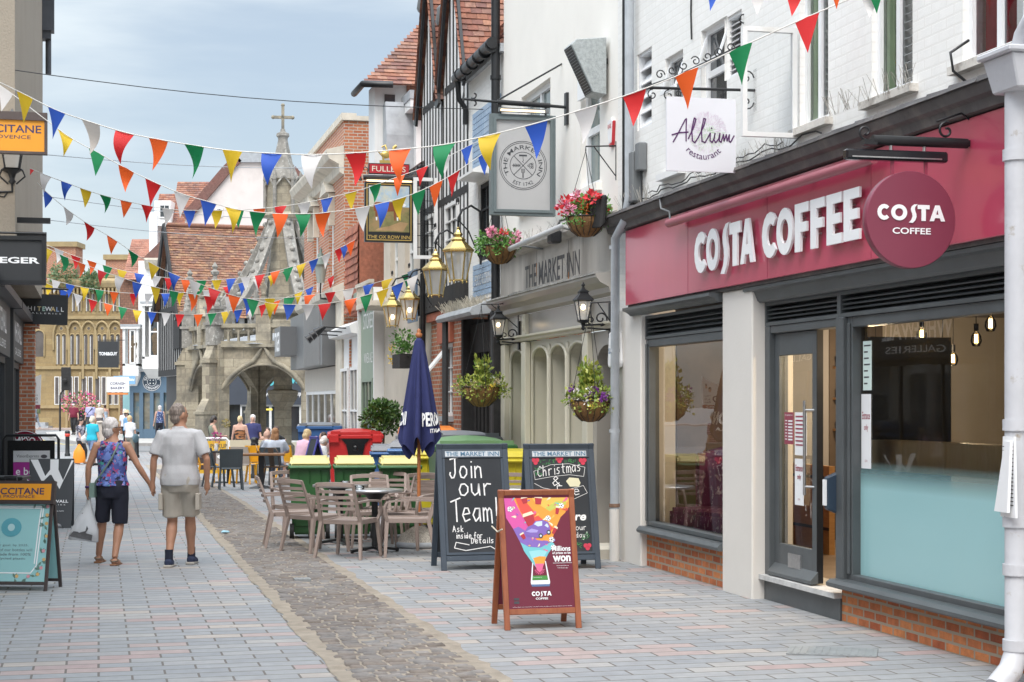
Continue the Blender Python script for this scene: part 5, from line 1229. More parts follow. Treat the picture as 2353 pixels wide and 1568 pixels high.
gp_ = thing('corner_gutter','dark grey gutter box and downpipe end high on the corner of the roughcast wall','gutter',lw(sE,JT,8.2),RZL)
m = MB();m.box(-.35,-.02,-.22,.0,.7,2.4);m.cyl((-.12,-.11,-.1),(-.12,-.11,2.4),.055,n=8);m.box(-.3,.0,-.16,.02,.55,.75);m.build('box',mat('dark_slate_metal',(.07,.075,.085),.5,.2,4),gp_)
# the houses opposite the coffee shop, seen only in its windows
OP = thing('opposite_shops','cream shop houses across the street from the coffee shop, seen in its windows','building',(LOX,LOY,0),RZL)
m = MB();m.box(-12,-3.5,0,6,0,7.2);m.build('wall',M_CREAM,OP)
m = MB();m.box(-11.8,-3.7,-.14,0,2.5,3.35);fb = m.build('shop_fascia',M_DKSHOP,OP);m = MB();m.text('WHITEWALL',-7,3.02,2.6,.3,-.145,bold=.02);m.text('GALLERIES',-7,2.68,1.8,.12,-.145);m.build('lettering',M_LETTER,fb)
for a,b in ((-11.6,-8.2),(-7.4,-4)): window(OP,a,b,.5,2.4,-.06,M_DKSHOP,M_DARKGLASS,2,1,.1,.07)
for a in (-11,-8.6,-6.2): window(OP,a,a+1.1,4.2,5.9,-.04,M_WHITE,M_DARKGLASS,2,2)
OP2 = thing('brick_shop_houses','red brick shop houses further down the street, opposite the passage','building',(LOX,LOY,0),RZL)
m = MB();m.box(-26,-12,0,6,0,7.0);m.build('wall',M_REDBRICK,OP2);m = MB();m.box(-26,-12.1,-.1,0,2.6,3.3);m.build('shop_fascia',M_WHITE,OP2)
for a in (-24,-21,-18,-15): window(OP2,a,a+1.2,4.2,5.8,-.04,M_WHITE,M_DARKGLASS,2,2);window(OP2,a-.5,a+1.7,.6,2.4,-.04,M_WHITE,M_DARKGLASS,2,1)
# --------------------------------------------------------------- hanging signs
def hang(name,lab,s,x1,y0,y1,wid,th=.06):
    """a board standing out from the left wall; x1,y0,y1 measured at its outer edge"""
    o1 = loff(s,x1);Y = lY(s,o1);z0,z1 = CAMH+(HYP-y1)/FPX*Y,CAMH+(HYP-y0)/FPX*Y
    T = thing(name,lab,'sign',lw(s,o1-wid/2,z0),TH);return T,wid,z1-z0,o1
M_ORANGE = mat('orange_sign',(.72,.30,.022),.45,.03,2);M_BROWN = mat('dark_bronze',(.075,.055,.05),.5,.2,5)
M_NAVY = mat('navy_lettering',(.045,.035,.10),.5)
T,w,h,o1 = hang('hanging_sign','orange hanging shop sign with navy lettering in a bronze frame',1.2,109,262,357,1.05)
m = MB();m.box(-w/2,w/2,-.06,.06,.0,.03);m.box(-w/2,w/2,-.07,.07,h-.10,h);m.box(w/2-.035,w/2,-.06,.06,.03,h-.1);m.box(-w/2,-w/2+.035,-.06,.06,.03,h-.1);m.build('frame',M_BROWN,T)
b_ = MB().box(-w/2+.036,w/2-.036,-.045,.045,.031,h-.101).build('panel',M_ORANGE,T)
m = MB();m.text("L'OCCITANE",.0,h*.60,w*.86,.10,-.047,bold=.012);m.text('EN PROVENCE',-.02,h*.40,w*.66,.045,-.047);m.build('lettering',M_NAVY,b_)
m = MB();m.box(-w/2-.2,-w/2,-.02,.02,h-.06,h-.02);m.build('bracket',M_BLACK,T)
def lantern(T,s,mt,pm,bulb=True,base=0.):
    """tapered four sided street lantern, foot at base"""
    m = MB()
    for k in range(4):
        a = pi/4+k*pi/2;m.bar((.12*s*cos(a),.12*s*sin(a),base),(.20*s*cos(a),.20*s*sin(a),base+.38*s),.018*s)
    m.lathe([(.13*s,base-.02),(.15*s,base+.0)],n=4,smooth=False,a0=pi/4);m.lathe([(.21*s,base+.38*s),(.25*s,base+.40*s),(.24*s,base+.43*s),(.13*s,base+.52*s),(.12*s,base+.56*s),(.15*s,base+.57*s),(.05*s,base+.63*s),(.03*s,base+.68*s),(.05*s,base+.71*s),(.0,base+.78*s)],n=4,smooth=False,a0=pi/4)
    m.lathe([(.13*s,base-.02),(.05*s,base-.07*s),(.03*s,base-.14*s),(.05*s,base-.17*s),(0,base-.22*s)],n=8)
    f = m.build('frame',mt,T)
    m = MB();m.lathe([(.125*s,base+.005),(.205*s,base+.378*s)],n=4,smooth=False,a0=pi/4,caps=False);m.build('pane',pm,T)
    if bulb:
        m = MB();m.ball((0,0,base+.26*s),.05*s,10,sz=1.2);m.build('bulb',mat('warm_lamp_bulb',(1,.74,.42),.4,0,emit=5),T)
    return f
M_MILK,t,p,o = _nodes('milky_lamp_glass');p.inputs['Base Color'].default_value = (.62,.62,.60,1);p.inputs['Roughness'].default_value = .15
mx,tr = _N(t,'MixShader',i_0=.42),_N(t,'BsdfTransparent');t.links.new(tr.outputs[0],mx.inputs[1]);t.links.new(p.outputs[0],mx.inputs[2]);t.links.new(mx.outputs[0],o.inputs[0])
s_ = 2.0;o_ = loff(s_,28);lt = thing('wall_lantern','black wall lantern on a scrolled bracket under the orange sign','lantern',lw(s_,o_,CAMH+(HYP-388)/FPX*lY(s_,o_)),RZL)
lantern(lt,1.0,M_BLACK,M_MILK,False)
m = MB();m.tube([(0,0,-.1),(0,0,-.30),(0,.2,-.31),(0,o_,-.30)],.018,6);m.tube([(0,.05,-.3),(0,.1,-.37),(0,.17,-.36),(0,.15,-.31)],.012,5)
for q in (-1,1): m.tube([(.0,q*.05,-.2),(0,q*.16,-.10),(0,q*.13,-.02),(0,q*.10,0)],.012,5)
m.build('bracket',M_BLACK,lt)
T,w,h,o1 = hang('hanging_sign','square black hanging sign with widely cut white capitals in a raised frame',1.0,106,545,656,.80,.08)
m = MB();e = .05
for a in ((-w/2,w/2,0,e),(-w/2,w/2,h-e,h),(-w/2,-w/2+e,e,h-e),(w/2-e,w/2,e,h-e)): m.box(a[0],a[1],-.07,.07,a[2],a[3])
m.build('frame',M_BLACK,T);b_ = MB().box(-w/2+e,w/2-e,-.045,.045,e,h-e).build('panel',mat('charcoal_panel',(.03,.032,.035),.5,.1),T)
m = MB();m.text('JAEGER',-.02,h*.48,w*.86,.10,-.048,bold=.03);m.build('lettering',M_LETTER,b_);m = MB();m.cyl((-w/2-.1,0,h+.04),(w/2,0,h+.04),.014,n=6);m.build('bracket',M_BLACK,T)
T,w,h,o1 = hang('hanging_sign','black sign board hung just behind the white lettered one, its edge showing',2.6,107,535,625,.8)
MB().box(-w/2,w/2,-.04,.04,0,h).build('panel',M_BLACKMATT,T);MB().box(-w/2-.1,w/2+.05,-.05,.05,h+.12,h+.19).build('arm',M_BLACK,T)
T,w,h,o1 = hang('hanging_sign','small black hanging sign with pale coloured capitals, hung on two short chains',12.6,155,678,747,.88)
b_ = MB().box(-w/2,w/2,-.02,.02,0,h).build('panel',mat('charcoal_panel',(.03,.032,.035)),T);b_.rotation_euler = (0,radians(1.5),0)
m = MB()
for i,ch in enumerate('WHITEWALL'):
    m.use([M_LETTER,mat('pale_gold_letter',(.70,.55,.28)),mat('pale_blue_letter',(.36,.48,.72)),mat('pale_green_letter',(.45,.65,.55))][(0,0,0,1,3,0,1,2,0)[i]]).text(ch,-.34+i*.085,h*.52,None,.085,-.022,bold=.015)
m.use(M_LETTER).text('G A L L E R I E S',0,h*.37,w*.72,.025,-.022);m.build('lettering',None,b_)
m = MB();m.cyl((-w/2-.3,0,h+.13),(w/2+.02,0,h+.10),.018,n=6);m.build('arm',M_BLACK,T)
for q in (-.3,.3):
    m = MB()
    for k in range(3): m.tube([(q+.012*cos(t*pi/4),.0,h+.02+k*.035+.02*sin(t*pi/4)) for t in range(8)],.004,4,closed=True)
    m.build('chain',M_BLACK,T)
tg = thing('hanging_sign','square black sign with small white block letters in front of the bank','sign',at(249,829,84));w = 1.0
b_ = MB().box(-.5,.5,-.04,.04,-.35,.95).build('panel',mat('charcoal_panel',(.03,.032,.035)),tg);MB().text('TONI&GUY',0,.33,.9,.17,-.045,bold=.04).build('lettering',M_LETTER,b_);MB().box(-.4,.8,-.02,.02,.98,1.02).build('arm',M_BLACK,tg)
# bakery sign, hanging shop plate
bs = thing('hanging_sign','white bakery sign with a thin orange band under it','sign',at(271,890,84))
b_ = MB().box(-.55,.55,-.04,.04,-.25,.5).build('panel',M_PAPER,bs);m = MB();m.text('CORNISH',0,.17,.75,.13,-.045,bold=.02);m.text('BAKERY',0,-.05,.7,.13,-.045,bold=.02);m.build('lettering',M_NAVY,b_);MB().box(-.5,.5,-.04,.04,-.38,-.28).build('band',mat('orange_band',(.6,.2,.05)),bs)
bs = thing('shop_name_plate','blue name plate with white script on the turquoise shop','sign',at(290,874,84))
b_ = MB().box(-.62,.45,-.03,.03,-.2,.2).build('panel',mat('bright_blue_plate',(.20,.40,.62),.5),bs);MB().text('JoJo Maman Bébé',-.08,0,1.0,.17,-.035,bold=.02,shear=.15).build('lettering',M_LETTER,b_)
ps = thing('photo_sign','white and maroon projecting sign for passport photos with two small portraits','sign',at(62,908,34));K = 34/FPX
m = MB();m.hexa([(-.28,-.02,-.2),(.26,-.02,-.2),(.26,.02,-.2),(-.28,.02,-.2)],[(-.28,-.02,.20),(.28,-.02,.40),(.28,.02,.40),(-.28,.02,.20)]);b_ = m.build('panel',M_PAPER,ps)
MB().box(-.28,.26,-.025,.025,-.28,-.20).build('band',M_REDM,ps);MB().text('TIMPSON',.02,-.24,.3,.04,-.027,bold=.02).build('lettering',M_LETTER,ps)
m = MB();m.use(mat('green_ink',(.25,.5,.1))).text('i',-.17,-.07,.03,.15,-.023,bold=.03);m.use(M_NAVY).text('D',-.08,-.07,.12,.15,-.023,bold=.03)
for k,t_ in enumerate(('Passport','Visa & ID','Photos')): m.use(M_INK).text(t_,.12,-.01-k*.065,.2,.042,-.023)
for q,hh in ((.03,.12),(.15,.19)): m.use(mat('portrait_skin',(.62,.40,.30))).disc(q,hh,.04,-.024,14,.05);m.use(M_INK).flat([(q-.04,hh+.02),(q+.04,hh+.02),(q+.03,hh+.06),(q-.03,hh+.06)],-.025);m.use(M_LETTER).flat([(q-.05,hh-.08),(q+.05,hh-.08),(q+.03,hh-.05),(q-.03,hh-.05)],-.0245)
m.build('print',None,b_)
MB().box(-1.0,-.28,-.015,.015,.16,.20).build('arm',M_STEEL,ps)
MB().box(-.40,-.29,-.05,-.01,-.25,.05).build('maroon_panel',M_REDM,ps)
# ================================================================= furniture and things in the street
M_TAUPEP = mat('taupe_resin',(.30,.235,.205),.55,.05,3)
def curvebar(m,P,w,h):
    """flat bar of section w (horizontal) x h (vertical) through points"""
    P = [Vector(p) for p in P];V = []
    for i,p in enumerate(P):
        d = (P[min(i+1,len(P)-1)]-P[max(i-1,0)]);d.z = 0;d = d.normalized() if d.length > 1e-6 else Vector((1,0,0));n = Vector((-d.y,d.x,0))
        for a,b in ((-1,-1),(1,-1),(1,1),(-1,1)): V.append(p+n*(a*w/2)+Vector((0,0,b*h/2)))
    N = len(P);F = [(i*4+k,i*4+(k+1) % 4,i*4+4+(k+1) % 4,i*4+4+k) for i in range(N-1) for k in range(4)]
    return m.add(V,F+[(3,2,1,0),(4*N-4,4*N-3,4*N-2,4*N-1)])
def make_chair(name,lab,mt,group):
    c = thing(name,lab,'chair',(0,0,0),0,group)
    m = MB()
    for i in range(9):                                  # slatted seat, slightly dished
        x = -.20+i*.05;curvebar(m,[(x,-.235,.435),(x*.98,-.1,.425),(x*.95,.1,.418),(x*.93,.21,.425)],.036,.018)
    curvebar(m,[(-.24,-.25,.42),(.24,-.25,.42)],.03,.05);curvebar(m,[(-.22,.22,.415),(.22,.22,.415)],.03,.05)
    for s in (-1,1): curvebar(m,[(s*.235,-.25,.42),(s*.215,.22,.415)],.03,.055)
    m.build('seat',mt,c,bevel=.004)
    b = MB()
    def by(z): return .235+.16*(z-.42)/.44
    for s in (-1,1): b.hexa([(s*.245-.022,by(.4)-.02,.40),(s*.245+.022,by(.4)-.02,.40),(s*.245+.022,by(.4)+.02,.40),(s*.245-.022,by(.4)+.02,.40)],[(s*.225-.016,by(.86)-.012,.86),(s*.225+.016,by(.86)-.012,.86),(s*.225+.016,by(.86)+.012,.86),(s*.225-.016,by(.86)+.012,.86)])
    for z,h in ((.84,.05),(.765,.036),(.70,.036),(.635,.036),(.57,.036)):
        curvebar(b,[(x,by(z)+.035*(1-(x/.23)**2),z+.012*(1-(x/.23)**2)*(z > .8)) for x in (-.225,-.15,-.07,0,.07,.15,.225)],.016,h)
    b.build('backrest',mt,c,bevel=.003)
    for s in (-1,1):
        a = MB();curvebar(a,[(s*.245,by(.64),.645),(s*.275,.05,.655),(s*.28,-.15,.648),(s*.275,-.235,.63)],.045,.022)
        a.tube([(s*.275,-.235,.635),(s*.272,-.27,.58),(s*.262,-.27,.50),(s*.245,-.245,.42)],[.018,.02,.02,.022],8);a.build('armrest',mt,c)
        l = MB();l.hexa([(s*.275-.016,-.285,0),(s*.275+.016,-.285,0),(s*.275+.016,-.25,0),(s*.275-.016,-.25,0)],[(s*.235-.022,-.27,.43),(s*.235+.022,-.27,.43),(s*.235+.022,-.22,.43),(s*.235-.022,-.22,.43)]);l.build('leg',mt,c,bevel=.004)
        l = MB();l.hexa([(s*.285-.016,.30,0),(s*.285+.016,.30,0),(s*.285+.016,.335,0),(s*.285-.016,.335,0)],[(s*.24-.022,.20,.44),(s*.24+.022,.20,.44),(s*.24+.022,.25,.44),(s*.24-.022,.25,.44)]);l.build('leg',mt,c,bevel=.004)
    return c
GCH = 'taupe slatted armchairs outside the inn'
ch0 = make_chair('patio_armchair','x',M_TAUPEP,GCH)
SPOTS = [(-1.86,19.52,2.80,'taupe slatted armchair nearest the viewer, its back turned, left of the black pedestal'),
 (-1.20,19.75,-1.50,'taupe slatted armchair facing left, partly behind the Join our Team chalkboard'),
 (-1.72,21.0,.18,'taupe slatted armchair facing the viewer behind the nearer round table'),
 (-1.63,21.75,-.06,'taupe slatted armchair tucked against the middle bin, behind another chair back'),
 (-1.22,20.75,-.55,'taupe slatted armchair turned to the left in front of the right green bin'),
 (-2.32,20.25,2.35,'taupe slatted armchair with its back turned, second from the left of the group'),
 (-2.72,20.95,1.75,'taupe slatted armchair seen in profile at the left edge of the group'),
 (-2.80,22.2,.45,'taupe slatted armchair behind the profile one, facing the viewer in front of the left bin'),
 (-.98,21.4,.35,'taupe slatted armchair half hidden by the parasol pole and chalkboard edge'),
 (.0,21.35,.0,'taupe slatted armchair seen only in the gap between the two chalkboards')]
for i,(x,y,r,l) in enumerate(SPOTS):
    o = ch0 if i == 0 else dup(ch0);o.location = (x,y,0);o.rotation_euler = (0,0,r);o['label'] = l;o['group'] = GCH
M_ALU = mat('brushed_table_top',(.50,.51,.52),.28,.06,14,metal=.8)
def round_table(x,y,lab,r=.345):
    t = thing('round_table',lab,'table',(x,y,0),0,'round metal pub tables')
    m = MB();m.lathe([(r-.02,.715),(r,.718),(r+.004,.73),(r,.745),(r-.012,.748),(0,.747)],n=40);m.build('tabletop',M_ALU,t)
    m = MB();m.cyl((0,0,.06),(0,0,.66),.038,n=16);m.lathe([(.05,.60),(.12,.68),(.2,.712)],n=16);m.build('pedestal',M_BLACK,t)
    for k in range(4):
        a = .5+k*pi/2;m = MB();m.bar((.03*cos(a),.03*sin(a),.06),(.30*cos(a),.30*sin(a),.025),.06,.03);m.cyl((.29*cos(a),.29*sin(a),0),(.29*cos(a),.29*sin(a),.02),.02,n=8);m.build('foot',M_BLACK,t)
    return t
def ashtray(x,y,lab):
    t = thing('ashtray',lab,'ashtray',(x,y,.748));m = MB();m.lathe([(.05,0),(.06,.004),(.062,.045),(.05,.045),(.045,.015),(0,.014)],n=14);m.build('bowl',M_CLEAR,t)
    MB().lathe([(.02,.016),(.015,.03),(0,.034)],n=6).build('ash',mat('grey_ash',(.4,.38,.36),.9),t)
round_table(-1.62,20.15,'round metal pub table with a black pedestal among the taupe chairs, nearer of two');ashtray(-1.80,20.1,'small clear glass ashtray on the nearer round table')
round_table(-2.15,21.35,'round metal pub table behind the nearer one, close to the left bins');ashtray(-2.08,21.3,'small clear glass ashtray on the farther round table by the bins')
round_table(.05,20.55,'round metal pub table glimpsed in the gap between the two chalkboards')
# ---------------------------------------------------------------- wheeled bins
M_GBIN = mat('green_bin_plastic',(.035,.125,.040),.38,.1,2,stain=(.09,.17,.09),st=(.66,.8));M_YLID = mat('yellow_bin_lid',(.62,.54,.20),.42,.08,2,stain=(.66,.62,.36),st=(.5,.8))
M_RUB = mat('black_rubber',(.02,.02,.02),.7,.2,6)
def wheelie(name,lab,x,y,rz,body,lid,h=1.07,w=.56,d=.62,group=None):
    b = thing(name,lab,'bin',(x,y,gz(y)),rz,group);k = h/1.07
    m = MB();m.hexa([(-w*.40,-d*.34,.05),(w*.40,-d*.34,.05),(w*.40,d*.34,.05),(-w*.40,d*.34,.05)],[(-w*.47,-d*.47,.93*k),(w*.47,-d*.47,.93*k),(w*.47,d*.47,.93*k),(-w*.47,d*.47,.93*k)])
    m.build('body',body,b,bevel=.03,seg=2)
    m = MB();m.box(-w/2,w/2,-d*.51,d*.5,.905*k,.955*k)
    for q in (-.26,0,.26): m.hexa([(q*w-.006,-d*.46,.72*k),(q*w+.006,-d*.46,.72*k),(q*w+.006,-d*.40,.72*k),(q*w-.006,-d*.40,.72*k)],[(q*w-.006,-d*.52,.91*k),(q*w+.006,-d*.52,.91*k),(q*w+.006,-d*.44,.91*k),(q*w-.006,-d*.44,.91*k)])
    m.build('rim',body,b,bevel=.012)
    m = MB();m.hexa([(-w*.48,-d*.50,.957*k),(w*.48,-d*.50,.957*k),(w*.48,d*.5,.957*k),(-w*.48,d*.5,.957*k)],[(-w*.43,-d*.40,1.045*k),(w*.43,-d*.40,1.045*k),(w*.45,d*.46,1.07*k),(-w*.45,d*.46,1.07*k)]);m.build('lid',lid,b,bevel=.025,seg=2)
    m = MB();m.cyl((-w*.46,-d*.56,.93*k),(w*.46,-d*.56,.93*k),.016,n=8)
    for q in (-.46,-.2,.2,.46): m.cyl((q*w,-d*.57,.93*k),(q*w,-d*.48,.945*k),.014,n=8)
    m.build('handle',body,b)
    for s in (-1,1):
        m = MB();m.cyl((s*(w*.40-.02),-d*.40,.10),(s*(w*.40+.035),-d*.40,.10),.10,n=18);m.build('wheel',M_RUB,b)
    m = MB();m.box(-w*.33,w*.33,-d*.40,-d*.33,.16,.25);m.build('foot_panel',body,b,bevel=.01)
    return b
GB = 'green wheeled bins with yellow lids'
wheelie('wheeled_bin','green wheeled bin with a yellow lid, leftmost of the row of three',-2.66,22.45,TH*.5,M_GBIN,M_YLID,group=GB)
wheelie('wheeled_bin','green wheeled bin with a yellow lid, middle of the row of three',-2.08,22.5,TH*.5,M_GBIN,M_YLID,group=GB)
wheelie('wheeled_bin','green wheeled bin with a yellow lid, beside the parasol pole',-1.48,22.45,TH*.5,M_GBIN,M_YLID,group=GB)
M_BBIN = mat('blue_bin_plastic',(.045,.13,.32),.4,.1,2);M_GLID = mat('grey_bin_lid',(.20,.21,.23),.5,.1,3);M_YBIN = mat('yellow_bin_plastic',(.58,.48,.025),.4,.06,2)
wheelie('wheeled_bin','blue wheeled bin with a grey lid behind the right green bins',-2.0,27.0,.1,M_BBIN,M_GLID,1.12,.5)
wheelie('wheeled_bin','pale blue wheeled bin with a dark lid under the bay tree',-1.62,25.6,-.1,mat('pale_blue_plastic',(.10,.22,.46),.35),M_GLID,1.22,.4)
wheelie('wheeled_bin','bright yellow wheeled bin behind the parasol pole',-1.22,24.3,.1,M_YBIN,M_YBIN,1.14,.54)
wheelie('wheeled_bin','bright yellow wheeled bin glimpsed between the chalkboards by the inn wall',.0,22.55,.15,M_YBIN,M_YBIN,1.16,.5)
def big_bin(name,lab,x,y,rz,body,lid,w=1.2,d=.8,h=1.3,dome=.12,apert=False):
    b = thing(name,lab,'bin',(x,y,gz(y)),rz)
    m = MB();m.hexa([(-w*.44,-d*.42,.16),(w*.44,-d*.42,.16),(w*.44,d*.42,.16),(-w*.44,d*.42,.16)],[(-w*.49,-d*.49,h-.18),(w*.49,-d*.49,h-.18),(w*.49,d*.49,h-.18),(-w*.49,d*.49,h-.18)]);m.build('body',body,b,bevel=.03,seg=2)
    m = MB();m.box(-w/2-.02,w/2+.02,-d/2-.03,d/2+.02,h-.20,h-.13)
    for s in (-1,1): m.box(s*w*.40-.09,s*w*.40+.09,-d/2-.06,-d/2,h-.27,h-.12)
    m.build('rim',body,b,bevel=.012)
    m = MB();n = 8;V = []
    for i in range(n+1):
        t = i/n;x0 = -w/2-.01+(w+.02)*t;z = h-.13+dome*sin(pi*t)**.6+.01;V += [(x0,-d/2-.02,z-.03*(1-abs(2*t-1))),(x0,d/2,z+.03)]
    F = [(2*i,2*i+2,2*i+3,2*i+1) for i in range(n)];B = len(V);V += [(-w/2-.01,-d/2-.02,h-.128),(w/2+.01,-d/2-.02,h-.128),(w/2+.01,d/2,h-.128),(-w/2-.01,d/2,h-.128)]
    F += [tuple([B]+[B+1]+[2*i for i in range(n,-1,-1)]),tuple([B+3,B+2]+[2*i+1 for i in range(n,-1,-1)])[::-1],(B,0,1,B+3),(B+1,B+2,2*n+1,2*n)]
    m.add(V,F);m.box(-w*.46,-w*.28,-d/2-.05,-d/2-.01,h-.12,h-.06);m.box(w*.28,w*.46,-d/2-.05,-d/2-.01,h-.12,h-.06);m.build('lid',lid,b)
    for sx in (-1,1):
        for sy in (-1,1): MB().cyl((sx*w*.38-.025,sy*d*.34,.085),(sx*w*.38+.025,sy*d*.34,.085),.085,n=14).build('wheel',M_RUB,b)
    if apert:
        m = MB();P = [(-.26,h-.20),(.26,h-.20),(.17,h-.30),(.13,h-.50),(0,h-.56),(-.13,h-.50),(-.17,h-.30)];m.prism(P,-d*.5-.02,-d*.46);m.ball((0,-d*.49,h-.38),.08,12,1,.5,1);m.build('aperture',mat('glossy_black_plastic',(.012,.012,.013),.2),b)
    return b
M_RBIN = mat('red_bin_plastic',(.56,.025,.025),.38,.06,2)
big_bin('waste_container','large red waste container with a black aperture behind the green bins',-2.89,31.4,.12,M_RBIN,M_RBIN,.98,.8,1.33,.07,True)
big_bin('waste_container','large blue waste container with a grey lid beyond the cafe tables',(735-CXP)/FPX*40,40,.1,M_BBIN,M_GLID,1.02,.9,1.46,.05)
big_bin('waste_container','large green waste container with a domed pale green lid behind the chalkboards',-.56,23.3,TH,M_GBIN,mat('pale_green_lid',(.16,.30,.15),.4,.1,2),1.10,.7,1.32,.09)
big_bin('waste_container','grey lidded waste container behind the domed green one',-.78,24.6,TH,M_GLID,M_GLID,1.1,.8,1.40,.06)
wheelie('wheeled_bin','bin with a bright orange lid against the brick wall',-1.28,26.0,TH,M_GLID,mat('orange_lid',(.72,.20,.02),.4),1.42,.9,.6)
# ---------------------------------------------------------------- bay tree
by_ = thing('bay_tree','clipped bay tree with a round leafy head beside the folded parasol','tree',(-2.43,32,0))
m = MB();m.tube([(.02,0,.45),(.0,.01,.8),(.03,0,1.2)],.022,8);m.tube([(-.09,.03,.45),(-.12,.02,.9),(-.04,0,1.2)],.02,8);m.build('trunk',mat('grey_bark',(.12,.10,.08),.9,.2,9),by_)
m = MB();rb = random.Random(5)
for _ in range(26):
    a = rb.random()*6.28;e = rb.uniform(-.7,1);leafcloud(m,(.24*cos(a)*sqrt(1-min(1,e*e)*.8),.24*sin(a)*.9,1.47+.20*e),.17,62,.085,rnd=rb)
m.build('crown',leafmat('bay_leaf',(.022,.075,.014),(.10,.20,.035)),by_)
m = MB();m.hexa([(-.19,-.19,0),(.19,-.19,0),(.19,.19,0),(-.19,.19,0)],[(-.25,-.25,.48),(.25,-.25,.48),(.25,.25,.48),(-.25,.25,.48)]);m.build('planter',M_BLACKMATT,by_)
# ---------------------------------------------------------------- folded parasol
M_NAVYC = mat('navy_canvas',(.020,.026,.105),.85,.08,8,.15,90)
um = thing('folded_parasol','folded navy parasol on a wooden pole set in a gravel filled base','parasol',(-1.14,20.9,0))
def canr(t,a):
    r = .055+.225*t**.95;f = .5+.5*cos(a*8+.5*sin(a*2)+t*.3);dep = (.26+.48*t)*min(1,t*4)
    return r*(1-dep*(1-f)**1.3*.75)*(1+.06*sin(a+.8))
V = [];n,L = 96,40
for i in range(L+1):
    t = i/L;z = 2.53-1.28*t
    for k in range(n):
        a = 2*pi*k/n;r = canr(t,a);zz = z+(t**8)*(.10*cos(a*8+.4)+.05*sin(a*3)+.05*cos(a-1.2))-.0
        if t > .97: r *= .96
        V.append((r*cos(a),r*sin(a)*.95,zz))
F = [(i*n+k,(i+1)*n+k,(i+1)*n+(k+1) % n,i*n+(k+1) % n) for i in range(L) for k in range(n)]
m = MB();m.add(V,F,True);
V2 = [V[L*n+k] for k in range(n)]+[(V[L*n+k][0]*.35,V[L*n+k][1]*.35,V[L*n+k][2]+.12) for k in range(n)]
m.add(V2,[(k,k+n,(k+1) % n+n,(k+1) % n) for k in range(n)],True);m.lathe([(.05,2.52),(.03,2.56),(0,2.57)],n=12);m.build('canopy',M_NAVYC,um)
m = MB()
def conetext(txt,a0,zc,w,h):
    V,Fs = textgeo(txt,.03,0);x0,x1 = min(v.x for v in V),max(v.x for v in V);z0,z1 = min(v.y for v in V),max(v.y for v in V);out = []
    for v in V:
        X = (v.x-(x0+x1)/2)/(x1-x0)*w;Z = zc+(v.y-(z0+z1)/2)/(z1-z0)*h;t = (2.53-Z)/1.28;a = a0+X/.26;r = max(canr(t,a+q*.05) for q in range(-4,5))+.008
        out.append((r*cos(a),r*sin(a)*.95,Z+.05*X))
    m.add(out,Fs)
conetext('PERONI',-pi/2+1.0,1.57,.40,.17);conetext('ITALIA',-pi/2+1.0,1.43,.2,.05);conetext('PERONI',-pi/2-1.5,1.57,.40,.17);m.build('lettering',M_LETTER,um)
m = MB();m.cyl((0,0,.1),(0,0,2.55),.022,n=12);m.build('pole',wood('orange_pole',(.36,.12,.04),(.44,.17,.06),.5),um)
m = MB();m.lathe([(.02,2.56),(.04,2.58),(.042,2.61),(.02,2.63),(.03,2.65),(0,2.68)],n=14);m.build('knob',wood('orange_pole',(.36,.12,.04),(.44,.17,.06)),um)
m = MB();m.lathe([(.27,0),(.30,.02),(.30,.06),(.29,.075)],n=28);m.build('base',M_ZINC,um)
m = MB();m.lathe([(.285,.07),(.2,.17),(.08,.25),(.03,.26)],n=24);m.build('gravel',mat('pale_gravel_heap',(.46,.42,.36),.95,.5,70,1.0,60),um)
# ---------------------------------------------------------------- board builder
def aboard(name,lab,x,y,rz,w,h,spread,fm,frame=.05,group=None,hang=.12,panel=None,back=True,th=.028):
    b = thing(name,lab,'signboard',(x,y,gz(y)),rz,group);al = atan(spread/2/h);hh = hypot(h,spread/2)
    for sgn in ((1,-1) if back else (1,)):
        M_ = (Matrix.Rotation(pi,4,'Z') if sgn < 0 else Matrix()) @ Matrix.Translation((0,-spread/2,0)) @ Matrix.Rotation(-al,4,'X')
        m = MB();m.M = M_
        for s in (-1,1): m.box(s*w/2-(frame if s > 0 else 0),s*w/2+(frame if s < 0 else 0),0,th,0,hh)
        m.box(-w/2+frame,w/2-frame,.002,th-.002,hh-frame,hh-.002);m.box(-w/2+frame,w/2-frame,.002,th-.002,hang,hang+frame);m.build('frame',fm,b,bevel=.004)
        p = MB();p.M = M_;p.box(-w/2+frame-.002,w/2-frame+.002,.008,th-.006,hang+frame-.002,hh-frame+.002);p = p.build('panel',panel or fm,b)
        if sgn > 0: MF,PF = M_,p
    return b,MF,PF,hh
M_BGREY = mat('blue_grey_wood',(.045,.062,.085),.55,.12,5,.15,60);M_CHALKB = mat('blackboard',(.022,.026,.032),.75,.2,2,stain=(.06,.065,.07),st=(.55,.85));M_CHALK = mat('white_chalk',(.80,.80,.80),.8,.05,20)
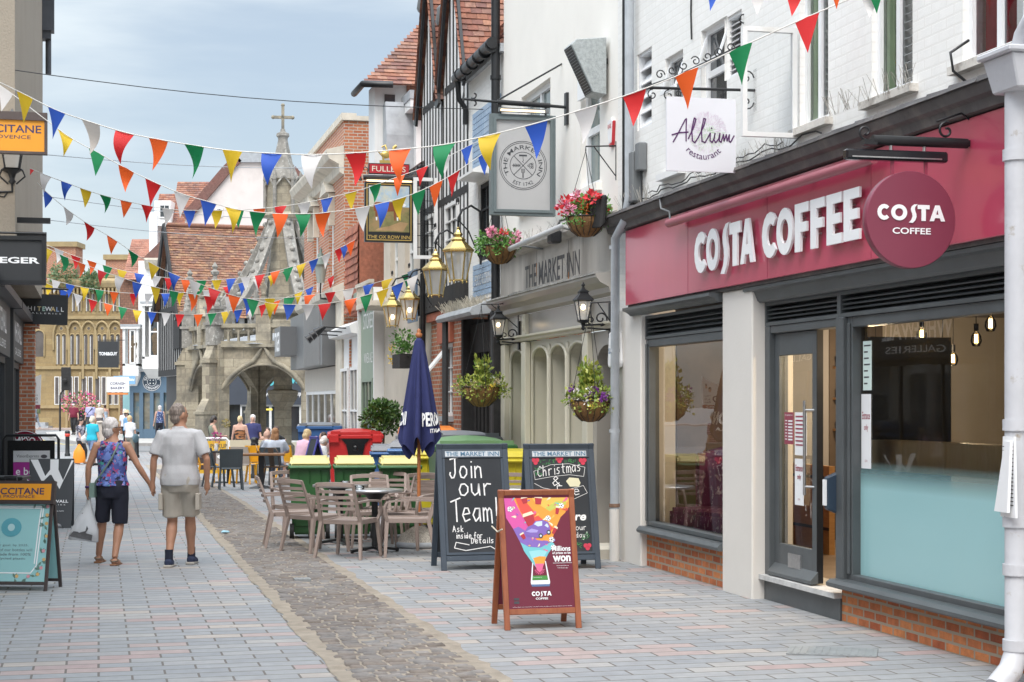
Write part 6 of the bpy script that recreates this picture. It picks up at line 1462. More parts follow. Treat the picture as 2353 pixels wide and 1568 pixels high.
HAND = {'J': [[(.1,1),(.95,1.12)],[(.62,1.06),(.60,.25),(.45,.02),(.22,0),(.05,.18),(.10,.3)]],'o': [[(.55,.62),(.25,.6),(.08,.32),(.2,.04),(.5,0),(.78,.2),(.8,.45),(.55,.62)]],
 'i': [[(.3,.62),(.3,.0)],[(.3,.85),(.32,.88)]],'n': [[(.12,.62),(.12,0)],[(.12,.4),(.4,.62),(.68,.55),(.75,.0)]],'u': [[(.1,.62),(.12,.2),(.35,0),(.65,.15),(.72,.62)],[(.72,.62),(.78,0)]],
 'r': [[(.15,.62),(.18,0)],[(.16,.4),(.4,.62),(.72,.6)]],'T': [[(0,.92),(.9,1.1)],[(.5,1.02),(.52,0)]],'e': [[(.1,.32),(.75,.38),(.6,.62),(.3,.62),(.08,.3),(.3,0),(.75,.1)]],'a': [[(.7,.6),(.3,.6),(.06,.3),(.3,0),(.65,.2),(.7,.6),(.74,0)]],
 'm': [[(.05,.62),(.06,0)],[(.06,.45),(.25,.62),(.4,.5),(.42,0)],[(.42,.45),(.62,.62),(.8,.5),(.85,-.1)]],'!': [[(.3,1.1),(.3,.25)],[(.3,.05),(.31,.02)]],
 'A': [[(0,0),(.35,1),(.75,0)],[(.15,.4),(.6,.4)]],'s': [[(.65,.6),(.3,.6),(.2,.42),(.6,.25),(.5,.02),(.1,.04)]],'k': [[(.15,1),(.12,0)],[(.6,.6),(.18,.3),(.65,0)]],'d': [[(.6,.55),(.2,.5),(.1,.1),(.5,.05),(.62,.4),(.65,1.05),(.66,0)]],
 'f': [[(.75,.95),(.5,1.05),(.35,.8),(.3,-.3),(.1,-.3)],[(.1,.5),(.7,.55)]],'D': [[(.15,1),(.12,0)],[(.0,1),(.6,.85),(.75,.4),(.5,.05),(.05,0)]],'t': [[(.35,.95),(.35,.1),(.6,.0)],[(.1,.6),(.65,.65)]],'l': [[(.3,1),(.28,0)]],
 'C': [[(.85,.8),(.5,1),(.1,.7),(.05,.25),(.4,0),(.85,.15)]],'h': [[(.1,1.05),(.08,0)],[(.09,.4),(.4,.6),(.6,.45),(.62,0)]],'E': [[(.7,1),(.1,1),(.1,0),(.75,0)],[(.1,.5),(.6,.5)]],'y': [[(.1,.6),(.3,.1),(.5,.1)],[(.7,.6),(.35,-.4),(.05,-.4)]],'&': [[(.8,.0),(.2,.7),(.4,.95),(.6,.75),(.1,.3),(.25,.02),(.7,.3)]],'b': [[(.1,1),(.1,0)],[(.1,.4),(.5,.6),(.7,.3),(.45,0),(.1,.05)]],'q': [[(.7,.6),(.3,.6),(.1,.3),(.35,.05),(.68,.3),(.7,.6),(.68,-.4)]],'N': [[(.1,0),(.1,1),(.7,0),(.7,1)]],'H': [[(.1,0),(.1,1)],[(.7,0),(.7,1)],[(.1,.5),(.7,.5)]],'O': [[(.4,1),(.1,.6),(.2,.1),(.5,0),(.75,.4),(.65,.9),(.4,1)]],'S': [[(.75,.9),(.4,1),(.15,.8),(.6,.45),(.6,.1),(.1,.05)]],'B': [[(.1,1),(.1,0)],[(.1,1),(.55,.85),(.15,.52),(.65,.3),(.1,0)]]}
def hand(m,s,x,z,cw,ch,sw,y,slope=0):
    for c in s:
        for st in HAND.get(c,[]):
            m.line([(x+px*cw,z+pz*ch+slope*(px*cw)) for px,pz in st],sw,y)
        x += cw*(.55 if c in 'il!' else 1.0 if c != ' ' else .6)
        z += slope*cw
def innboard(lab,x,y,rz):
    b,MF,PF,hh = aboard('chalkboard',lab,x,y,rz,.78,1.33,.60,M_BGREY,.06,'blue framed inn chalkboards',.10,M_CHALKB)
    m = MB();m.M = MF;m.box(-.33,.33,-.003,.007,hh-.155,hh-.062);h_ = m.build('header',M_BGREY,b)
    m = MB();m.M = MF;m.use(mat('pale_header',(.52,.56,.60),.6)).quad((-.30,-.005,hh-.145),(.30,-.005,hh-.145),(.30,-.005,hh-.085),(-.30,-.005,hh-.085));m.use(mat('steel_blue_ink',(.07,.17,.27),.5)).text('THE MARKET INN',0,hh-.115,.58,.048,-.008,bold=.015);m.build('header_lettering',None,h_)
    m = MB();m.M = MF
    for s in (-1,1): m.box(s*.318-.012,s*.318+.012,-.004,.007,.165,hh-.165)
    m.box(-.306,.306,-.004,.007,.165,.19);m.build('inner_bead',M_BGREY,b);return b,MF,PF,hh
b,MF,PF,hh = innboard('tall chalkboard reading Join our Team, standing left of the poster board',-.43,18.3,TH)
m = MB();m.M = MF;sw = .0145
hand(m,'Join',-.26,.99,.105,.20,sw,.005);hand(m,'our',-.17,.80,.13,.20,sw,.005);hand(m,'Team!',-.26,.52,.115,.23,sw,.005)
hand(m,'Ask',-.25,.41,.042,.065,.008,.005);hand(m,'inside for',-.22,.34,.034,.06,.008,.005);hand(m,'Details',-.06,.285,.042,.06,.008,.005)
m.line([(-.08,.27),(-.22,.30),(-.24,.24),(-.12,.21),(.02,.23),(.15,.25),(.2,.22)],.008,.005);m.build('chalk_writing',M_CHALK,PF)
b,MF,PF,hh = innboard('tall chalkboard about a Christmas menu with painted holly, against the inn front',.50,18.35,TH)
m = MB();m.M = MF;sw = .008
m.use(M_CHALK);hand(m,'Christmas',-.25,1.0,.058,.11,sw,.005,.12);hand(m,'&',-.10,.90,.12,.11,sw,.005);hand(m,'Eve',-.05,.80,.09,.10,sw,.005);hand(m,'ON',-.18,.70,.05,.06,.01,.005);hand(m,'THE',-.14,.63,.05,.05,.01,.005)
m.text('Square',.06,.555,.40,.12,.005,bold=.03,shear=.25);hand(m,'Book your',-.10,.42,.042,.06,.006,.005);hand(m,'table today!',-.14,.34,.038,.055,.006,.005)
for pts in ([(-.28,.97),(-.29,1.06),(-.1,1.13),(.1,1.14),(.28,1.10),(.26,1.0),(.1,1.02),(-.1,1.0),(-.28,.97)],[(-.29,.93),(-.2,.88),(.0,.84),(.25,.9),(.29,.82),(.1,.74),(-.1,.76),(-.28,.82)]): m.line(pts,.004,.0052)
m.use(mat('berry_red_paint',(.55,.04,.08),.7))
for cx,cz in ((-.265,1.17),(0,1.185),(.26,1.165),(.255,.24),(-.26,.24)):
    for dx,dz in ((-.02,.012),(.02,.014),(0,-.016)): m.disc(cx+dx,cz+dz,.024,.0048,12)
m.use(mat('holly_green_paint',(.045,.22,.07),.7));rh = random.Random(2)
for x0,x1,z0 in ((-.22,-.05,1.16),(.05,.22,1.16),(-.27,-.2,1.06),(.2,.28,.36),(.1,.2,.26)):
    for _ in range(14):
        x = rh.uniform(x0,x1);z = z0+rh.uniform(-.03,.03);a = rh.random()*6.28;m.line([(x,z),(x+.03*cos(a),z+.03*sin(a))],.005,.0047)
m.use(mat('cream_chalk',(.62,.60,.42),.8)).flat([(.06,.95),(.10,.99),(.20,.98),(.22,.93),(.2,.89),(.1,.89)],.0046)
m.build('chalk_writing',None,PF)
# ---------------------------------------------------------------- poster board of the coffee shop
M_CHERRY = wood('cherry_stained_wood',(.24,.065,.025),(.34,.11,.045),.4,(6,6,1.2),.2);M_POST = mat('maroon_poster',(.145,.014,.035),.38,.03,1)
b,MF,PF,hh = aboard('poster_board','cherry wood pavement board with a maroon coffee poster of a colourful swirl and a phone',.19,13.48,.25,.62,1.08,.46,M_CHERRY,.045,None,.12,M_POST)
m = MB();m.M = MF;yy = .0072
def pm(n,c): return m.use(mat(n,c,.45,.02,1))
Z0,Z1,X0,X1 = .165,hh-.045,-.265,.265
def U(u,v): return (X0+(X1-X0)*u,Z1-(Z1-Z0)*v)
def blob(pts,y): m.flat([U(*p) for p in pts],y)
def sweep(P,w0,w1,y):
    for i,((a,b_),(c,d)) in enumerate(zip(P,P[1:])):
        t = i/max(1,len(P)-2);p,q = U(a,b_),U(c,d);m.line([p,q],w0+(w1-w0)*t,y-.00002*i)
pm('poster_orange',(.80,.32,.045));blob([(0,0),(1,0),(1,.11),(.93,.165),(.86,.20),(.8,.27),(.72,.38),(.60,.50),(.5,.60),(.45,.60),(.36,.52),(.28,.44),(.16,.32),(.02,.2)],yy)
pm('poster_magenta',(.62,.09,.34));blob([(0,0),(.12,0),(.20,.10),(.30,.22),(.42,.34),(.52,.46),(.50,.58),(.40,.56),(.26,.43),(.13,.31),(.02,.2)],yy-.0002)
pm('poster_red',(.70,.085,.06));blob([(.16,0),(.30,0),(.36,.08),(.50,.18),(.66,.26),(.74,.30),(.62,.36),(.46,.34),(.34,.24),(.24,.14)],yy-.0004)
pm('poster_amber',(.85,.48,.09));blob([(.40,0),(.98,0),(1,.06),(.80,.13),(.62,.12),(.48,.07)],yy-.0004)
pm('poster_lime',(.50,.52,.10));blob([(.62,.12),(.80,.06),(.95,.055),(.96,.09),(.82,.11),(.70,.15)],yy-.0006)
pm('poster_purple',(.22,.13,.45));blob([(.12,.30),(.20,.28),(.34,.33),(.46,.40),(.66,.42),(.58,.50),(.36,.50),(.24,.45)],yy-.0006)
pm('poster_teal',(.16,.50,.55));blob([(.22,.42),(.34,.46),(.52,.47),(.70,.42),(.74,.44),(.64,.52),(.56,.60),(.46,.66),(.36,.58),(.27,.50)],yy-.0008)
pm('poster_aqua',(.30,.62,.66));blob([(.34,.50),(.5,.49),(.62,.50),(.56,.56),(.46,.62),(.38,.56)],yy-.0010)
pm('poster_orange',0);blob([(.40,.56),(.50,.545),(.60,.55),(.56,.62),(.49,.66),(.44,.63)],yy-.0012)
pm('poster_pink',(.78,.13,.28));blob([(.42,.61),(.56,.61),(.53,.665),(.49,.685),(.45,.665)],yy-.0014)
for k in range(9): a = pi+pi*k/8;blob([(.49,.66),(.49+.075*cos(a),.665-.04*sin(a)),(.49+.075*cos(a+.16),.665-.04*sin(a+.16))],yy-.0013)
# streaks, little balls, cups, leaves
rs = random.Random(9)
for _ in range(46):
    u,v = rs.uniform(.04,.92),rs.uniform(.02,.5)
    if abs(u-.5) > .55-v*.75: continue
    pm(*[('poster_pink',0),('poster_amber',0),('poster_teal',0),('poster_cream',(.80,.72,.52)),('poster_red',0),('poster_purple',0),('poster_magenta',0)][rs.randrange(7)])
    a = rs.uniform(-.9,.9);l = rs.uniform(.03,.10);w_ = rs.uniform(.006,.016);blob([(u,v),(u+l*cos(a),v+l*.6*sin(a)-w_),(u+l*1.3*cos(a),v+l*.6*sin(a)),(u+l*cos(a),v+l*.6*sin(a)+w_)],yy-.0016)
for u,v in ((.085,.125),(.665,.21),(.70,.40),(.88,.10),(.72,.47)):
    c = U(u,v);m.use(M_LETTER).disc(c[0],c[1],.021,yy-.002,16);m.use(M_INK).disc(c[0],c[1],.007,yy-.0022,5)
    for k in range(5): a = k*1.257+.6;m.disc(c[0]+.015*cos(a),c[1]+.015*sin(a),.0045,yy-.0022,5)
def cup(u,v,w_,h_,tilt):
    c = U(u,v);ca,sa = cos(tilt),sin(tilt);f = lambda P: [(c[0]+x*ca-z*sa,c[1]+x*sa+z*ca) for x,z in P]
    pm('poster_cup',(.42,.03,.045)).flat(f([(-w_*.36,-h_),(w_*.36,-h_),(w_*.5,0),(-w_*.5,0)]),yy-.0024);pm('poster_cream',0).flat(f([(-w_*.56,0),(w_*.56,0),(w_*.45,h_*.3),(-w_*.45,h_*.3)]),yy-.0026)
cup(.36,.185,.085,.085,.3);cup(.31,.03,.05,.04,.2);cup(.53,.03,.06,.05,-.1);cup(.82,.12,.032,.05,-.2);cup(.25,.35,.035,.04,.5);cup(.77,.30,.03,.05,-.5)
# small purple car in the swirl
pm('poster_car',(.20,.12,.42));blob([(.30,.32),(.34,.285),(.42,.265),(.46,.235),(.58,.225),(.66,.245),(.685,.29),(.68,.335),(.60,.355),(.50,.385),(.38,.375),(.31,.355)],yy-.003)
pm('poster_car_light',(.38,.32,.66));blob([(.31,.325),(.40,.30),(.50,.315),(.48,.335),(.38,.335)],yy-.0032)
pm('poster_glass',(.55,.66,.80));blob([(.44,.262),(.48,.24),(.57,.235),(.565,.275),(.50,.282)],yy-.0032);blob([(.60,.275),(.64,.255),(.665,.28),(.655,.295)],yy-.0032)
for u,v in ((.535,.365),(.66,.335)): c = U(u,v);m.use(M_INK).disc(c[0],c[1],.018,yy-.0032,14,.020);pm('poster_glass',0).disc(c[0],c[1],.009,yy-.0034,10)
# phone
pm('poster_phone',(.78,.80,.84));blob([(.385,.59),(.40,.585),(.372,.755),(.61,.755),(.578,.585),(.593,.59),(.64,.77),(.635,.79),(.35,.79),(.345,.77)],yy-.0005)
pm('poster_phone_edge',(.10,.16,.32));blob([(.35,.79),(.635,.79),(.63,.81),(.36,.81)],yy-.0006)
pm('poster_pitch',(.06,.26,.05));blob([(.378,.715),(.604,.715),(.612,.752),(.37,.752)],yy-.0007)
m.use(M_LETTER)
c = U(.838,.480);m.text('Millions',c[0],c[1],.150,.041,yy-.003,bold=.025);c = U(.838,.522);m.text('of prizes to be',c[0],c[1],.150,.025,yy-.003,bold=.02);c = U(.838,.570);m.text('won',c[0],c[1],.145,.048,yy-.003,bold=.035)
a = U(.70,.608);e = U(.99,.608);m.line([a,e],.0025,yy-.003);c = U(.845,.632);m.text('Scan our app in-store or at',c[0],c[1],.10,.009,yy-.003,bold=.01);c = U(.845,.652);m.text('Costa Express to play.',c[0],c[1],.085,.009,yy-.003,bold=.01)
c = U(.495,.73);m.text('Go for goal and win.',c[0]-.02,c[1],.07,.009,yy-.003)
c = U(.50,.872);w_ = .16;h_ = .036
m.prism([(c[0]-.08+px*.030,c[1]-h_/2+pz*h_) for px,pz in cpoly()],yy-.004,yy-.002);oring(m,c[0]-.032,c[1],.018,h_/2,yy-.002,.002);m.prism([(c[0]-.010+px*.020,c[1]-h_/2+pz*h_) for px,pz in spoly()],yy-.004,yy-.002)
m.prism([(c[0]+.014+px*.028,c[1]-h_/2+pz*h_) for px,pz in [(0,1),(1,1),(1,.72),(.68,.72),(.68,0),(.32,0),(.32,.72),(0,.72)]],yy-.004,yy-.002);aglyph(m,c[0]+.044,c[1]-h_/2,.036,h_,yy-.002,.002)
c = U(.50,.915);m.text('COFFEE',c[0],c[1],.10,.016,yy-.003,bold=.03)
c = U(.5,.985);m.text('terms apply see online for the full rules of play and closing dates at our shops',c[0],c[1],.48,.006,yy-.003)
for v in (.925,.955): a,e = U(.075,v),U(.155,v-.02);m.use(M_INK).flat([a,(e[0],a[1]),e,(a[0],e[1])],yy-.002)
m.build('poster_print',None,PF)
MB().tube([(-.318,-.17,.78),(-.325,-.05,.75),(-.318,.17,.78)],.006,5).build('cord',mat('pale_cord',(.6,.55,.45),.8),b)
# ---------------------------------------------------------------- boards on the left
M_BRONZE = mat('bronze_board_frame',(.055,.043,.042),.45,.15,4)
b,MF,PF,hh = aboard('poster_board','bronze framed board with an orange header over a pale aqua poster',-4.70,16.2,-.10,.74,1.02,.42,M_BRONZE,.03,None,.06,mat('aqua_poster',(.30,.56,.57),.4,.04,1))
m = MB();m.M = MF;m.box(-.385,.385,-.03,.03,hh-.22,hh+.0);hd = m.build('header_frame',M_BRONZE,b)
m = MB();m.M = MF;m.use(M_ORANGE).box(-.35,.355,-.034,-.02,hh-.185,hh-.03);m.use(M_NAVY).text("L'OCCITANE",-.0,hh-.10,.58,.066,-.036,bold=.015);m.text('EN PROVENCE',.0,hh-.152,.40,.026,-.036);m.build('header_panel',None,hd)
m = MB();m.M = MF;y_ = .006;m.use(M_LETTER)
for P in ([(-.2,.80),(.28,.80),(.27,.60),(.25,.24),(.2,.17),(-.3,.17)],[(-.15,.785),(.26,.785),(.245,.6),(.23,.26)],[(-.3,.72),(-.24,.74),(-.18,.80)]): m.line(P,.011,y_)
m.use(mat('deep_aqua_print',(.11,.38,.45),.5)).disc(-.02,.60,.10,y_,20,.09);m.use(mat('pale_aqua_print',(.45,.68,.70),.5)).disc(-.02,.60,.035,y_-.001,14)
m.use(mat('slate_ink',(.16,.22,.24),.6))
for k,t_ in enumerate(('Our goal: by 2025,','100% of our bottles will','be made from 100%','recycled plastic')): m.text(t_,-.01,.43-.042*k,(.34,.42,.40,.30)[k],.026,y_,bold=.012 if k in (2,3) else 0)
rf = random.Random(4)
for cx,cz in ((.30,.78),(.30,.70),(.31,.50),(.29,.36),(.30,.28),(.05,.12),(.16,.12),(.25,.14),(.2,.83),(.3,.62),(.28,.2)):
    for _ in range(3):
        a = rf.random()*6.28;L = .055;m.use(mat('leaf_print',(.12,.22,.18),.6)).flat([(cx,cz),(cx+L*.5*cos(a)+.012*sin(a),cz+L*.5*sin(a)-.012*cos(a)),(cx+L*cos(a),cz+L*sin(a)),(cx+L*.5*cos(a)-.012*sin(a),cz+L*.5*sin(a)+.012*cos(a))],y_)
    m.use([mat('pink_print',(.62,.28,.32),.6),mat('ochre_print',(.62,.40,.16),.6)][rf.randrange(2)]).disc(cx+.02,cz+.02,.017,y_-.001,8)
m.build('poster_print',None,PF)
m = MB();m.tube([(-.12,0,1.01),(-.12,0,1.06),(.0,0,1.065),(.0,0,1.01)],.008,6);m.build('handle',M_BLACK,b)
# W board
M_ANTH = mat('anthracite_panel',(.05,.055,.062),.4,.05,1)
wb = thing('poster_board','tall anthracite board with a huge white letter W','signboard',(-6.55,24.3,0),.16)
def wboard(sgn):
    M_ = (Matrix.Rotation(pi,4,'Z') if sgn < 0 else Matrix()) @ Matrix.Translation((0,-.24,0)) @ Matrix.Rotation(-.23,4,'X');m = MB();m.M = M_
    m.prism([(-.31,1.0),(.31,1.0),(.285,0),(.17,0),(.14,.06),(.05,.085),(-.05,.085),(-.14,.06),(-.17,0),(-.285,0)],0,.018);return m.build('panel',M_ANTH,wb),M_
p_,MF = wboard(1);wboard(-1)
m = MB();m.M = MF;y_ = -.002;
m.flat([(-.295,.99),(-.19,.99),(-.085,.75),(-.125,.66)],y_);m.flat([(-.125,.66),(-.085,.75),(-.02,.84),(-.02,.77)],y_-.0004);m.flat([(-.02,.99),(.095,.99),(.095,.84),(-.02,.76)],y_-.0008);m.flat([(-.02,.80),(.095,.84),(.165,.68),(.115,.56)],y_-.0012);m.flat([(.115,.56),(.165,.68),(.305,.97),(.275,.98)],y_-.0016)
m.text('WHITEWALL',.02,.385,.44,.042,y_,bold=.03);m.text('G A L L E R I E S',.0,.335,.40,.017,y_);m.text('whitewallgalleries.com',.0,.245,.36,.022,y_,bold=.01);m.build('lettering',M_LETTER,p_)
# optician's framed poster, black podium, round headed board
ve = thing('poster_stand','black tube framed poster stand with a magenta and white optician poster','signboard',(-7.55,26.8,0),.12)
m = MB();m.tube([(-.42,0,0),(-.42,0,1.2),(-.38,0,1.26),(.38,0,1.26),(.42,0,1.2),(.42,0,0)],.022,8);m.build('frame',M_BLACK,ve);m = MB();m.box(-.36,.36,-.02,.02,.15,1.18);p_ = m.build('panel',mat('glossy_black_plastic',(.012,.012,.013),.2),ve)
m = MB();m.use(mat('magenta_print',(.36,.03,.26),.4)).box(-.27,.29,-.026,-.021,.2,.84);m.use(mat('pale_grey_print',(.56,.57,.58),.4)).box(-.27,.29,-.026,-.021,.842,1.02);m.use(M_INK).text('VisionExpress',-.05,.93,.34,.06,-.027);m.disc(.20,.93,.05,-.027,12,.03);m.use(M_LETTER).text('e below',.02,.70,.5,.12,-.027,bold=.01);m.text('e s',-.12,.55,.22,.09,-.027);m.build('poster',None,p_)
pd = thing('podium','black pavement podium with gold lettering and band at the left edge','podium',(-6.02,20.2,0),.0)
m = MB();m.box(-.2,.24,-.15,.15,.0,.86);m.box(-.24,.28,-.19,.19,.86,.90);m.build('body',M_BLACK,pd,bevel=.01);m = MB();m.use(mat('gold_paint',(.52,.38,.08),.4)).box(-.2,.24,-.156,-.151,.50,.55);m.use(mat('cream_letter',(.7,.66,.55))).text('flower',-.02,.63,.36,.12,-.156);m.build('lettering',None,pd)
tb = thing('round_headed_board','maroon round headed board with white arched lettering','signboard',(gx(57,32).x,32,0),.1)
m = MB();m.prism([(-.36,.0),(.36,.0),(.38,.9)]+[(.38*cos(pi*k/14),.9+.36*sin(pi*k/14)) for k in range(15)]+[(-.38,.9)],0,.03);p_ = m.build('panel',mat('glossy_maroon',(.20,.012,.035),.25),tb)
m = MB();m.text('TIMPSON',0,.80,.62,.12,-.003,bold=.02,warp=lambda X,Z: ((.30+Z)*sin(X/.30),(.30+Z)*cos(X/.30)));m.ring(0,.9,.34,.355,-.003,24,0,pi);m.build('lettering',M_LETTER,p_)
# ---------------------------------------------------------------- bollards, signal, street posts
def bollard(x,Y,lab,h=1.0,band=None,base_y=None):
    b = thing('bollard',lab,'bollard',gx(x,Y));m = MB();m.lathe([(.11,-.02),(.11,.08),(.085,.12),(.08,h-.24),(.10,h-.20),(.10,h-.16),(.085,h-.14),(.10,h-.10),(.105,h-.05),(.06,h-.01),(0,h)],n=14);m.build('post',M_BLACK,b)
    if band: m = MB();m.lathe([(.088,h-.24),(.103,h-.20),(.103,h-.13),(.09,h-.13)],n=14);m.build('band',band,b)
    return b
M_REDB = mat('red_reflector',(.6,.05,.03),.3)
bollard(155,66,'black bollard with a red and white band left of the walking couple',1.0,M_REDB);bollard(314,64,'black bollard with a white band between the couple',1.0,M_LETTER);bollard(585,43.5,'black cast bollard with a ringed top beside the cafe chairs',1.05)
tl = thing('traffic_light','black pole mounted traffic light before the bank, seen from behind','traffic light',gx(138,104));m = MB();m.cyl((0,0,0),(0,0,2.3),.06,n=8);m.tube([(0,0,2.3),(.1,0,2.5),(.35,0,2.7)],.05,6);m.build('pole',M_BLACK,tl);m = MB();m.box(.1,.62,-.15,.2,2.6,4.0);m.cyl((.35,-.15,3.2),(.35,-.4,3.15),.13,n=10);m.build('signal_head',M_BLACKMATT,tl,bevel=.03)
m = MB();m.cyl((.6,.5,0),(.6,.5,1.35),.06,n=8);m.box(.5,.75,.35,.6,.9,1.35);m.build('push_button_post',mat('yellow_black_post',(.35,.27,.02),.5,.9,4),tl)
up = thing('wooden_post','short pale weathered wooden post behind the woman in the floral top','post',gx(231,70));m = MB();m.hexa([(-.17,-.1,0),(.17,-.1,0),(.17,.1,0),(-.17,.1,0)],[(-.16,-.1,1.25),(.17,-.1,1.25),(.17,.1,1.25),(-.16,.1,1.25)]);m.lathe([(.17,1.25),(.15,1.3),(0,1.32)],n=10);m.build('post',wood('weathered_oak',(.40,.35,.30),(.5,.44,.38),.9,(6,6,1)),up)
fp = thing('flower_planter','tall planter overflowing with pink and orange flowers before the bank','planter',gx(186,108));m = MB();m.cyl((0,0,0),(0,0,1.3),.25,.45,10);m.build('pot',M_BLACK,fp)
m = MB();rb = random.Random(8);leafcloud(m,(0,0,1.7),.9,260,.2,1.25,.8,.8,rnd=rb);m.build('leaves',leafmat('planter_leaf',(.05,.12,.03),(.14,.22,.06)),fp)
m = MB();leafcloud(m,(0,-.1,1.75),.95,420,.16,1.3,.8,.8,rnd=rb);m.build('flowers',leafmat('hot_pink_petal',(.62,.05,.30),(.85,.30,.25)),fp)
# cafe tables and chairs further on
M_DCH = mat('dark_slate_resin',(.055,.07,.08),.5,.08,3);M_YCH = mat('amber_metal',(.70,.33,.01),.4,.05,3)
def cafe_chair(lab,x,y,rz,mt,back=True,group=None,panelm=None):
    c = thing('cafe_chair',lab,'chair',(x,y,gz(y)),rz,group)
    m = MB();m.box(-.22,.22,-.23,.20,.43,.455);m.build('seat',panelm or mt,c,bevel=.012)
    m = MB();P = []
    for i in range(9): t = -1+2*i/8;P.append((.22*t,.215+.04*(1-t*t)))
    V = [(x_,y_+.02,.47) for x_,y_ in P]+[(x_*.98,y_+.09,.86) for x_,y_ in P]+[(x_,y_+.035,.47) for x_,y_ in P]+[(x_*.98,y_+.105,.86) for x_,y_ in P]
    m.add(V,[(i,i+1,10+i,9+i) for i in range(8)]+[(18+i,27+i,28+i,19+i) for i in range(8)]+[(9+i,10+i,28+i,27+i) for i in range(8)]);m.build('backrest',panelm or mt,c)
    for s in (-1,1):
        m = MB();m.bar((s*.24,-.25,0),(s*.20,-.21,.44),.036);m.build('leg',mt,c);m = MB();m.bar((s*.24,.29,0),(s*.215,.20,.45),.036);m.bar((s*.215,.20,.44),(s*.225,.31,.86),.034);m.build('leg',mt,c)
    return c
G2 = 'dark slate cafe chairs';G3 = 'amber metal cafe chairs'
cafe_chair('dark slate cafe chair with its back to the viewer, nearest of the cafe seats',gx(530,35.8).x,35.8,3.35,M_DCH,group=G2)
cafe_chair('dark slate cafe chair turned right, just behind the nearest one',gx(503,37.2).x,37.2,2.2,M_DCH,group=G2)
cafe_chair('dark slate cafe chair under the woman with reddish hair',gx(632,38.2).x,38.2,2.9,M_DCH,group=G2)
cafe_chair('amber metal cafe chair with a pale back panel beside the black bollard',gx(556,39).x,39.2,3.0,M_YCH,group=G3,panelm=mat('pale_taupe_mesh',(.42,.36,.31),.7))
cafe_chair('amber metal cafe chair behind the wooden table top',gx(590,40).x,40.5,.6,M_YCH,group=G3)
cafe_chair('amber metal cafe chair beside the man in the checked shirt',gx(474,39.5).x,39.5,2.0,M_YCH,group=G3)
cafe_chair('amber metal cafe chair behind the woman in pink',gx(668,42).x,42,2.6,M_YCH,group=G3)
mc = thing('metal_bistro_chair','bronze metal bistro chair with a wooden seat beside the wooden table','chair',(gx(636,37).x,37.0,gz(37)),2.7)
M_BRZ = mat('bronze_metal',(.13,.10,.08),.4,.1,4,metal=.4)
m = MB();m.box(-.19,.19,-.19,.19,.44,.465);m.build('seat',wood('worn_wood',(.25,.14,.07),(.34,.2,.1)),mc);m = MB();m.tube([(-.18,.17,.46),(-.19,.23,.75),(-.13,.25,.86),(.13,.25,.86),(.19,.23,.75),(.18,.17,.46)],.012,6);m.box(-.06,.06,.17,.18,.46,.5);m.hexa([(-.06,.17,.46),(.06,.17,.46),(.06,.18,.46),(-.06,.18,.46)],[(-.07,.24,.85),(.07,.24,.85),(.07,.25,.85),(-.07,.25,.85)]);m.build('backrest',M_BRZ,mc)
for sx in (-1,1):
    for sy in (-1,1): MB().bar((sx*.22,sy*.22,0),(sx*.17,sy*.17,.44),.035,.02).build('leg',M_BRZ,mc)
ct = thing('cafe_table','cafe table with a thick wooden top and black pedestal','table',(gx(600,36.6).x,36.6,gz(36.6)),.15)
m = MB();m.box(-.48,.50,-.32,.32,.70,.75);m.build('tabletop',wood('walnut_top',(.16,.075,.03),(.26,.13,.055),.4,(1.5,9,9)),ct,bevel=.012);m = MB();m.box(-.06,.06,-.06,.06,.03,.70);m.lathe([(.36,0),(.3,.02),(.1,.06)],n=4,smooth=False,a0=pi/4);m.build('pedestal',M_BLACK,ct)
gl = thing('drink_glass','tumbler of amber drink with a straw on the wooden cafe table','glass',(gx(600,36.6).x-.05,36.5,gz(36.6)+.75));MB().lathe([(.028,0),(.036,.12)],n=12).build('tumbler',M_CLEAR,gl);MB().lathe([(.027,.005),(.031,.05),(0,.05)],n=12).build('drink',mat('amber_drink',(.5,.22,.03),.2),gl);MB().cyl((0,0,.02),(-.05,0,.2),.004,n=5).build('straw',M_LETTER,gl)
ct2 = thing('cafe_table','small dark cafe table with flowers in a white vase','table',(gx(525,40).x,40,gz(40)));m = MB();m.box(-.4,.4,-.35,.35,.71,.745);m.build('tabletop',M_BLACK,ct2);m = MB();m.cyl((0,0,.02),(0,0,.71),.04,n=10);m.box(-.3,.3,-.04,.04,0,.03);m.box(-.04,.04,-.3,.3,0,.028);m.build('pedestal',M_BLACK,ct2)
fv = thing('flower_vase','white vase of magenta flowers on the small cafe table','vase',(gx(525,40).x-.25,39.8,gz(40)+.745));MB().lathe([(.03,0),(.05,.05),(.04,.12),(.045,.18)],n=12).build('vase',M_LETTER,fv);m = MB();leafcloud(m,(0,0,.32),.13,90,.05,rnd=rb);m.build('flowers',leafmat('magenta_petal',(.40,.02,.20),(.55,.06,.30)),fv)
pk = thing('banner_stand','amber banner stand with a coffee picture under a white rail beside the checked shirt','banner',(gx(492,43.5).x,43.5,gz(43.5)),.0)
m = MB();m.box(-.36,.30,-.01,.01,.12,.95);p_ = m.build('panel',mat('amber_panel',(.68,.40,.03),.5),pk);m = MB();m.use(mat('dark_brown_print',(.06,.035,.03))).box(-.38,.05,-.016,-.011,.22,.66);m.use(mat('grey_photo_print',(.30,.27,.25),.5,.5,6)).box(.05,.36,-.016,-.011,.22,.66);m.use(M_LETTER).disc(.2,.55,.12,-.017,14,.06);m.use(M_INK).text('PICKUP',.12,.82,.42,.11,-.013,bold=.01);m.use(mat('amber_drink',(.5,.22,.03))).disc(-.17,.5,.05,-.017,10);m.build('print',None,p_)
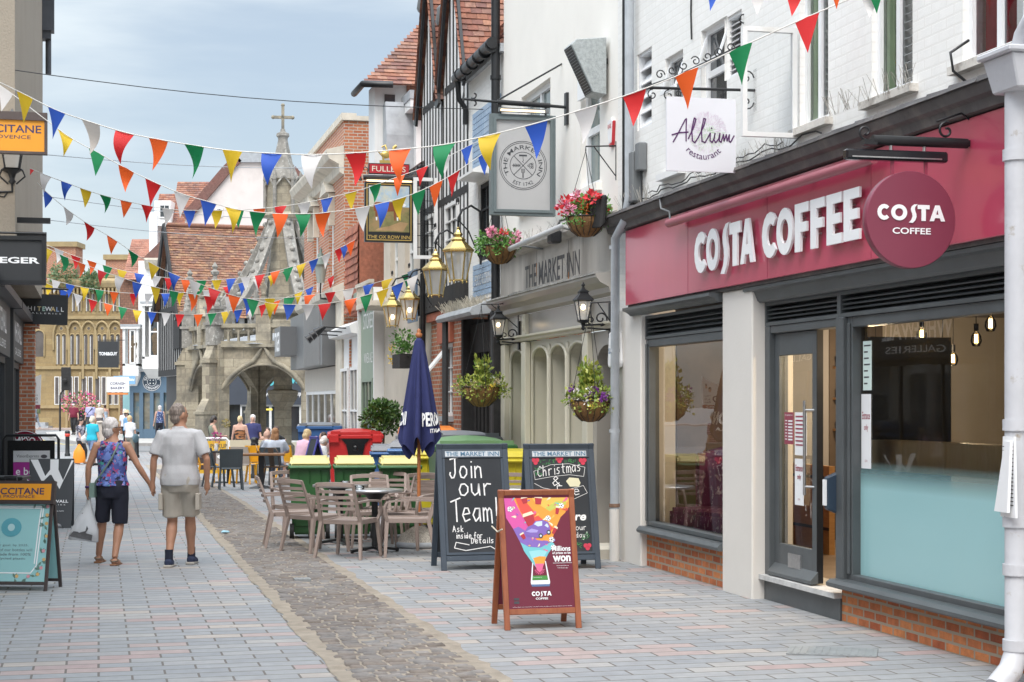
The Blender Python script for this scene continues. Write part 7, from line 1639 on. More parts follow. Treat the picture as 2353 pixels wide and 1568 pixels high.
m = MB();m.tube([(-.6,0,.0),(-.6,0,.97),(-.54,0,1.02),(.30,0,1.02),(.38,0,.95),(.38,0,0)],.025,8);m.build('rail',M_LETTER,pk)
cw = thing('canvas_windbreak','low cream canvas windbreak behind the woman in the tiger print dress','windbreak',(gx(588,46.5).x,46.5,gz(46.5)));m = MB();m.box(-.85,.55,-.01,.01,.1,.95);m.build('canvas',mat('cream_canvas',(.52,.46,.34),.9,.05,2),cw);m = MB();m.cyl((-.85,0,0),(-.85,0,1),.02,n=6);m.cyl((.55,0,0),(.55,0,1),.02,n=6);m.build('post',M_STEEL,cw)
b,MF,PF,hh = aboard('chalkboard','narrow dark blue folding board seen edge on beside the red container',gx(722,36).x,36,-1.15,.55,1.12,.62,mat('royal_blue_wood',(.06,.06,.30),.5,.1,4),.06,None,.1,M_CHALKB)
bc = thing('litter_mask','crumpled pale blue face mask dropped on the setts','mask',gp(518,1228));m = MB();m.hexa([(-.06,-.04,.02),(.05,-.03,.02),(.06,.05,.02),(-.05,.04,.02)],[(-.05,-.03,.045),(.04,-.035,.05),(.05,.03,.04),(-.04,.035,.05)]);m.build('cloth',mat('pale_blue_cloth',(.35,.6,.72),.8),bc,bevel=.01)
for x,y,w_,d_,lab in ((3330,2610,.62,.40,'rectangular ribbed steel access cover in the paving by the shop wall'),(1209,2327,.16,.16,'small square steel drain grate in the sett channel')):
    q = gp(x/1.7407,y/1.7407);c = thing('access_cover',lab,'cover',q,-TH if w_ > .3 else TH);m = MB();m.box(-w_/2,w_/2,-d_/2,d_/2,.002,.010 if w_ > .3 else .03)
    for i in range(int(w_/.05)): m.box(-w_/2+.02+i*.05,-w_/2+.04+i*.05,-d_/2+.02,d_/2-.02,.010 if w_ > .3 else .03,.013 if w_ > .3 else .034)
    m.build('plate',mat('galvanised_plate',(.25,.265,.27),.5,.12,9),c)
# ================================================================= hanging signs, baskets and lanterns on the right
def rsign(name,lab,s,off,z): return thing(name,lab,'sign',fw(s,off,z),TH)
def scroll(m,x,z,r,n,a0,turns,th=.008,y=0):
    m.tube([(x+r*(1-.75*i/n)*cos(a0+turns*2*pi*i/n),y,z+r*(1-.75*i/n)*sin(a0+turns*2*pi*i/n)) for i in range(n+1)],th,5);return m
# --- grey inn sign
g = rsign('inn_sign','big grey framed inn sign with a round wheel emblem hung from a black bar',-2.61,.585,4.09);w,h = .83,1.25
M_SGREY = mat('sign_slate_green',(.13,.16,.165),.45,.08,4);M_PGREY = mat('sign_pale_grey',(.42,.42,.42),.6,.04,2,stain=(.36,.35,.34),st=(.6,.8));M_SINK = mat('sign_charcoal',(.055,.06,.065),.6)
m = MB()
for e,d in ((0,.05),(.035,.065)):
    q = .035
    m.box(-w/2+e,-w/2+e+q,-d,d,e,h-e);m.box(w/2-e-q,w/2-e,-d,d,e,h-e);m.box(-w/2+e+q,w/2-e-q,-d,d,e,e+q);m.box(-w/2+e+q,w/2-e-q,-d,d,h-e-q,h-e)
m.build('frame',M_SGREY,g);p_ = MB().box(-w/2+.06,w/2-.06,-.03,.03,.06,h-.06).build('panel',M_PGREY,g)
m = MB();y = -.032;c = .62
for r in (.305,.285,.17): m.ring(0,c,r-.007,r,y,48)
for a in (pi/4,3*pi/4): m.line([(-.165*cos(a),c-.165*sin(a)),(.165*cos(a),c+.165*sin(a))],.008,y)
m.text('THE MARKET INN',0,c,.97,.05,y,bold=.004,warp=lambda X,Z: ((.228+Z)*sin(X/.228),(.228+Z)*cos(X/.228)));m.text('EST 1742',0,c,.26,.045,y,warp=lambda X,Z: ((.232-Z)*sin(X/.232),-(.232-Z)*cos(X/.232)))
for s in (-1,1): m.disc(s*.225,c-.03,.008,y,8)
m.box(-.05,.05,y,y+.004,c+.115,c+.135);m.line([(0,c+.11),(0,c+.08),(.006,c+.065),(-.006,c+.05),(.006,c+.035)],.006,y)
m.line([(0,c-.15),(0,c-.09)],.014,y)
for q in (-.02,-.007,.007,.02): m.line([(q,c-.09),(q,c-.04)],.006,y)
m.line([(-.14,c),(-.03,c)],.005,y)
for q in range(5): 
    for s in (-1,1): m.line([(-.13+q*.02,c),(-.115+q*.02,c+s*.018)],.007,y)
for q,r_ in ((.07,0),(.095,.02),(.095,-.02),(.12,0),(.12,.025),(.12,-.022)): m.ring(q,c+r_,.008,.014,y,10)
m.build('lettering',M_SINK,p_)
m = MB();m.cyl((-.32,0,h+.15),(w/2-.06,0,h+.13),.032,n=12);m.cyl((-.75,0,h+.17),(-.32,0,h+.15),.016,n=8);m.cyl((w/2-.06,0,h+.13),(.585,0,h+.12),.02,n=8);scroll(m,-.62,h+.23,.055,12,-2.2,.55,.010);scroll(m,-.62,h+.11,.055,12,2.2,-.55,.010);m.lathe([(.018,0),(.0,.12)],(-.75,0,h+.16),6)
m.tube([(-.3,0,h+.18),(.62,.3,h+.74)],.012,6);m.box(.55,.585,-.05,.05,h-.1,h+.3)
for q in (-.28,.3): m.cyl((q,0,h-.01),(q,0,h+.13),.012,n=6)
m.build('bracket',M_BLACK,g);m = MB();m.box(-.32,.32,-.10,-.05,h+.02,h+.07);q_ = m.build('strip_light',M_GREY2,g);MB().box(-.30,.26,-.104,-.10,h+.025,h+.05).build('tube',mat('warm_strip',(1,.75,.45),.4,0,emit=1.2),q_)
# --- pub sign with the painted bull
g = rsign('pub_sign','black framed pub sign painted with a brown bull, red brewery plate above',-11.88,.72,4.61);w,h = .86,1.06
MB().box(-w/2,w/2,-.05,.05,0,h).build('frame',M_BLACK,g)
m = MB();y = -.052;m.use(mat('gold_leaf',(.52,.36,.10),.35,.05))
for a,b,c,d in ((-w/2+.03,w/2-.03,.03,.045),(-w/2+.03,w/2-.03,h-.045,h-.03),(-w/2+.03,-w/2+.045,.045,h-.045),(w/2-.045,w/2-.03,.045,h-.045)): m.box(a,b,y,y+.01,c,d)
m.text('THE OX ROW INN',0,.09,.74,.062,y,bold=.012)
x0,x1 = -.36,.36
m.use(mat('painted_sky',(.36,.48,.58),.5,.25,4,stain=(.60,.58,.45),st=(.45,.6),ss=5)).quad((x0,y,.62),(x1,y,.62),(x1,y,.99),(x0,y,.99));m.use(mat('painted_meadow',(.20,.19,.07),.6,.3,9,stain=(.33,.22,.10),st=(.45,.6),ss=4)).quad((x0,y,.18),(x1,y,.18),(x1,y,.62),(x0,y,.62))
m.use(mat('painted_path',(.42,.27,.13),.6,.2,5)).flat([(-.25,.2),(.25,.2),(.34,.34),(.2,.36),(.0,.28),(-.2,.24)],y-.001)
m.use(mat('painted_bull',(.20,.055,.02),.5,.25,6)).flat([(-.28,.66),(-.24,.70),(0,.71),(.12,.71),(.2,.73),(.27,.70),(.29,.66),(.22,.62),(.16,.60),(.14,.55),(-.14,.53),(-.20,.56),(-.27,.54)],y-.002)
for q in (-.25,-.18,.08,.13): m.flat([(q,.58),(q+.05,.58),(q+.035,.38),(q+.012,.38)],y-.0025)
m.use(M_LETTER).flat([(.2,.67),(.27,.69),(.31,.66),(.28,.63),(.22,.63)],y-.003)
for q in (-.24,.135): m.flat([(q,.44),(q+.03,.44),(q+.028,.38),(q+.005,.38)],y-.003)
m.build('painting',None,g)
m = MB();m.cyl((-.45,0,h+.08),(.5,0,h+.08),.045,n=12);m.lathe([(.03,0),(.0,.14)],(-.5,0,h+.02),6);m.box(.5,.72,-.03,.03,h-.05,h+.3);scroll(m,-.42,h+.22,.06,10,-1,.8);scroll(m,.44,h+.22,.06,10,4,-.8);m.build('bracket',M_BLACK,g)
m = MB();m.box(-.36,.37,-.03,.03,h+.14,h+.33);pl = m.build('brewery_plate',M_BLACK,g);m = MB();m.box(-.345,.355,-.034,-.03,h+.155,h+.315);m.build('red_panel',mat('brewery_red',(.42,.02,.03),.4),pl);m = MB();m.text("FULLER'S",0,h+.235,.60,.10,-.036,bold=.005);m.build('lettering',mat('cream_letter',(.7,.66,.55)),pl)
m = MB();z = h+.36;m.box(-.16,.18,-.02,.02,z-.02,z+.03);m.ball((-.05,0,z+.13),.07,10,1.3,.5,1);m.ball((.07,0,z+.15),.055,10,1,.5,1.2);m.tube([(.08,0,z+.18),(.10,0,z+.27),(.14,0,z+.29)],.03,6);m.tube([(-.02,0,z+.17),(-.06,0,z+.30),(-.12,0,z+.26)],.02,5);m.tube([(.09,0,z+.1),(.12,0,z+.02)],.018,5);m.tube([(-.1,0,z+.1),(-.09,0,z+.02)],.02,5);m.tube([(-.13,0,z+.12),(-.2,0,z+.2)],.012,5);m.build('gilt_beast',mat('bright_gilt',(.62,.45,.14),.3,.1,9,metal=.5),pl)
MB().box(-.4,.4,-.09,-.05,h+.005,h+.03).build('strip_light',mat('warm_strip',(1,.75,.45)),g)
# --- white restaurant sign
g = rsign('restaurant_sign','square white restaurant sign with purple script over a pale flower head',3.65,.51,3.81);w,h = .65,.655
p_ = MB().box(-w/2,w/2,-.012,.012,0,h).build('panel',mat('white_sign_board',(.72,.72,.76),.35,.02),g)
m = MB();rq = random.Random(6);gs = [mat('pale_leaf_print',(.55,.66,.50),.5,0),mat('pale_lilac_print',(.66,.54,.66),.5,0),mat('soft_green_print',(.44,.60,.38),.5,0)]
for _ in range(620):
    a = rq.random()*6.28;r = .17*sqrt(rq.random());cx,cz = .055+r*cos(a),.35+r*sin(a);k = 2 if r < .07 else (0 if (cz < .36 and rq.random() < .7) else 1);b = a+rq.uniform(-.5,.5)
    m.use(gs[k]).line([(cx,cz),(cx+.02*cos(b),cz+.02*sin(b))],.0022,-.0135)
m.build('flower_print',None,p_)
SCRIPT = [[(.02,.02),(.10,.20),(.22,.50),(.24,.52),(.235,.3),(.235,.05)],[(.0,.17),(.12,.22),(.27,.24)],[(.27,.10),(.36,.34),(.40,.52),(.37,.54),(.33,.30),(.34,.06),(.38,.02),(.44,.14)],[(.44,.14),(.53,.38),(.56,.53),(.53,.54),(.49,.30),(.50,.06),(.55,.03),(.60,.14)],[(.60,.14),(.64,.24),(.635,.08),(.67,.04),(.70,.12)],[(.70,.12),(.72,.24),(.70,.10),(.73,.04),(.78,.12),(.80,.24),(.79,.08),(.82,.05)],[(.82,.05),(.86,.22),(.87,.08),(.91,.22),(.92,.08),(.96,.22),(.955,.08),(.98,.06),(1.04,.20)]]
m = MB()
for P in SCRIPT: m.line([(-.275+.56*x,.245+.42*z) for x,z in P],.012,-.015)
m.disc(-.275+.56*.66,.245+.42*.34,.008,-.015,8);m.text('restaurant',0.02,.33,.34,.045,-.015,warp=lambda X,Z: ((.20-Z)*sin(X/.20),-(.20-Z)*cos(X/.20)));m.build('lettering',mat('purple_ink',(.09,.02,.11),.5),p_)
m = MB();wx = .53;m.cyl((-.52,0,h+.07),(wx,0,h+.09),.013,n=8);m.tube([(-.5,0,h+.08),(-.2,.1,h+.2),(.62,.45,h+.62)],.010,6)
for q in (-.21,.21): m.cyl((q,0,h-.02),(q,0,h+.08),.006,n=5);m.tube([(q+.022*cos(t),0,h+.03+.022*sin(t)) for t in (0,.8,1.6,2.4,3.2,4,4.8,5.6)],.005,4,closed=True)
for i in range(7): scroll(m,-.38+.11*i,h+.19+.045*i,.045,14,i*.9,1.2*(-1)**i,.006)
for i in range(3): scroll(m,-.45+.15*i,h+.01,.05,14,1.5,1.1,.006)
m.box(wx-.02,wx+.02,-.04,.04,h-.10,h+.28);scroll(m,wx-.10,h+.2,.07,14,0,1.1,.007);scroll(m,wx-.10,h-.02,.07,14,0,-1.1,.007);m.box(wx+.03,wx+.05,.25,.29,h+.45,h+.95);scroll(m,wx-.02,h+.78,.06,14,0,1.1,.007,.27);scroll(m,wx-.02,h+.6,.06,14,0,-1.1,.007,.27);m.build('bracket',M_BLACK,g)
# --- round coffee sign
g = rsign('round_sign','round maroon coffee sign hanging from black metal bars on the crimson fascia',7.63,.50,2.965);r = .32
m = MB();m.M = Matrix.Rotation(pi/2,4,'X');m.lathe([(r-.004,-.035),(r,-.03),(r,.03),(r-.004,.035)],n=64);p_ = m.build('disc',mat('maroon_disc',(.205,.04,.07),.36,.04,2),g)
m = MB();y = -.037;hh_ = .105;zc = .045;xx = -.245
m.prism([(xx+q*.085,zc-hh_/2+p*hh_) for q,p in cpoly()],y-.004,y);oring(m,xx+.155,zc,.057,hh_/2,y,.004);m.prism([(xx+.222+q*.066,zc-hh_/2+p*hh_) for q,p in spoly()],y-.004,y)
m.prism([(xx+.288+q*.085,zc-hh_/2+p*hh_) for q,p in [(0,1),(1,1),(1,.74),(.68,.74),(.68,0),(.32,0),(.32,.74),(0,.74)]],y-.004,y);aglyph(m,xx+.375,zc-hh_/2,.11,hh_,y,.004)
m.text('COFFEE',0,-.075,.275,.042,y-.002,bold=.02);m.build('lettering',M_LETTER,p_)
m = MB()
for q in (-.12,.12): m.box(q-.011,q+.011,-.006,.006,r-.02,r+.11)
m.build('strap',M_REDM,g)
m = MB();m.cyl((-.26,0,.52),(.42,0,.52),.034,n=16);m.box(-.33,-.24,-.03,.03,.485,.52);scroll(m,-.31,.57,.05,16,-1.6,-1.1,.008);m.box(.42,.52,-.02,.02,.5,.54);m.box(.505,.525,-.03,.03,.18,.78);m.tube([(.5,0,.56),(.47,0,.66),(.38,0,.72),(.2,0,.66)],.008,5);scroll(m,.27,.6,.06,16,1.2,1.1,.009);m.tube([(.5,0,.75),(.46,.0,.9),(.32,.0,1.0),(.3,.0,1.12),(.46,.05,1.22)],.010,6);m.build('bracket',M_BLACK,g)
m = MB();m.box(-.46,.27,-.035,.035,.385,.455);m.build('strip_light',mat('gloss_black_metal',(.015,.015,.018),.15),g,bevel=.012);m = MB();m.box(-.42,.22,-.038,-.03,.40,.408)
for q in (-.13,.11): m.cyl((q,0,.43),(q,0,.5),.012,n=8)
m.build('light_fitting',M_STEEL,g)
# --- hanging baskets
M_COIR = mat('coir_basket',(.23,.125,.05),.95,.3,14,1.,45,stain=(.14,.08,.04),st=(.55,.7),ss=6)
LF1 = leafmat('geranium_leaf',(.05,.17,.025),(.16,.33,.07));LF2 = leafmat('golden_leaf',(.12,.22,.03),(.40,.42,.08))
def petals(name,a,b): return leafmat(name,a,b,.6)
P_RED = petals('red_petal',(.55,.02,.03),(.75,.05,.06));P_PNK = petals('pink_petal',(.70,.16,.32),(.85,.45,.55));P_ORG = petals('orange_petal',(.78,.14,.03),(.80,.22,.06));P_VIO = petals('violet_petal',(.13,.02,.22),(.26,.05,.36));P_WHT = petals('white_petal',(.70,.68,.66),(.82,.80,.78));P_YEL = petals('yellow_petal',(.72,.48,.03),(.80,.62,.08));P_DRY = petals('dry_petal',(.38,.28,.16),(.55,.46,.32))
def basket(lab,s,x,yr,yb,wpx,seed,leafm,blooms,up=0.,hook=.9,tall=0,sprigs=0):
    off = offat(s,x);Y = OY-s*CS-off*SN;z = CAMH+(HYP-yr)/FPX*Y;R = wpx/2/FPX*Y;D = (yb-yr)/FPX*Y
    b = thing('hanging_basket',lab,'basket',fw(s,off,z),RZ,'hanging flower baskets on the inn front');rr = random.Random(seed)
    m = MB();m.lathe([(R*.12,-D),(R*.42,-D*.93),(R*.72,-D*.68),(R*.92,-D*.32),(R,0),(R*.9,.0),(R*.5,.02),(0,.03)],n=24);m.build('coir_liner',M_COIR,b)
    m = MB()
    for k in range(14): a = 2*pi*k/14;m.tube([(R*1.02*cos(a),R*1.02*sin(a),0),(R*.95*cos(a),R*.95*sin(a),-D*.32),(R*.75*cos(a),R*.75*sin(a),-D*.69),(R*.42*cos(a),R*.42*sin(a),-D*.95)],.004,4)
    m.tube([(R*1.02*cos(k*pi/10),R*1.02*sin(k*pi/10),0) for k in range(20)],.006,4,closed=True);m.build('wire_frame',M_BLACK,b)
    m = MB()
    for k in range(3): a = 2*pi*k/3;m.tube([(R*cos(a),R*sin(a),0),(0,0,hook)],.004,4)
    m.tube([(0,0,hook),(0,0,hook+.05),(0,off,hook+.07)],.009,5);m.tube([(0,off*.25,hook+.06),(0,off*.6,hook-.1),(0,off,hook-.28)],.007,5);m.tube([(0,off,hook+.12),(0,off,hook-.32)],.010,5);m.build('hanger',M_BLACK,b)
    m = MB();
    for _ in range(22): a = rr.random()*6.28;q = R*rr.uniform(.4,1.12);leafcloud(m,(q*cos(a),q*sin(a),.03+up*rr.random()-.10*(q > R)),R*.42,40,.05,rnd=rr)
    if tall:
        for _ in range(9):
            a = rr.random()*6.28;q = R*rr.uniform(0,.45);t = tall*rr.uniform(.55,1)
            for k in range(8): leafcloud(m,(q*cos(a)*(1+.6*k/8),q*sin(a),.05+t*k/8),.055,8,.065,droop=-.5,rnd=rr)
    for _ in range(sprigs): a = rr.random()*6.28;leafcloud(m,(R*1.15*cos(a),R*1.15*sin(a),-.12*rr.random()),R*.2,24,.035,rnd=rr)
    m.build('leaves',leafm,b)
    for pmx,n,size,zz in blooms:
        m = MB()
        for _ in range(n): a = rr.random()*6.28;q = R*rr.uniform(.3,1.25);leafcloud(m,(q*cos(a),q*sin(a),zz+rr.uniform(-.08,.10)),size,16 if size < .03 else 34,size*1.1,rnd=rr)
        m.build('flowers',pmx,b)
    return b
basket('hanging basket of tall golden leaves with white and violet flowers, by the grey drainpipe',-.49,1356,921,971,92,1,LF2,[(P_VIO,14,.03,.05),(P_WHT,16,.025,.05),(P_YEL,4,.02,.0)],.05,1.05,.42,10)
basket('hanging basket of pale leafy stems with dried flowers before the black porch',-5.2,1106,890,936,92,2,LF2,[(P_DRY,20,.03,.0),(P_YEL,5,.025,.05),(P_WHT,8,.02,.05)],.04,1.1,.38,6)
basket('high hanging basket of red and pink geraniums beside the black flood lamp',-.56,1346,500,546,92,3,LF1,[(P_RED,7,.06,.14),(P_PNK,8,.05,.14),(P_ORG,3,.05,.08)],.12,.75,0,6)
basket('high hanging basket of pink geraniums above the lantern on the porch side',-4.16,1148,566,608,80,4,LF1,[(P_PNK,12,.045,.10),(P_RED,3,.04,.14)],.10,.75,0,8)
wb_ = thing('window_planter','small black planter of shrub leaves and blue flowers behind the parasol top','planter',fw(-12.3,.35,2.55),RZ);MB().box(-.5,.3,-.15,.15,-.15,.1).build('trough',M_BLACKMATT,wb_);m = MB();rr = random.Random(12)
for _ in range(16): leafcloud(m,(rr.uniform(-.5,.3),rr.uniform(-.15,.15),rr.uniform(.05,.45)),.14,40,.06,rnd=rr)
m.build('leaves',LF1,wb_);m = MB()
for _ in range(8): leafcloud(m,(rr.uniform(-.7,-.2),-.15,rr.uniform(-.1,.25)),.05,14,.04,rnd=rr)
m.build('flowers',P_YEL,wb_)
# --- lanterns on the inn
for s,x,yb,lab in ((-.74,1340,736,'black wall lantern with a glowing bulb, on the right end of the inn front'),(-5.1,1145,771,'black wall lantern with a glowing bulb, on the left end of the inn front')):
    off = offat(s,x);Y = OY-s*CS-off*SN;T = thing('wall_lantern',lab,'lantern',fw(s,off,CAMH+(HYP-yb)/FPX*Y),RZ);lantern(T,.56,M_BLACK,M_MILK)
    m = MB();m.M = Matrix.Rotation(pi/2,4,'Z');m.box(off-.03,off,-.03,.03,-.2,.2);m.cyl((0,0,-.06),(off,0,-.04),.012,n=6);m.cyl((.05,0,-.09),(off,0,-.11),.010,n=6);scroll(m,off*.62,.02,.085,18,-1.6,1.3,.010);scroll(m,off*.28,-.0,.05,14,-1.6,-1.1,.008);m.build('bracket',M_BLACK,T)
# --- brass lanterns on swan necks
M_BRASS = mat('polished_brass',(.62,.46,.17),.24,.12,5,metal=.85);M_BGLASS = M_MILK
for s,x,y0,y1,lit,lab in ((-7.4,1053,521,646,0,'largest brass lantern, highest of four, hung on a black swan neck'),(-9.3,1001,571,680,0,'brass lantern second highest of four, hung left of the largest one'),(-11.3,941,650,734,1,'brass lantern third of four, glowing, above the black timber post'),(-12.4,902,667,750,1,'lowest and leftmost brass lantern, glowing, before the beige wall')):
    off = offat(s,x);Y = OY-s*CS-off*SN;z0 = CAMH+(HYP-y1)/FPX*Y;k = (y1-y0)/FPX*Y/.98
    T = thing('brass_lantern',lab,'lantern',fw(s,off,z0),RZ,'brass lanterns on swan necks')
    m = MB();n6 = 6
    for q in range(n6):
        a = q*pi/3+.3;m.bar((.145*k*cos(a),.145*k*sin(a),0),(.25*k*cos(a),.25*k*sin(a),.52*k),.022*k);m.ball((.15*k*cos(a),.15*k*sin(a),-.02*k),.02*k,6)
    m.lathe([(.13*k,.0),(.155*k,.0),(.155*k,.02*k)],n=6,smooth=False,a0=.3);m.lathe([(.25*k,.51*k),(.285*k,.53*k),(.285*k,.56*k),(.25*k,.59*k),(.14*k,.70*k),(.12*k,.72*k),(.14*k,.74*k),(.10*k,.78*k),(.06*k,.80*k),(.085*k,.84*k),(.05*k,.88*k),(.025*k,.92*k),(.035*k,.95*k),(0,.99*k)],n=6,smooth=False,a0=.3);f_ = m.build('frame',M_BRASS,T)
    MB().lathe([(.14*k,.015*k),(.245*k,.51*k)],n=6,smooth=False,a0=.3,caps=False).build('pane',M_BGLASS,T)
    m = MB();m.cyl((0,0,.3*k),(0,0,.5*k),.03*k,n=8);m.build('socket',M_BRASS,T);m = MB();m.ball((0,0,.25*k),.05*k,10,sz=1.5);m.build('bulb',mat('warm_lamp_bulb',(1,.74,.42)) if lit else M_MILK,T)
    m = MB();P = [(0,0,.97*k),(0,0,1.12*k),(0,.06,1.28*k),(0,off*.5,1.36*k),(0,off*.85,1.26*k),(0,off-.05,1.05*k),(0,off-.05,.3*k)];m.tube(P,.022*k,8);m.tube([(0,0,1.1*k),(0,off*.4,.9*k),(0,off-.04,.35*k)],.014*k,6);scroll(m,.0,1.45*k,.07*k,12,-1.5,1.1,.008);scroll(m,-.12*k,1.45*k,.07*k,12,4.6,-1.1,.008);m.box(-.1*k,.1*k,-.02,.02,1.08*k,1.11*k);m.build('swan_neck',M_BLACK,T)
for s,z,lab in ((-10.9,8.0,'grey floodlight on an arm beside the nearer timbered gable peak'),(-12.6,7.9,'grey floodlight on an arm beyond the farther timbered gable')):
    x_ = 1020 if s > -12 else 976;off = offat(s,x_);Y = OY-s*CS-off*SN;T = thing('floodlight',lab,'lamp',fw(s,off,CAMH+(HYP-(38 if s > -12 else 8))/FPX*Y),RZ);m = MB();m.lathe([(.12,-.16),(.15,-.1),(.12,.1),(.13,.14),(.06,.2)],n=10);m.build('lamp_head',M_GREY2,T);MB().cyl((0,0,0),(0,off,.0),.02,n=6).build('arm',M_BLACK,T)
# ================================================================= bunting across the street
def pet(n,c):
    m = mat('pennant_'+n,c,.65,.09,3,.12,120);t = m.node_tree;o = next(k for k in t.nodes if k.type == 'OUTPUT_MATERIAL');p = next(k for k in t.nodes if k.type == 'BSDF_PRINCIPLED')
    tr = _N(t,'BsdfTranslucent');tr.inputs[0].default_value = (*c,1);x = _N(t,'MixShader',i_0=.28);t.links.new(p.outputs[0],x.inputs[1]);t.links.new(tr.outputs[0],x.inputs[2]);t.links.new(x.outputs[0],o.inputs[0]);return m
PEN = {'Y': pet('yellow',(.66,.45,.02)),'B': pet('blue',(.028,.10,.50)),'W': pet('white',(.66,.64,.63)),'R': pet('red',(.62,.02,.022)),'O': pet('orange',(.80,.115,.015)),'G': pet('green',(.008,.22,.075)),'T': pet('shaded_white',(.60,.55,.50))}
M_TAPE = mat('white_tape',(.66,.64,.60),.7,.05)
def c1(x,y): return ((150+x/3.3614)/1.7407,(950+y/3.3614)/1.7407)
def c2(x,y): return ((800+x/2.6144)/1.7407,(950+y/2.6144)/1.7407)
rbn = random.Random(21)
def bunting(lab,flags,ends,Ya,Yb,fw_=.20,fh=.29):
    """flags: (x, y, colour) of each pennant's top centre, left to right; ends: end points of the tape"""
    xa,xb = ends[0][0],ends[1][0]
    def Yx(x): t = (x-xa)/(xb-xa);a,b = 1/Ya,1/Yb;return 1/(a+(b-a)*t)
    pts = [ends[0]]+[(x,y) for x,y,c in flags]+[ends[1]];pts = sorted(pts);W_ = [at(x,y,Yx(x)) for x,y in pts]
    # soften the measured line into one smooth curve
    def cat(P,i,t):
        p0,p1,p2,p3 = P[max(i-1,0)],P[i],P[i+1],P[min(i+2,len(P)-1)]
        return .5*((2*p1)+(p2-p0)*t+(2*p0-5*p1+4*p2-p3)*t*t+(3*p1-p0-3*p2+p3)*t**3)
    C = [cat(W_,i,k/4) for i in range(len(W_)-1) for k in range(4)]+[W_[-1]]
    o = W_[len(W_)//2].copy();T = thing('bunting',lab,'bunting',o)
    MB().tube([p-o for p in C],.0055,5).build('tape',M_TAPE,T)
    for x,y,c in flags:
        p = at(x,y,Yx(x));j = min(range(len(W_)),key=lambda i: (W_[i]-p).length)
        d = (W_[min(j+1,len(W_)-1)]-W_[max(j-1,0)]).normalized();d2 = Vector((d.x,d.y,d.z));s = rbn.uniform(-.22,.22);tw = rbn.uniform(-1.,1.);m = MB();V = [];N = 7;back = Vector((d.y,-d.x,0)).normalized()
        sway = d2*(rbn.uniform(-.12,.05)-.10*max(0,1-x/900))+back*s*.4;curl = rbn.uniform(-.07,.07);fh_ = fh*rbn.uniform(.93,1.05)
        for i in range(N+1):
            t = i/N;wv = fw_*(1-t)*.5;ctr = p-o+Vector((0,0,-fh_*t))+sway*(t**1.4)*fh*3.4*.3+back*(curl*sin(t*pi));dd = (d2+back*tw*t).normalized()
            for q in (-1,0,1): V.append(ctr+dd*wv*q+back*(.018*(q == 0)*(1-t)*tw*2))
        F = [(i*3+q,i*3+q+1,i*3+4+q,i*3+3+q) for i in range(N) for q in (0,1)]
        m.add(V,F,True);m.build('pennant',PEN[c],T)
    return T
def seq(s,pts): return [(x,y,c) for (x,y),c in zip(pts,s)]
bunting('nearest bunting string with the biggest flags, from the orange sign to the white wall',[(57,218,'Y'),(130,254,'B'),(208,281,'T'),(287,305,'R'),(364,321,'O'),(446,335,'G'),(534,347,'Y'),(625,353,'B'),(717,356,'W'),(817,352,'R'),(919,344,'O'),(1021,333,'G'),(1125,311,'Y'),(1232,284,'B'),(1346,250,'W'),(1458,213,'R'),(1578,166,'O'),(1702,109,'G'),(1855,40,'R')],((0,190),(2010,-25)),15.6,12.9)
bunting('string of bunting only whose flag tips show along the top right edge',[(1640,-70,'B'),(1738,-55,'W'),(1828,-55,'R'),(1922,-68,'O'),(1998,-48,'W'),(2012,-60,'G')],((1500,-95),(2080,-60)),12.6,12.2,.21,.30)
bunting('second string of bunting, dipping behind the nearest one to the timbered pub',[(12,205,'W'),(150,309,'Y'),(222,350,'G'),(290,388,'O'),(352,418,'R'),(418,446,'W'),(479,464,'B'),(536,480,'Y'),(592,488,'G'),(644,492,'O'),(696,492,'G'),(742,490,'O'),(833,477,'W'),(878,467,'B'),(918,457,'Y'),(962,441,'G'),(1002,422,'O'),(1043,399,'R'),(1113,352,'B')],((-40,175),(1150,325)),20.,22.5,.21,.31)
bunting('string of smaller bunting from the low red flag at left up to the inn sign',[(66,386,'R'),(105,403,'W'),(153,421,'B'),(197,437,'Y'),(242,451,'G'),(290,463,'O'),(338,473,'R'),(386,481,'W'),(435,484,'B'),(497,484,'Y'),(547,483,'G'),(596,480,'O'),(645,475,'R'),(698,467,'W'),(751,456,'B'),(806,443,'Y'),(862,426,'G'),(917,406,'O'),(970,387,'R'),(1022,364,'W'),(1073,338,'B')],((20,365),(1105,322)),27,26)
bunting('steep string of bunting running down from the roughcast wall to the brass lanterns',[(72,408,'Y'),(110,445,'B'),(157,484,'W'),(205,517,'R'),(258,548,'O')]+[(*c1(x,y),c) for x,y,c in ((1285,205,'G'),(1565,370,'Y'),(1840,500,'B'),(2115,600,'W'))]+[(*c2(x,y),c) for x,y,c in ((150,545,'R'),(355,612,'O'),(550,650,'G'),(740,690,'Y'),(935,703,'B'),(1125,704,'W'),(1302,696,'R'),(1575,650,'O'),(1740,605,'G'),(1908,555,'Y'),(2065,490,'B'),(2222,420,'W'))],((40,385),c2(2320,370)),30,29.5,.23,.30)
bunting('thin string of bunting starting behind the white lettered sign, uppermost of the far group',[(*c1(x,y),c) for x,y,c in ((288,170,'W'),(512,255,'R'),(730,325,'O'),(940,390,'G'),(1137,445,'Y'),(1370,492,'B'),(1595,525,'W'),(1775,553,'R'),(2000,572,'O'),(2205,580,'G'))]+[(*c2(x,y),c) for x,y,c in ((175,446,'Y'),(325,434,'B'),(478,416,'W'),(625,392,'R'),(788,357,'O'),(925,318,'G'),(1060,280,'Y'),(1188,235,'B'),(1320,182,'W'),(1455,113,'R'),(1515,85,'B'),(1575,52,'O'),(1680,0,'Y'))],(c1(40,70),c2(1720,-15)),38,38,.23,.32)
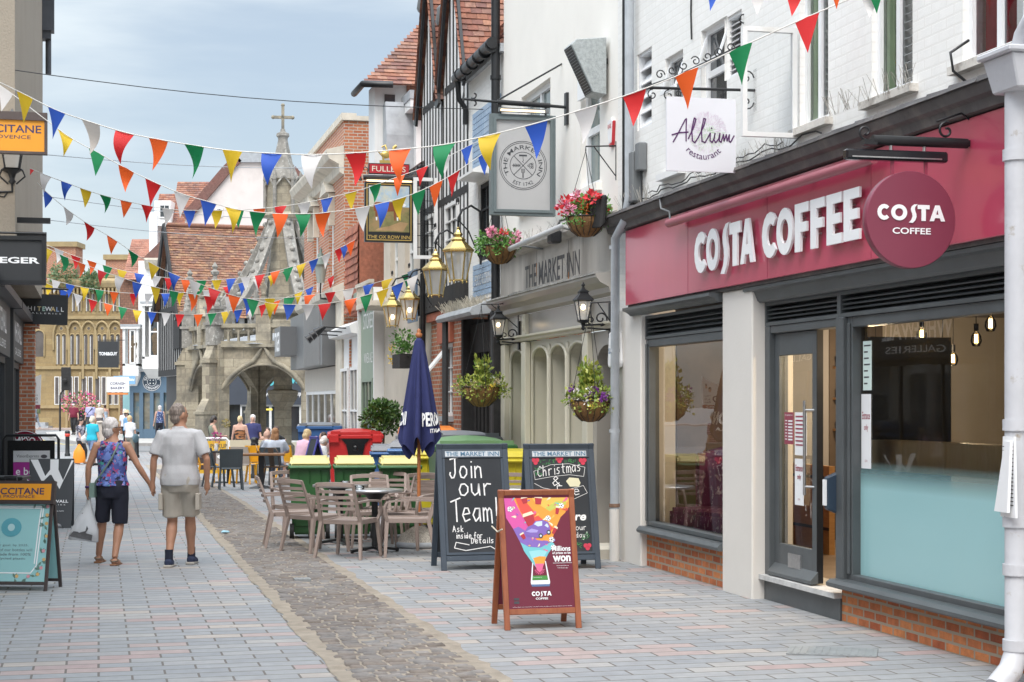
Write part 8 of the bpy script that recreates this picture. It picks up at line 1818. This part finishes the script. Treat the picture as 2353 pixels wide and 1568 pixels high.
bunting('thin bunting string with a green flag below the bank chimney, second of the far group',[(*c1(x,y),c) for x,y,c in ((150,155,'Y'),(352,252,'G'),(585,345,'O'),(872,458,'R'),(1108,535,'W'),(1342,612,'B'),(1585,672,'Y'),(1830,725,'G'),(2085,763,'O'))]+[(*c2(x,y),c) for x,y,c in ((95,618,'R'),(310,630,'W'),(500,640,'B'),(730,640,'Y'),(935,630,'G'),(1148,606,'O'),(1360,578,'R'),(1552,545,'W'),(1762,497,'B'),(1958,443,'Y'),(2165,385,'G'))],(c1(60,110),c2(2310,340)),36,31.5,.26,.34)
bunting('thin string of bunting crossing the white bay windows, third of the far group',[(*c1(x,y),c) for x,y,c in ((75,535,'R'),(250,588,'W'),(440,637,'B'),(632,676,'Y'),(836,710,'G'),(1033,735,'O'),(1300,756,'R'),(1500,758,'W'),(1720,757,'B'),(1920,748,'Y'),(2140,725,'G'))]+[(*c2(x,y),c) for x,y,c in ((75,555,'W'),(280,513,'R'),(440,475,'B'),(598,437,'W'),(748,395,'Y'),(900,347,'G'),(1045,300,'O'),(1228,218,'R'),(1375,160,'W'))],(c1(-40,500),c2(1500,100)),40,44,.22,.32)
bunting('lowest thin string of bunting, over the cross parapet and up to the brick house',[(*c1(x,y),c) for x,y,c in ((150,632,'Y'),(345,710,'B'),(545,777,'W'),(745,845,'R'),(950,897,'O'),(1147,945,'G'),(1343,982,'Y'),(1537,1006,'B'),(1728,1022,'W'),(1915,1034,'R'),(2162,1036,'O'))]+[(*c2(x,y),c) for x,y,c in ((125,797,'G'),(267,778,'Y'),(398,760,'B'),(530,742,'W'),(660,705,'R'),(795,668,'O'),(1030,580,'Y'),(1145,530,'B'),(1262,472,'W'),(1372,412,'R'))],(c1(0,560),c2(1480,340)),42,43,.23,.32)
# overhead wires
def wire(lab,P,r=.006,mt=None):
    Q = [at(*p) for p in P];o = Q[0].copy();n = 10;L = [Q[0].lerp(Q[1],i/n)-o+Vector((0,0,-.12*sin(pi*i/n))) for i in range(n+1)]
    w_ = MB().tube(L,r,5).build('overhead_wire',mt or M_BLACK,None);w_.location = o;tag(w_,lab,'wire',None)
wire('dark overhead wire across the open sky to the inn sign',[(-30,153,22),(1110,252,24)],.006)
M_PW = mat('pale_wire',(.40,.43,.46),.5)
wire('pale thin overhead wire passing the cross spire',[(60,352,30),(880,384,34)],.007,M_PW);wire('pale thin overhead wire above the tile roof ridge',[(60,445,34),(700,505,44)],.008,M_PW);wire('pale thin overhead wire low over the bank roof',[(60,500,34),(720,548,46)],.008,M_PW)
# ================================================================= people
from mathutils import noise as _nz
SKIN = [mat('tanned_skin',(.42,.215,.135),.55,.10,9),mat('fair_skin',(.55,.33,.25),.55,.08,9)]
def fuse(m,name,mt,par,vox,sm=3,folds=0,fs=7,fx_=(1,1,1)):
    """one continuous skin from overlapping closed forms"""
    o = m.build(name,mt,par);a = o.modifiers.new('fuse','REMESH');a.mode = 'VOXEL';a.voxel_size = vox;a.use_smooth_shade = True
    b = o.modifiers.new('soften','SMOOTH');b.iterations = sm;b.factor = .5
    dg = bpy.context.evaluated_depsgraph_get();me = bpy.data.meshes.new_from_object(o.evaluated_get(dg));o.modifiers.clear();old = o.data;o.data = me;me.name = name;bpy.data.meshes.remove(old)
    me.materials.clear();me.materials.append(mt)
    if folds:
        N = [v.normal.copy() for v in me.vertices]
        for v,n in zip(me.vertices,N): q = v.co;v.co = q+n*folds*_nz.noise(Vector((q.x*fs*fx_[0],q.y*fs*fx_[1],q.z*fs*fx_[2])))
    return o
def rings(m,R,T=lambda p: p,n=20):
    V = [];L = len(R)
    for z,rx,ry,y,*x in R:
        for k in range(n): a = 2*pi*k/n;V.append(T(Vector(((x[0] if x else 0)+rx*cos(a),y+ry*sin(a),z))))
    m.add(V,[(i*n+k,i*n+(k+1) % n,(i+1)*n+(k+1) % n,(i+1)*n+k) for i in range(L-1) for k in range(n)],True)
    return m.add([V[k] for k in range(n)]+[V[(L-1)*n+k] for k in range(n)],[tuple(range(n-1,-1,-1)),tuple(range(n,2*n))])
def ell(m,c,rx,ry,rz,T=lambda p: p,n=14):
    V = [];h = n//2
    for i in range(h+1):
        for k in range(n): a = 2*pi*k/n;s = sin(pi*i/h);V.append(T(Vector((c[0]+rx*s*cos(a),c[1]+ry*s*sin(a),c[2]-rz*cos(pi*i/h)))))
    return m.add(V,[(i*n+k,i*n+(k+1) % n,(i+1)*n+(k+1) % n,(i+1)*n+k) for i in range(h) for k in range(n)],True)
TORSO = [(.80,.12,.09,0),(.86,.165,.112,-.008),(.93,.172,.118,-.010),(1.0,.16,.115,-.005),(1.08,.148,.10,0),(1.2,.16,.108,0),(1.30,.170,.11,-.005),(1.38,.165,.095,-.01),(1.435,.132,.075,-.012),(1.475,.078,.066,-.01),(1.52,.060,.060,.0),(1.575,.056,.058,.008)]
def person(lab,loc,rz,H,top=None,topm=None,bot=None,botm=None,hair='short',hairm=None,skin=1,g=1.0,ank=None,wri=None,elb=None,head=0.,nod=0,vox=.02,sit=None,lean=0.,shoes=None,belly=0.,sleeve=.5,hem=.92,leg=.5,fing=False,bare=False,group=None):
    k = H/1.75;P = thing('person',lab,'person',loc,rz,group);S = Matrix.Scale(k,4);sk = SKIN[skin]
    dz = (sit-.92) if sit is not None else 0
    RL = Matrix.Translation((0,0,.92+dz)) @ Matrix.Rotation(-lean,4,'X') @ Matrix.Translation((0,0,-.92))
    T = lambda p: RL @ Vector(p)
    HD = Matrix.Translation((0,.01,1.535)) @ Matrix.Rotation(head,4,'Z') @ Matrix.Rotation(-nod,4,'X') @ Matrix.Translation((0,-.01,-1.56));TH_ = lambda p: RL @ (HD @ Vector(p))
    ank = ank or ((-.10,.12,.09),(.10,-.12,.09));wri = wri or ((-.27,.06,.86),(.27,.04,.86))
    hip = [T((s*.09,0,.90)) for s in (-1,1)];sh = [T((s*.180,-.012,1.405)) for s in (-1,1)];ank = [Vector(a) for a in ank];wri = [Vector(w) for w in wri]
    def joint(a,b,la,lb,d):                        # two-bone bend towards d
        v = b-a;L = min(v.length,(la+lb)*.999);x = (la*la-lb*lb+L*L)/(2*L);h = sqrt(max(0,la*la-x*x));u = v.normalized();d = Vector(d);d = (d-u*d.dot(u)).normalized();return a+u*x+d*h
    kn = [joint(hip[i],ank[i],.43,.42,(0,1,0) if sit is None else (0,1,.6)) for i in (0,1)]
    el = [Vector(elb[i]) if elb and elb[i] else joint(sh[i],wri[i],.29,.26,((-1,1)[i]*.6,-.8,-.2)) for i in (0,1)]
    tor = [(z,rx*g*(1+.0),ry*g+belly*max(0,1-abs(z-1.08)/.22),y+belly*.5*max(0,1-abs(z-1.08)/.22)) if z < 1.46 else (z,rx,ry,y) for z,rx,ry,y in TORSO]
    m = MB();m.M = S;rings(m,tor,T)
    ell(m,(0,.0,1.640),.077,.095,.114,TH_);ell(m,(0,.042,1.585),.052,.05,.055,TH_);ell(m,(0,.092,1.625),.016,.025,.024,TH_)
    for s in (-1,1): ell(m,(s*.078,-.005,1.628),.011,.022,.034,TH_,10)
    for i,s in enumerate((-1,1)):
        m.tube([T((s*.11,-.01,1.405)),sh[i],sh[i].lerp(el[i],.35),el[i],el[i].lerp(wri[i],.3),wri[i]],[.055,.056*g**.5,.047*g**.5,.036,.038,.025],12)
        d = (wri[i]-el[i]).normalized();d = (d+Vector((0,.12,0))).normalized();sd = Vector((0,1,0));sd = (sd-d*sd.dot(d)).normalized();nn = d.cross(sd)
        m.tube([wri[i],wri[i]+d*.05,wri[i]+d*.085],[.026,.034,.03],10)
        for q in range(4):
            b0 = wri[i]+d*.08+sd*(.030-.020*q);L = (.062,.072,.068,.052)[q];cu = Vector((-s,0,0))*.35
            m.tube([b0,b0+d*L*.5,b0+d*L*.8+cu*L*.35,b0+d*L+cu*L*.9],[.0105,.010,.009,.007],7)
        t0 = wri[i]+d*.03+sd*.025;m.tube([t0,t0+sd*.03+d*.03,t0+sd*.035+d*.065],[.013,.011,.008],7)
        if vox > .012: ell(m,wri[i]+d*.10,.03,.036,.05)
        m.tube([hip[i]+Vector((0,0,.03)),hip[i].lerp(kn[i],.3),kn[i].lerp(hip[i],.12),kn[i],kn[i].lerp(ank[i],.28),kn[i].lerp(ank[i],.6),ank[i]],[.085*g,.080*g,.058,.055,.058*g**.5,.044,.036],14)
        f = ank[i];m.tube([f+Vector((0,-.045,-.045)),f+Vector((0,.03,-.045)),f+Vector((s*.012,.12,-.062)),f+Vector((s*.012,.17,-.068))],[.034,.038,.034,.02],10)
    fuse(m,'body',sk,P,vox,2)
    m = MB();m.M = S;m.use(M_INK)
    for s in (-1,1): ell(m,(s*.032,.083,1.648),.012,.008,.007,TH_,8)
    m.build('eyes',M_INK,P);m = MB();m.M = S;ell(m,(0,.089,1.582),.022,.008,.006,TH_,8);m.build('mouth',mat('lip_red',(.33,.12,.10),.5),P)
    if hair:
        m = MB();m.M = S
        if hair == 'short': ell(m,(0,-.020,1.668),.082,.093,.097,TH_);ell(m,(0,-.052,1.60),.070,.05,.065,TH_)
        elif hair == 'bob': ell(m,(0,-.018,1.672),.092,.102,.103,TH_);ell(m,(0,-.045,1.60),.088,.072,.088,TH_)
        elif hair == 'long': ell(m,(0,-.020,1.675),.092,.10,.102,TH_);ell(m,(0,-.055,1.56),.10,.06,.17,TH_)
        elif hair == 'tail': ell(m,(0,-.018,1.672),.082,.097,.098,TH_);ell(m,(0,-.115,1.62),.042,.045,.075,TH_)
        fuse(m,'hair',hairm,P,max(.008,vox*.7),1,.006 if vox < .012 else .01,40 if vox < .012 else 26,(1,1,.5))
    if top:
        c = .012+.004*(vox > .01);m = MB();m.M = S;low = [r for r in tor if r[0] > hem+.02 and r[0] < (1.45 if top != 'tank' else 1.40)]
        b0 = min(tor,key=lambda r: abs(r[0]-hem));b1 = [(hem,max(b0[1],.165*g)+c+.012,max(b0[2],.115*g)+c+.012,b0[3])]
        if top == 'tank': R = b1+[(z,rx+c,ry+c,y) for z,rx,ry,y in low]+[(1.445,.108,.082,-.012)]
        else: R = b1+[(z,rx+c+.01*(z < 1.3),ry+c+.008,y) for z,rx,ry,y in low]+[(1.465,.088,.075,-.012),(1.485,.066,.066,-.01)]
        rings(m,R,T)
        if top == 'tank':
            for s in (-1,1): m.tube([T(q) for q in ((s*.10,-.085,1.36),(s*.105,-.05,1.445),(s*.10,.03,1.45),(s*.09,.085,1.36))],[.034,.03,.03,.034],10)
        if top != 'tank':
            for i,s in enumerate((-1,1)):
                pts = [T((s*.10,-.01,1.40)),sh[i]];rr = [.068,.074*g**.5]
                if sleeve <= .6: pts += [sh[i].lerp(el[i],sleeve*1.6)];rr += [.068*g**.5]
                else: pts += [sh[i].lerp(el[i],.5),el[i],el[i].lerp(wri[i],.85)];rr += [.062,.05,.042]
                m.tube(pts,rr,14)
        fuse(m,'shirt',topm,P,vox,2,.013 if vox < .012 else .008,9,(1.3,1.3,.7))
    if bot:
        m = MB();m.M = S;c = .013
        if bot in ('shorts','trousers'):
            rings(m,[(z,rx+c,ry+c,y) for z,rx,ry,y in [(.79,.13*g,.10,-.005)]+tor if .78 < z < 1.03 and z != .80],T)
            for i,s in enumerate((-1,1)):
                t = leg
                if t <= 1: pts = [hip[i]+Vector((0,0,.04)),hip[i].lerp(kn[i],.3),hip[i].lerp(kn[i],t)];rr = [.098*g,.100*g,.096*g if t < .95 else .088]
                else: pts = [hip[i]+Vector((0,0,.04)),hip[i].lerp(kn[i],.4),kn[i],kn[i].lerp(ank[i],.5),kn[i].lerp(ank[i],min(1,t-1))];rr = [.098*g,.088*g,.072,.064,.058]
                m.tube(pts,rr,16)
        else:                                          # skirt or dress
            zt = 1.0 if bot == 'skirt' else 1.33;R = [(.92-leg*.85,.19*g,.17,0),(.75,.205*g,.16,0),(.92,.19*g,.14,-.01)]+[(z,rx+.014,ry+.014,y) for z,rx,ry,y in tor if .95 < z < zt]
            rings(m,R,T)
        fuse(m,'trousers' if bot == 'trousers' else 'shorts' if bot == 'shorts' else 'dress',botm,P,vox,2,.011 if vox < .012 else .007,10,(1.2,1.2,.5))
    if shoes is not None:
        for i,s in enumerate((-1,1)):
            m = MB();m.M = S;f = ank[i];m.tube([f+Vector((0,-.065,-.045)),f+Vector((0,-.03,-.042)),f+Vector((0,.05,-.045)),f+Vector((s*.012,.13,-.062)),f+Vector((s*.012,.185,-.07))],[.03,.047,.048,.04,.018],12);fuse(m,'shoe',shoes,P,max(vox*.8,.008),1)
    return P,k,T,TH_,el,wri,ank,kn,S
H_WHITE = hairmat('white_hair',(.46,.41,.39),(.74,.69,.66));H_GREY = hairmat('grey_brown_hair',(.11,.085,.07),(.30,.245,.21));H_DARK = mat('dark_hair',(.022,.015,.013),.5,.2,30);H_BLOND = hairmat('blond_hair',(.42,.29,.13),(.68,.54,.32));H_AUB = hairmat('reddish_hair',(.24,.11,.045),(.44,.24,.12));H_BRN = mat('brown_hair',(.06,.03,.02),.5,.2,30)
def cl(n,c,**k): return mat('cloth_'+n,c,.85,.07,6,.15,120,**k)
# --- the couple walking away
FLORAL = printed('floral_print',[((.075,.10,.34),0,0,0),((.16,.24,.58),.46,.56,16),((.012,.014,.05),.53,.60,15),((.50,.05,.13),.57,.63,17),((.66,.30,.38),.64,.69,24),((.07,.36,.32),.62,.67,21),((.45,.50,.66),.665,.70,40)])
P,k,T,TH_,el,wri,ank,kn,S = person('woman with short white hair in a sleeveless floral top and navy shorts, walking away',(-4.36,18.62,0),.0,1.615,'tank',FLORAL,'shorts',cl('navy',(.018,.02,.035)),'bob',H_WHITE,0,1.04,((-.22,.24,.09),(.05,-.10,.09)),((-.285,-.02,.90),(.445,-.02,.955)),((-.27,-.05,1.15),(.315,-.05,1.17)),-1.0,.0,.009,hem=.935,leg=.96)
for i,s in enumerate((-1,1)):
    f = ank[i];m = MB();m.M = S;m.hexa([f+Vector(q) for q in ((-.042,-.075,-.09),(.042,-.075,-.09),(.05,.19,-.09),(-.05,.19,-.09))],[f+Vector(q) for q in ((-.042,-.075,-.068),(.042,-.075,-.068),(.05,.19,-.074),(-.05,.19,-.074))]);q_ = m.build('sandal',mat('tan_leather',(.26,.12,.055),.6,.15,9),P,bevel=.006)
    m = MB();m.M = S;m.tube([f+Vector((.045*cos(t),-.01+.055*sin(t),-.028+.01*sin(t))) for t in [2*pi*j/14 for j in range(14)]],.009,5,closed=True);m.tube([f+Vector((-.045,.1,-.07)),f+Vector((0,.1,-.025)),f+Vector((.045,.1,-.07))],.01,5);m.build('sandal_strap',mat('taupe_strap',(.22,.16,.11),.6),q_)
m = MB();m.M = S;m.tube([T(q) for q in ((.10,-.02,1.47),(.09,-.10,1.42),(.02,-.142,1.25),(-.08,-.142,1.10),(-.165,-.13,.99),(-.185,-.10,.95))],.011,6);m.box(-.235,-.175,-.16,.08,.80,.97);m.build('crossbody_bag',mat('sage_leather',(.16,.23,.20),.5,.06),P)
m = MB();m.M = S;w = wri[0];m.lathe([(.030,-.012),(.034,-.012),(.034,.012),(.03,.012)],(w.x,w.y,w.z+.02),14);m.build('watch_strap',mat('purple_strap',(.07,.02,.12),.5),P)
m = MB();m.M = S;m.tube([TH_(q) for q in ((.083,-.01,1.645),(.085,.05,1.65),(.075,.10,1.65),(.03,.108,1.645))],.005,5);m.build('glasses',M_BRZ,P)
bg = thing('carrier_bag','translucent white carrier bag with a grey statue print, hanging from her left hand','bag',P.location+Vector((-.285*k,.02,.905*k-.1)))
fm_,t,p,o = _nodes('thin_white_plastic');p.inputs['Base Color'].default_value = (.70,.72,.75,1);p.inputs['Roughness'].default_value = .35;p.inputs['Alpha'].default_value = .80
m = MB();rings(m,[(-.47,.145,.03,0,-.06),(-.455,.165,.07,0,-.06),(-.36,.15,.085,0,-.045),(-.2,.085,.06,0,-.02),(-.08,.035,.03,0),(.0,.012,.016,0)],n=22)
q_ = m.build('bag',fm_,bg)
for v in q_.data.vertices: n_ = _nz.noise(v.co*16);v.co.x += .022*n_;v.co.y += .02*_nz.noise(v.co*13+Vector((5,0,0)));v.co.z -= .18*max(0,v.co.x+.06)*(v.co.z < -.4)
m = MB();y = -.105;GB_ = mat('grey_print',(.08,.08,.085),.7,.3,20);m.use(GB_);C_ = lambda P_: m.flat([(a-.045,b) for a,b in P_],y)
C_([(-.15,-.42),(.10,-.47),(.11,-.41),(.03,-.385),(-.10,-.365)]);C_([(-.04,-.39),(.0,-.33),(-.03,-.27),(.01,-.22),(.05,-.24),(.04,-.30),(.06,-.34),(.03,-.39)]);C_([(.0,-.22),(-.02,-.17),(.01,-.165),(.03,-.21)]);m.build('bag_print',None,q_)
for v in bpy.data.objects[q_.children[0].name].data.vertices: v.co.y = -.098+.06*min(1,max(0,(v.co.z+.42)/.25))*.9
MANS = mat('pale_checked_shirt',(.47,.465,.475),.85,.03,60,.25,90)
P,k,T,TH_,el,wri,ank,kn,S = person('tall man with short grey hair in a pale checked shirt and beige shorts',(-3.585,18.42,0),.0,1.775,'tee',MANS,'shorts',cl('stone',(.42,.38,.325)),'short',H_GREY,0,1.10,((-.10,-.08,.09),(.07,.28,.09)),((-.285,-.02,.885),(.285,.02,.89)),((-.265,-.06,1.14),(.30,-.07,1.14)),-.75,.0,.009,shoes=mat('navy_canvas_shoe',(.025,.035,.075),.8,.15,20,.3,120),sleeve=.52,hem=.865,leg=.86,belly=.02)
for i in (0,1):
    m = MB();m.M = S;f = ank[i];m.tube([f+Vector((0,0,-.02)),f+Vector((0,0,.05)),f+Vector((0,0,.095))],[.044,.042,.044],12);m.build('sock',cl('navy_sock',(.015,.018,.035)),P)
    m = MB();m.M = S;m.hexa([f+Vector(q) for q in ((-.045,-.095,-.09),(.045,-.095,-.09),(.052,.20,-.09),(-.052,.20,-.09))],[f+Vector(q) for q in ((-.045,-.095,-.062),(.045,-.095,-.062),(.05,.2,-.076),(-.05,.2,-.076))]);m.build('shoe_sole',mat('pale_sole',(.40,.37,.33),.8),P,bevel=.01)
m = MB();m.M = S
for s in (-1,1): m.box(s*.195-.02,s*.195+.025,-.08,.07,.60,.78)
m.build('cargo_pocket',cl('stone',(.42,.38,.325)),P,bevel=.01)
m = MB();m.M = S;m.tube([T((.055*cos(a),-.005+.06*sin(a),1.488+.012*sin(a))) for a in [2*pi*j/18 for j in range(18)]],.017,6,closed=True);m.build('collar',MANS,P)
# --- others, by where they stand
def bgp(lab,x,Y,H,rz,**kw): kw.setdefault('vox',.02);return person(lab,gx(x,Y)+Vector((0,0,.13 if 78 < Y < 110 and x > 150 or Y > 112 else 0)),rz,H,**kw)
TRB = cl('black',(.018,.018,.02));SHB = mat('dark_shoe',(.02,.018,.018),.6);WHT = cl('white',(.66,.66,.68))
R_ = bgp('woman in a turquoise polo shirt and blue shorts carrying a flowery tote bag',212,55.6,1.63,-.45,top='tee',topm=cl('turquoise',(.02,.38,.50)),bot='shorts',botm=cl('denim',(.13,.18,.29)),hair='bob',hairm=mat('pale_blond_hair',(.60,.53,.42),.7,.15,30),g=1.15,ank=((-.16,.34,.09),(.15,-.28,.09)),leg=.9,hem=.88,shoes=SHB,nod=.25,head=-.3)
m = MB();m.M = R_[8];ell(m,(-.27,-.05,.93),.10,.22,.15);m.tube([(-.2,-.12,1.05),(-.17,-.06,1.42),(-.17,.04,1.43),(-.24,.05,1.0)],.018,6);m.build('tote_bag',printed('tote_print',[((.62,.60,.57),0,0,0),((.20,.25,.34),.60,.66,22),((.55,.25,.2),.66,.7,18)]),R_[0])
R_ = bgp('dark haired woman in a grey patterned blouse and black trousers carrying an orange bag',185,57.5,1.55,-1.9,top='tee',topm=printed('grey_swirl_print',[((.30,.29,.34),0,0,0),((.05,.05,.07),.48,.54,9),((.6,.58,.6),.60,.64,12)]),bot='trousers',botm=TRB,hair='long',hairm=H_DARK,sleeve=.5,hem=.86,leg=1.8,shoes=mat('tan_leather',(.26,.12,.055)),nod=.3,wri=((-.12,.28,1.15),(.22,.2,.9)))
m = MB();rings(m,[(.0,.17,.12,0),(.1,.22,.13,0),(.38,.18,.10,0),(.5,.10,.05,0),(.62,.03,.02,0)]);ob = m.build('orange_carrier_bag',mat('orange_plastic',(.80,.26,.015),.4,.06,4));ob.location = gx(182,56.8)+Vector((0,0,.06));tag(ob,'full bright orange carrier bag held low beside the black trousers','bag')
R_ = bgp('man in a maroon polo shirt with a grey cap and pale face mask',170,91,1.75,pi-.15,top='tee',topm=cl('maroon',(.16,.012,.035)),bot='trousers',botm=TRB,hair='short',hairm=H_GREY,g=1.15,leg=1.95,shoes=SHB,belly=.05)
m = MB();m.M = R_[8];ell(m,(0,.0,1.705),.085,.11,.06);m.build('cap',cl('charcoal',(.06,.065,.075)),R_[0]);m = MB();m.M = R_[8];ell(m,(0,.07,1.60),.06,.045,.05);m.build('face_mask',M_PAPER,R_[0])
R_ = bgp('bearded man in a lavender T-shirt with a dark strap across his chest',208,92,1.76,pi+.1,top='tee',topm=cl('lavender',(.36,.37,.60)),bot='trousers',botm=cl('charcoal',(.06,.065,.075)),hair='short',hairm=H_DARK,g=1.2,leg=1.9,belly=.05)
m = MB();m.M = R_[8];m.bar((-.12,.15,1.42),(.15,.19,1.05),.05,.012,(0,1,0));m.build('strap',TRB,R_[0]);m = MB();m.M = R_[8];ell(m,(0,.05,1.565),.055,.05,.045);m.build('beard',H_DARK,R_[0])
bgp('white haired man in a cream shirt and grey trousers walking away',229,90,1.72,-.3,top='tee',topm=cl('cream',(.55,.50,.46)),bot='trousers',botm=cl('grey',(.16,.14,.15)),hair='short',hairm=H_WHITE,leg=1.9,shoes=SHB,g=1.1)
bgp('person in a pale blue dress behind the cream shirted man',241,97,1.62,.2,bot='dress',botm=cl('pale_blue',(.38,.48,.60)),hair='short',hairm=H_BRN,leg=.55)
R_ = bgp('man in a straw hat and black face mask with a blue shirt',291,70,1.72,-1.2,top='tee',topm=cl('mid_blue',(.14,.30,.50)),bot='trousers',botm=TRB,hair='short',hairm=H_GREY,leg=1.9)
m = MB();m.M = R_[8];m.lathe([(.18,1.68),(.175,1.69),(.10,1.70),(.095,1.78),(.06,1.80),(0,1.80)],n=18);m.build('straw_hat',mat('straw',(.60,.47,.30),.9,.1,20),R_[0]);m = MB();m.M = R_[8];a = R_[3];ell(m,(0,.06,1.59),.062,.05,.05);m.build('face_mask',TRB,R_[0])
bgp('white haired person behind the straw hat',287,77,1.72,-.3,top='tee',topm=WHT,bot='trousers',botm=TRB,hair='bob',hairm=H_WHITE,leg=1.9)
R_ = bgp('blond woman in a white T-shirt with a teal bag, walking away',299,61,1.62,-.5,top='tee',topm=WHT,bot='trousers',botm=cl('khaki',(.26,.25,.21)),hair='bob',hairm=H_BLOND,g=1.1,leg=1.8,hem=.88,shoes=SHB,head=-.5)
m = MB();m.M = R_[8];ell(m,(.26,.02,.86),.07,.18,.18);m.tube([(.25,-.1,1.0),(.2,0,1.4),(.25,.1,1.0)],.012,5);m.build('shoulder_bag',cl('teal_grey',(.10,.17,.21)),R_[0])
bgp('white haired woman in a sleeveless navy print top beside the blue shop',367,80,1.70,.5,top='tank',topm=printed('navy_leaf_print',[((.04,.07,.20),0,0,0),((.45,.50,.62),.56,.60,18)]),bot='trousers',botm=cl('navy',(.018,.02,.035)),hair='bob',hairm=H_WHITE,leg=1.9,hem=.9)
R_ = bgp('dark haired woman in a sage sleeveless top holding a small bunch of flowers',489,48,1.63,-1.1,top='tank',topm=cl('sage',(.19,.21,.16)),bot='trousers',botm=TRB,hair='bob',hairm=H_DARK,leg=1.9,hem=.9,nod=.45,wri=((-.1,.28,1.1),(.16,.30,1.12)))
m = MB();m.M = R_[8];m.bar((-.10,-.13,1.42),(.16,-.14,1.0),.03,.01,(0,1,0));m.bar((-.10,.10,1.43),(.17,.12,1.0),.03,.01,(0,1,0));m.build('strap',TRB,R_[0]);m = MB();leafcloud(m,(.08,.36,1.40),.11,120,.05);q_ = m.build('posy',leafmat('ochre_posy',(.16,.17,.05),(.45,.30,.08)));q_.parent = None;q_.location = R_[0].location;q_.rotation_euler = R_[0].rotation_euler;tag(q_,'small posy of yellow and olive flowers held by the dark haired woman','flowers')
TIG = printed('tiger_stripe_cloth',[((.36,.15,.06),0,0,0),((.02,.012,.01),.49,.53,7)],stretch=(1,1,3.4))
bgp('blond woman with a ponytail in a tiger striped slip dress, seen from behind',552,50,1.64,-.2,bot='dress',botm=TIG,hair='tail',hairm=H_BLOND,leg=.75,wri=((-.30,.05,.86),(.30,.05,.86)))
bgp('white haired woman in a navy T-shirt and dotted navy skirt, facing the viewer',581,52,1.68,pi+.2,top='tee',topm=cl('navy_blue',(.035,.04,.13)),bot='skirt',botm=printed('dotted_navy',[((.02,.025,.09),0,0,0),((.35,.38,.5),.66,.70,45)]),hair='bob',hairm=H_WHITE,leg=.6,hem=.95)
def seat(lab,x,Y,H,rz,**kw): return bgp(lab,x,Y,H,rz,sit=.52,ank=((-.12,.46,.09),(.12,.42,.09)),**kw)
seat('seated young woman with sunglasses in her long brown hair, facing the viewer',615,52,1.66,pi,top='tank',topm=cl('tan',(.32,.20,.13)),bot='trousers',botm=TRB,hair='long',hairm=H_BRN,leg=1.8)
seat('seated person with long dark hair turned to the left by the stone pillar',633,53,1.70,1.3,top='tee',topm=TRB,bot='trousers',botm=TRB,hair='long',hairm=H_BRN,leg=1.8)
seat('bald man in a grey T-shirt seated at the cafe table',612,39.6,1.62,-1.1,top='tee',topm=cl('mid_grey',(.22,.225,.24)),bot='shorts',botm=cl('dark_grey',(.09,.10,.11)),hair=None,leg=.8,g=1.15,belly=.05,wri=((-.16,.36,.78),(.16,.36,.78)),nod=.2)
seat('woman with reddish shoulder length hair in a pale blue blouse, seated with her back turned',632,38.6,1.68,.1,top='tee',topm=cl('pale_blue_grey',(.48,.52,.60)),bot='trousers',botm=cl('denim',(.13,.18,.29)),hair='long',hairm=H_AUB,leg=1.8,g=1.15,hem=.9,wri=((-.2,.34,.76),(.2,.34,.76)))
seat('blond woman in a pink blouse leaning forward with a hand at her mouth',688,37.6,1.70,-.75,top='tee',topm=cl('pale_pink',(.66,.42,.52)),bot='trousers',botm=TRB,hair='bob',hairm=H_BLOND,leg=1.8,lean=.35,g=1.15,sleeve=.8,wri=((.0,.42,1.02),(.18,.42,.80)))
seat('white haired woman in a white blouse leaning forward beside the blue folding board',713,36.8,1.60,-.9,top='tee',topm=WHT,bot='trousers',botm=TRB,hair='bob',hairm=H_WHITE,leg=1.8,lean=.6,g=1.1,sleeve=.8,wri=((-.1,.45,.75),(.15,.45,.75)))
seat('seated woman in pink half hidden between the blue board and the red container',742,37.5,1.58,1.2,top='tee',topm=cl('blush',(.60,.38,.38)),bot='trousers',botm=TRB,hair='short',hairm=H_BRN,leg=1.8)
R_ = bgp('person in a grey suit with an olive backpack walking past the bank steps',83,113.5,1.66,1.35,top='tee',topm=cl('suit_grey',(.24,.27,.32)),bot='trousers',botm=cl('suit_grey',(.24,.27,.32)),hair='bob',hairm=H_BRN,sleeve=.9,leg=1.95,ank=((-.1,.26,.09),(.1,-.26,.09)))
m = MB();m.M = R_[8];m.box(-.13,.13,-.28,-.12,1.05,1.4);m.build('backpack',cl('olive',(.12,.14,.07)),R_[0],bevel=.03)
bgp('grey haired woman in a pink striped top behind the maroon board',34,34.5,1.63,-.3,top='tee',topm=brick('pink_stripe_cloth',(.60,.40,.46),(.62,.42,.48),(.20,.06,.14),w=5,h=.05,ms=.012,bump=.05),bot='trousers',botm=TRB,hair='bob',hairm=mat('silver_hair',(.40,.39,.38),.7,.2,40),leg=1.8)
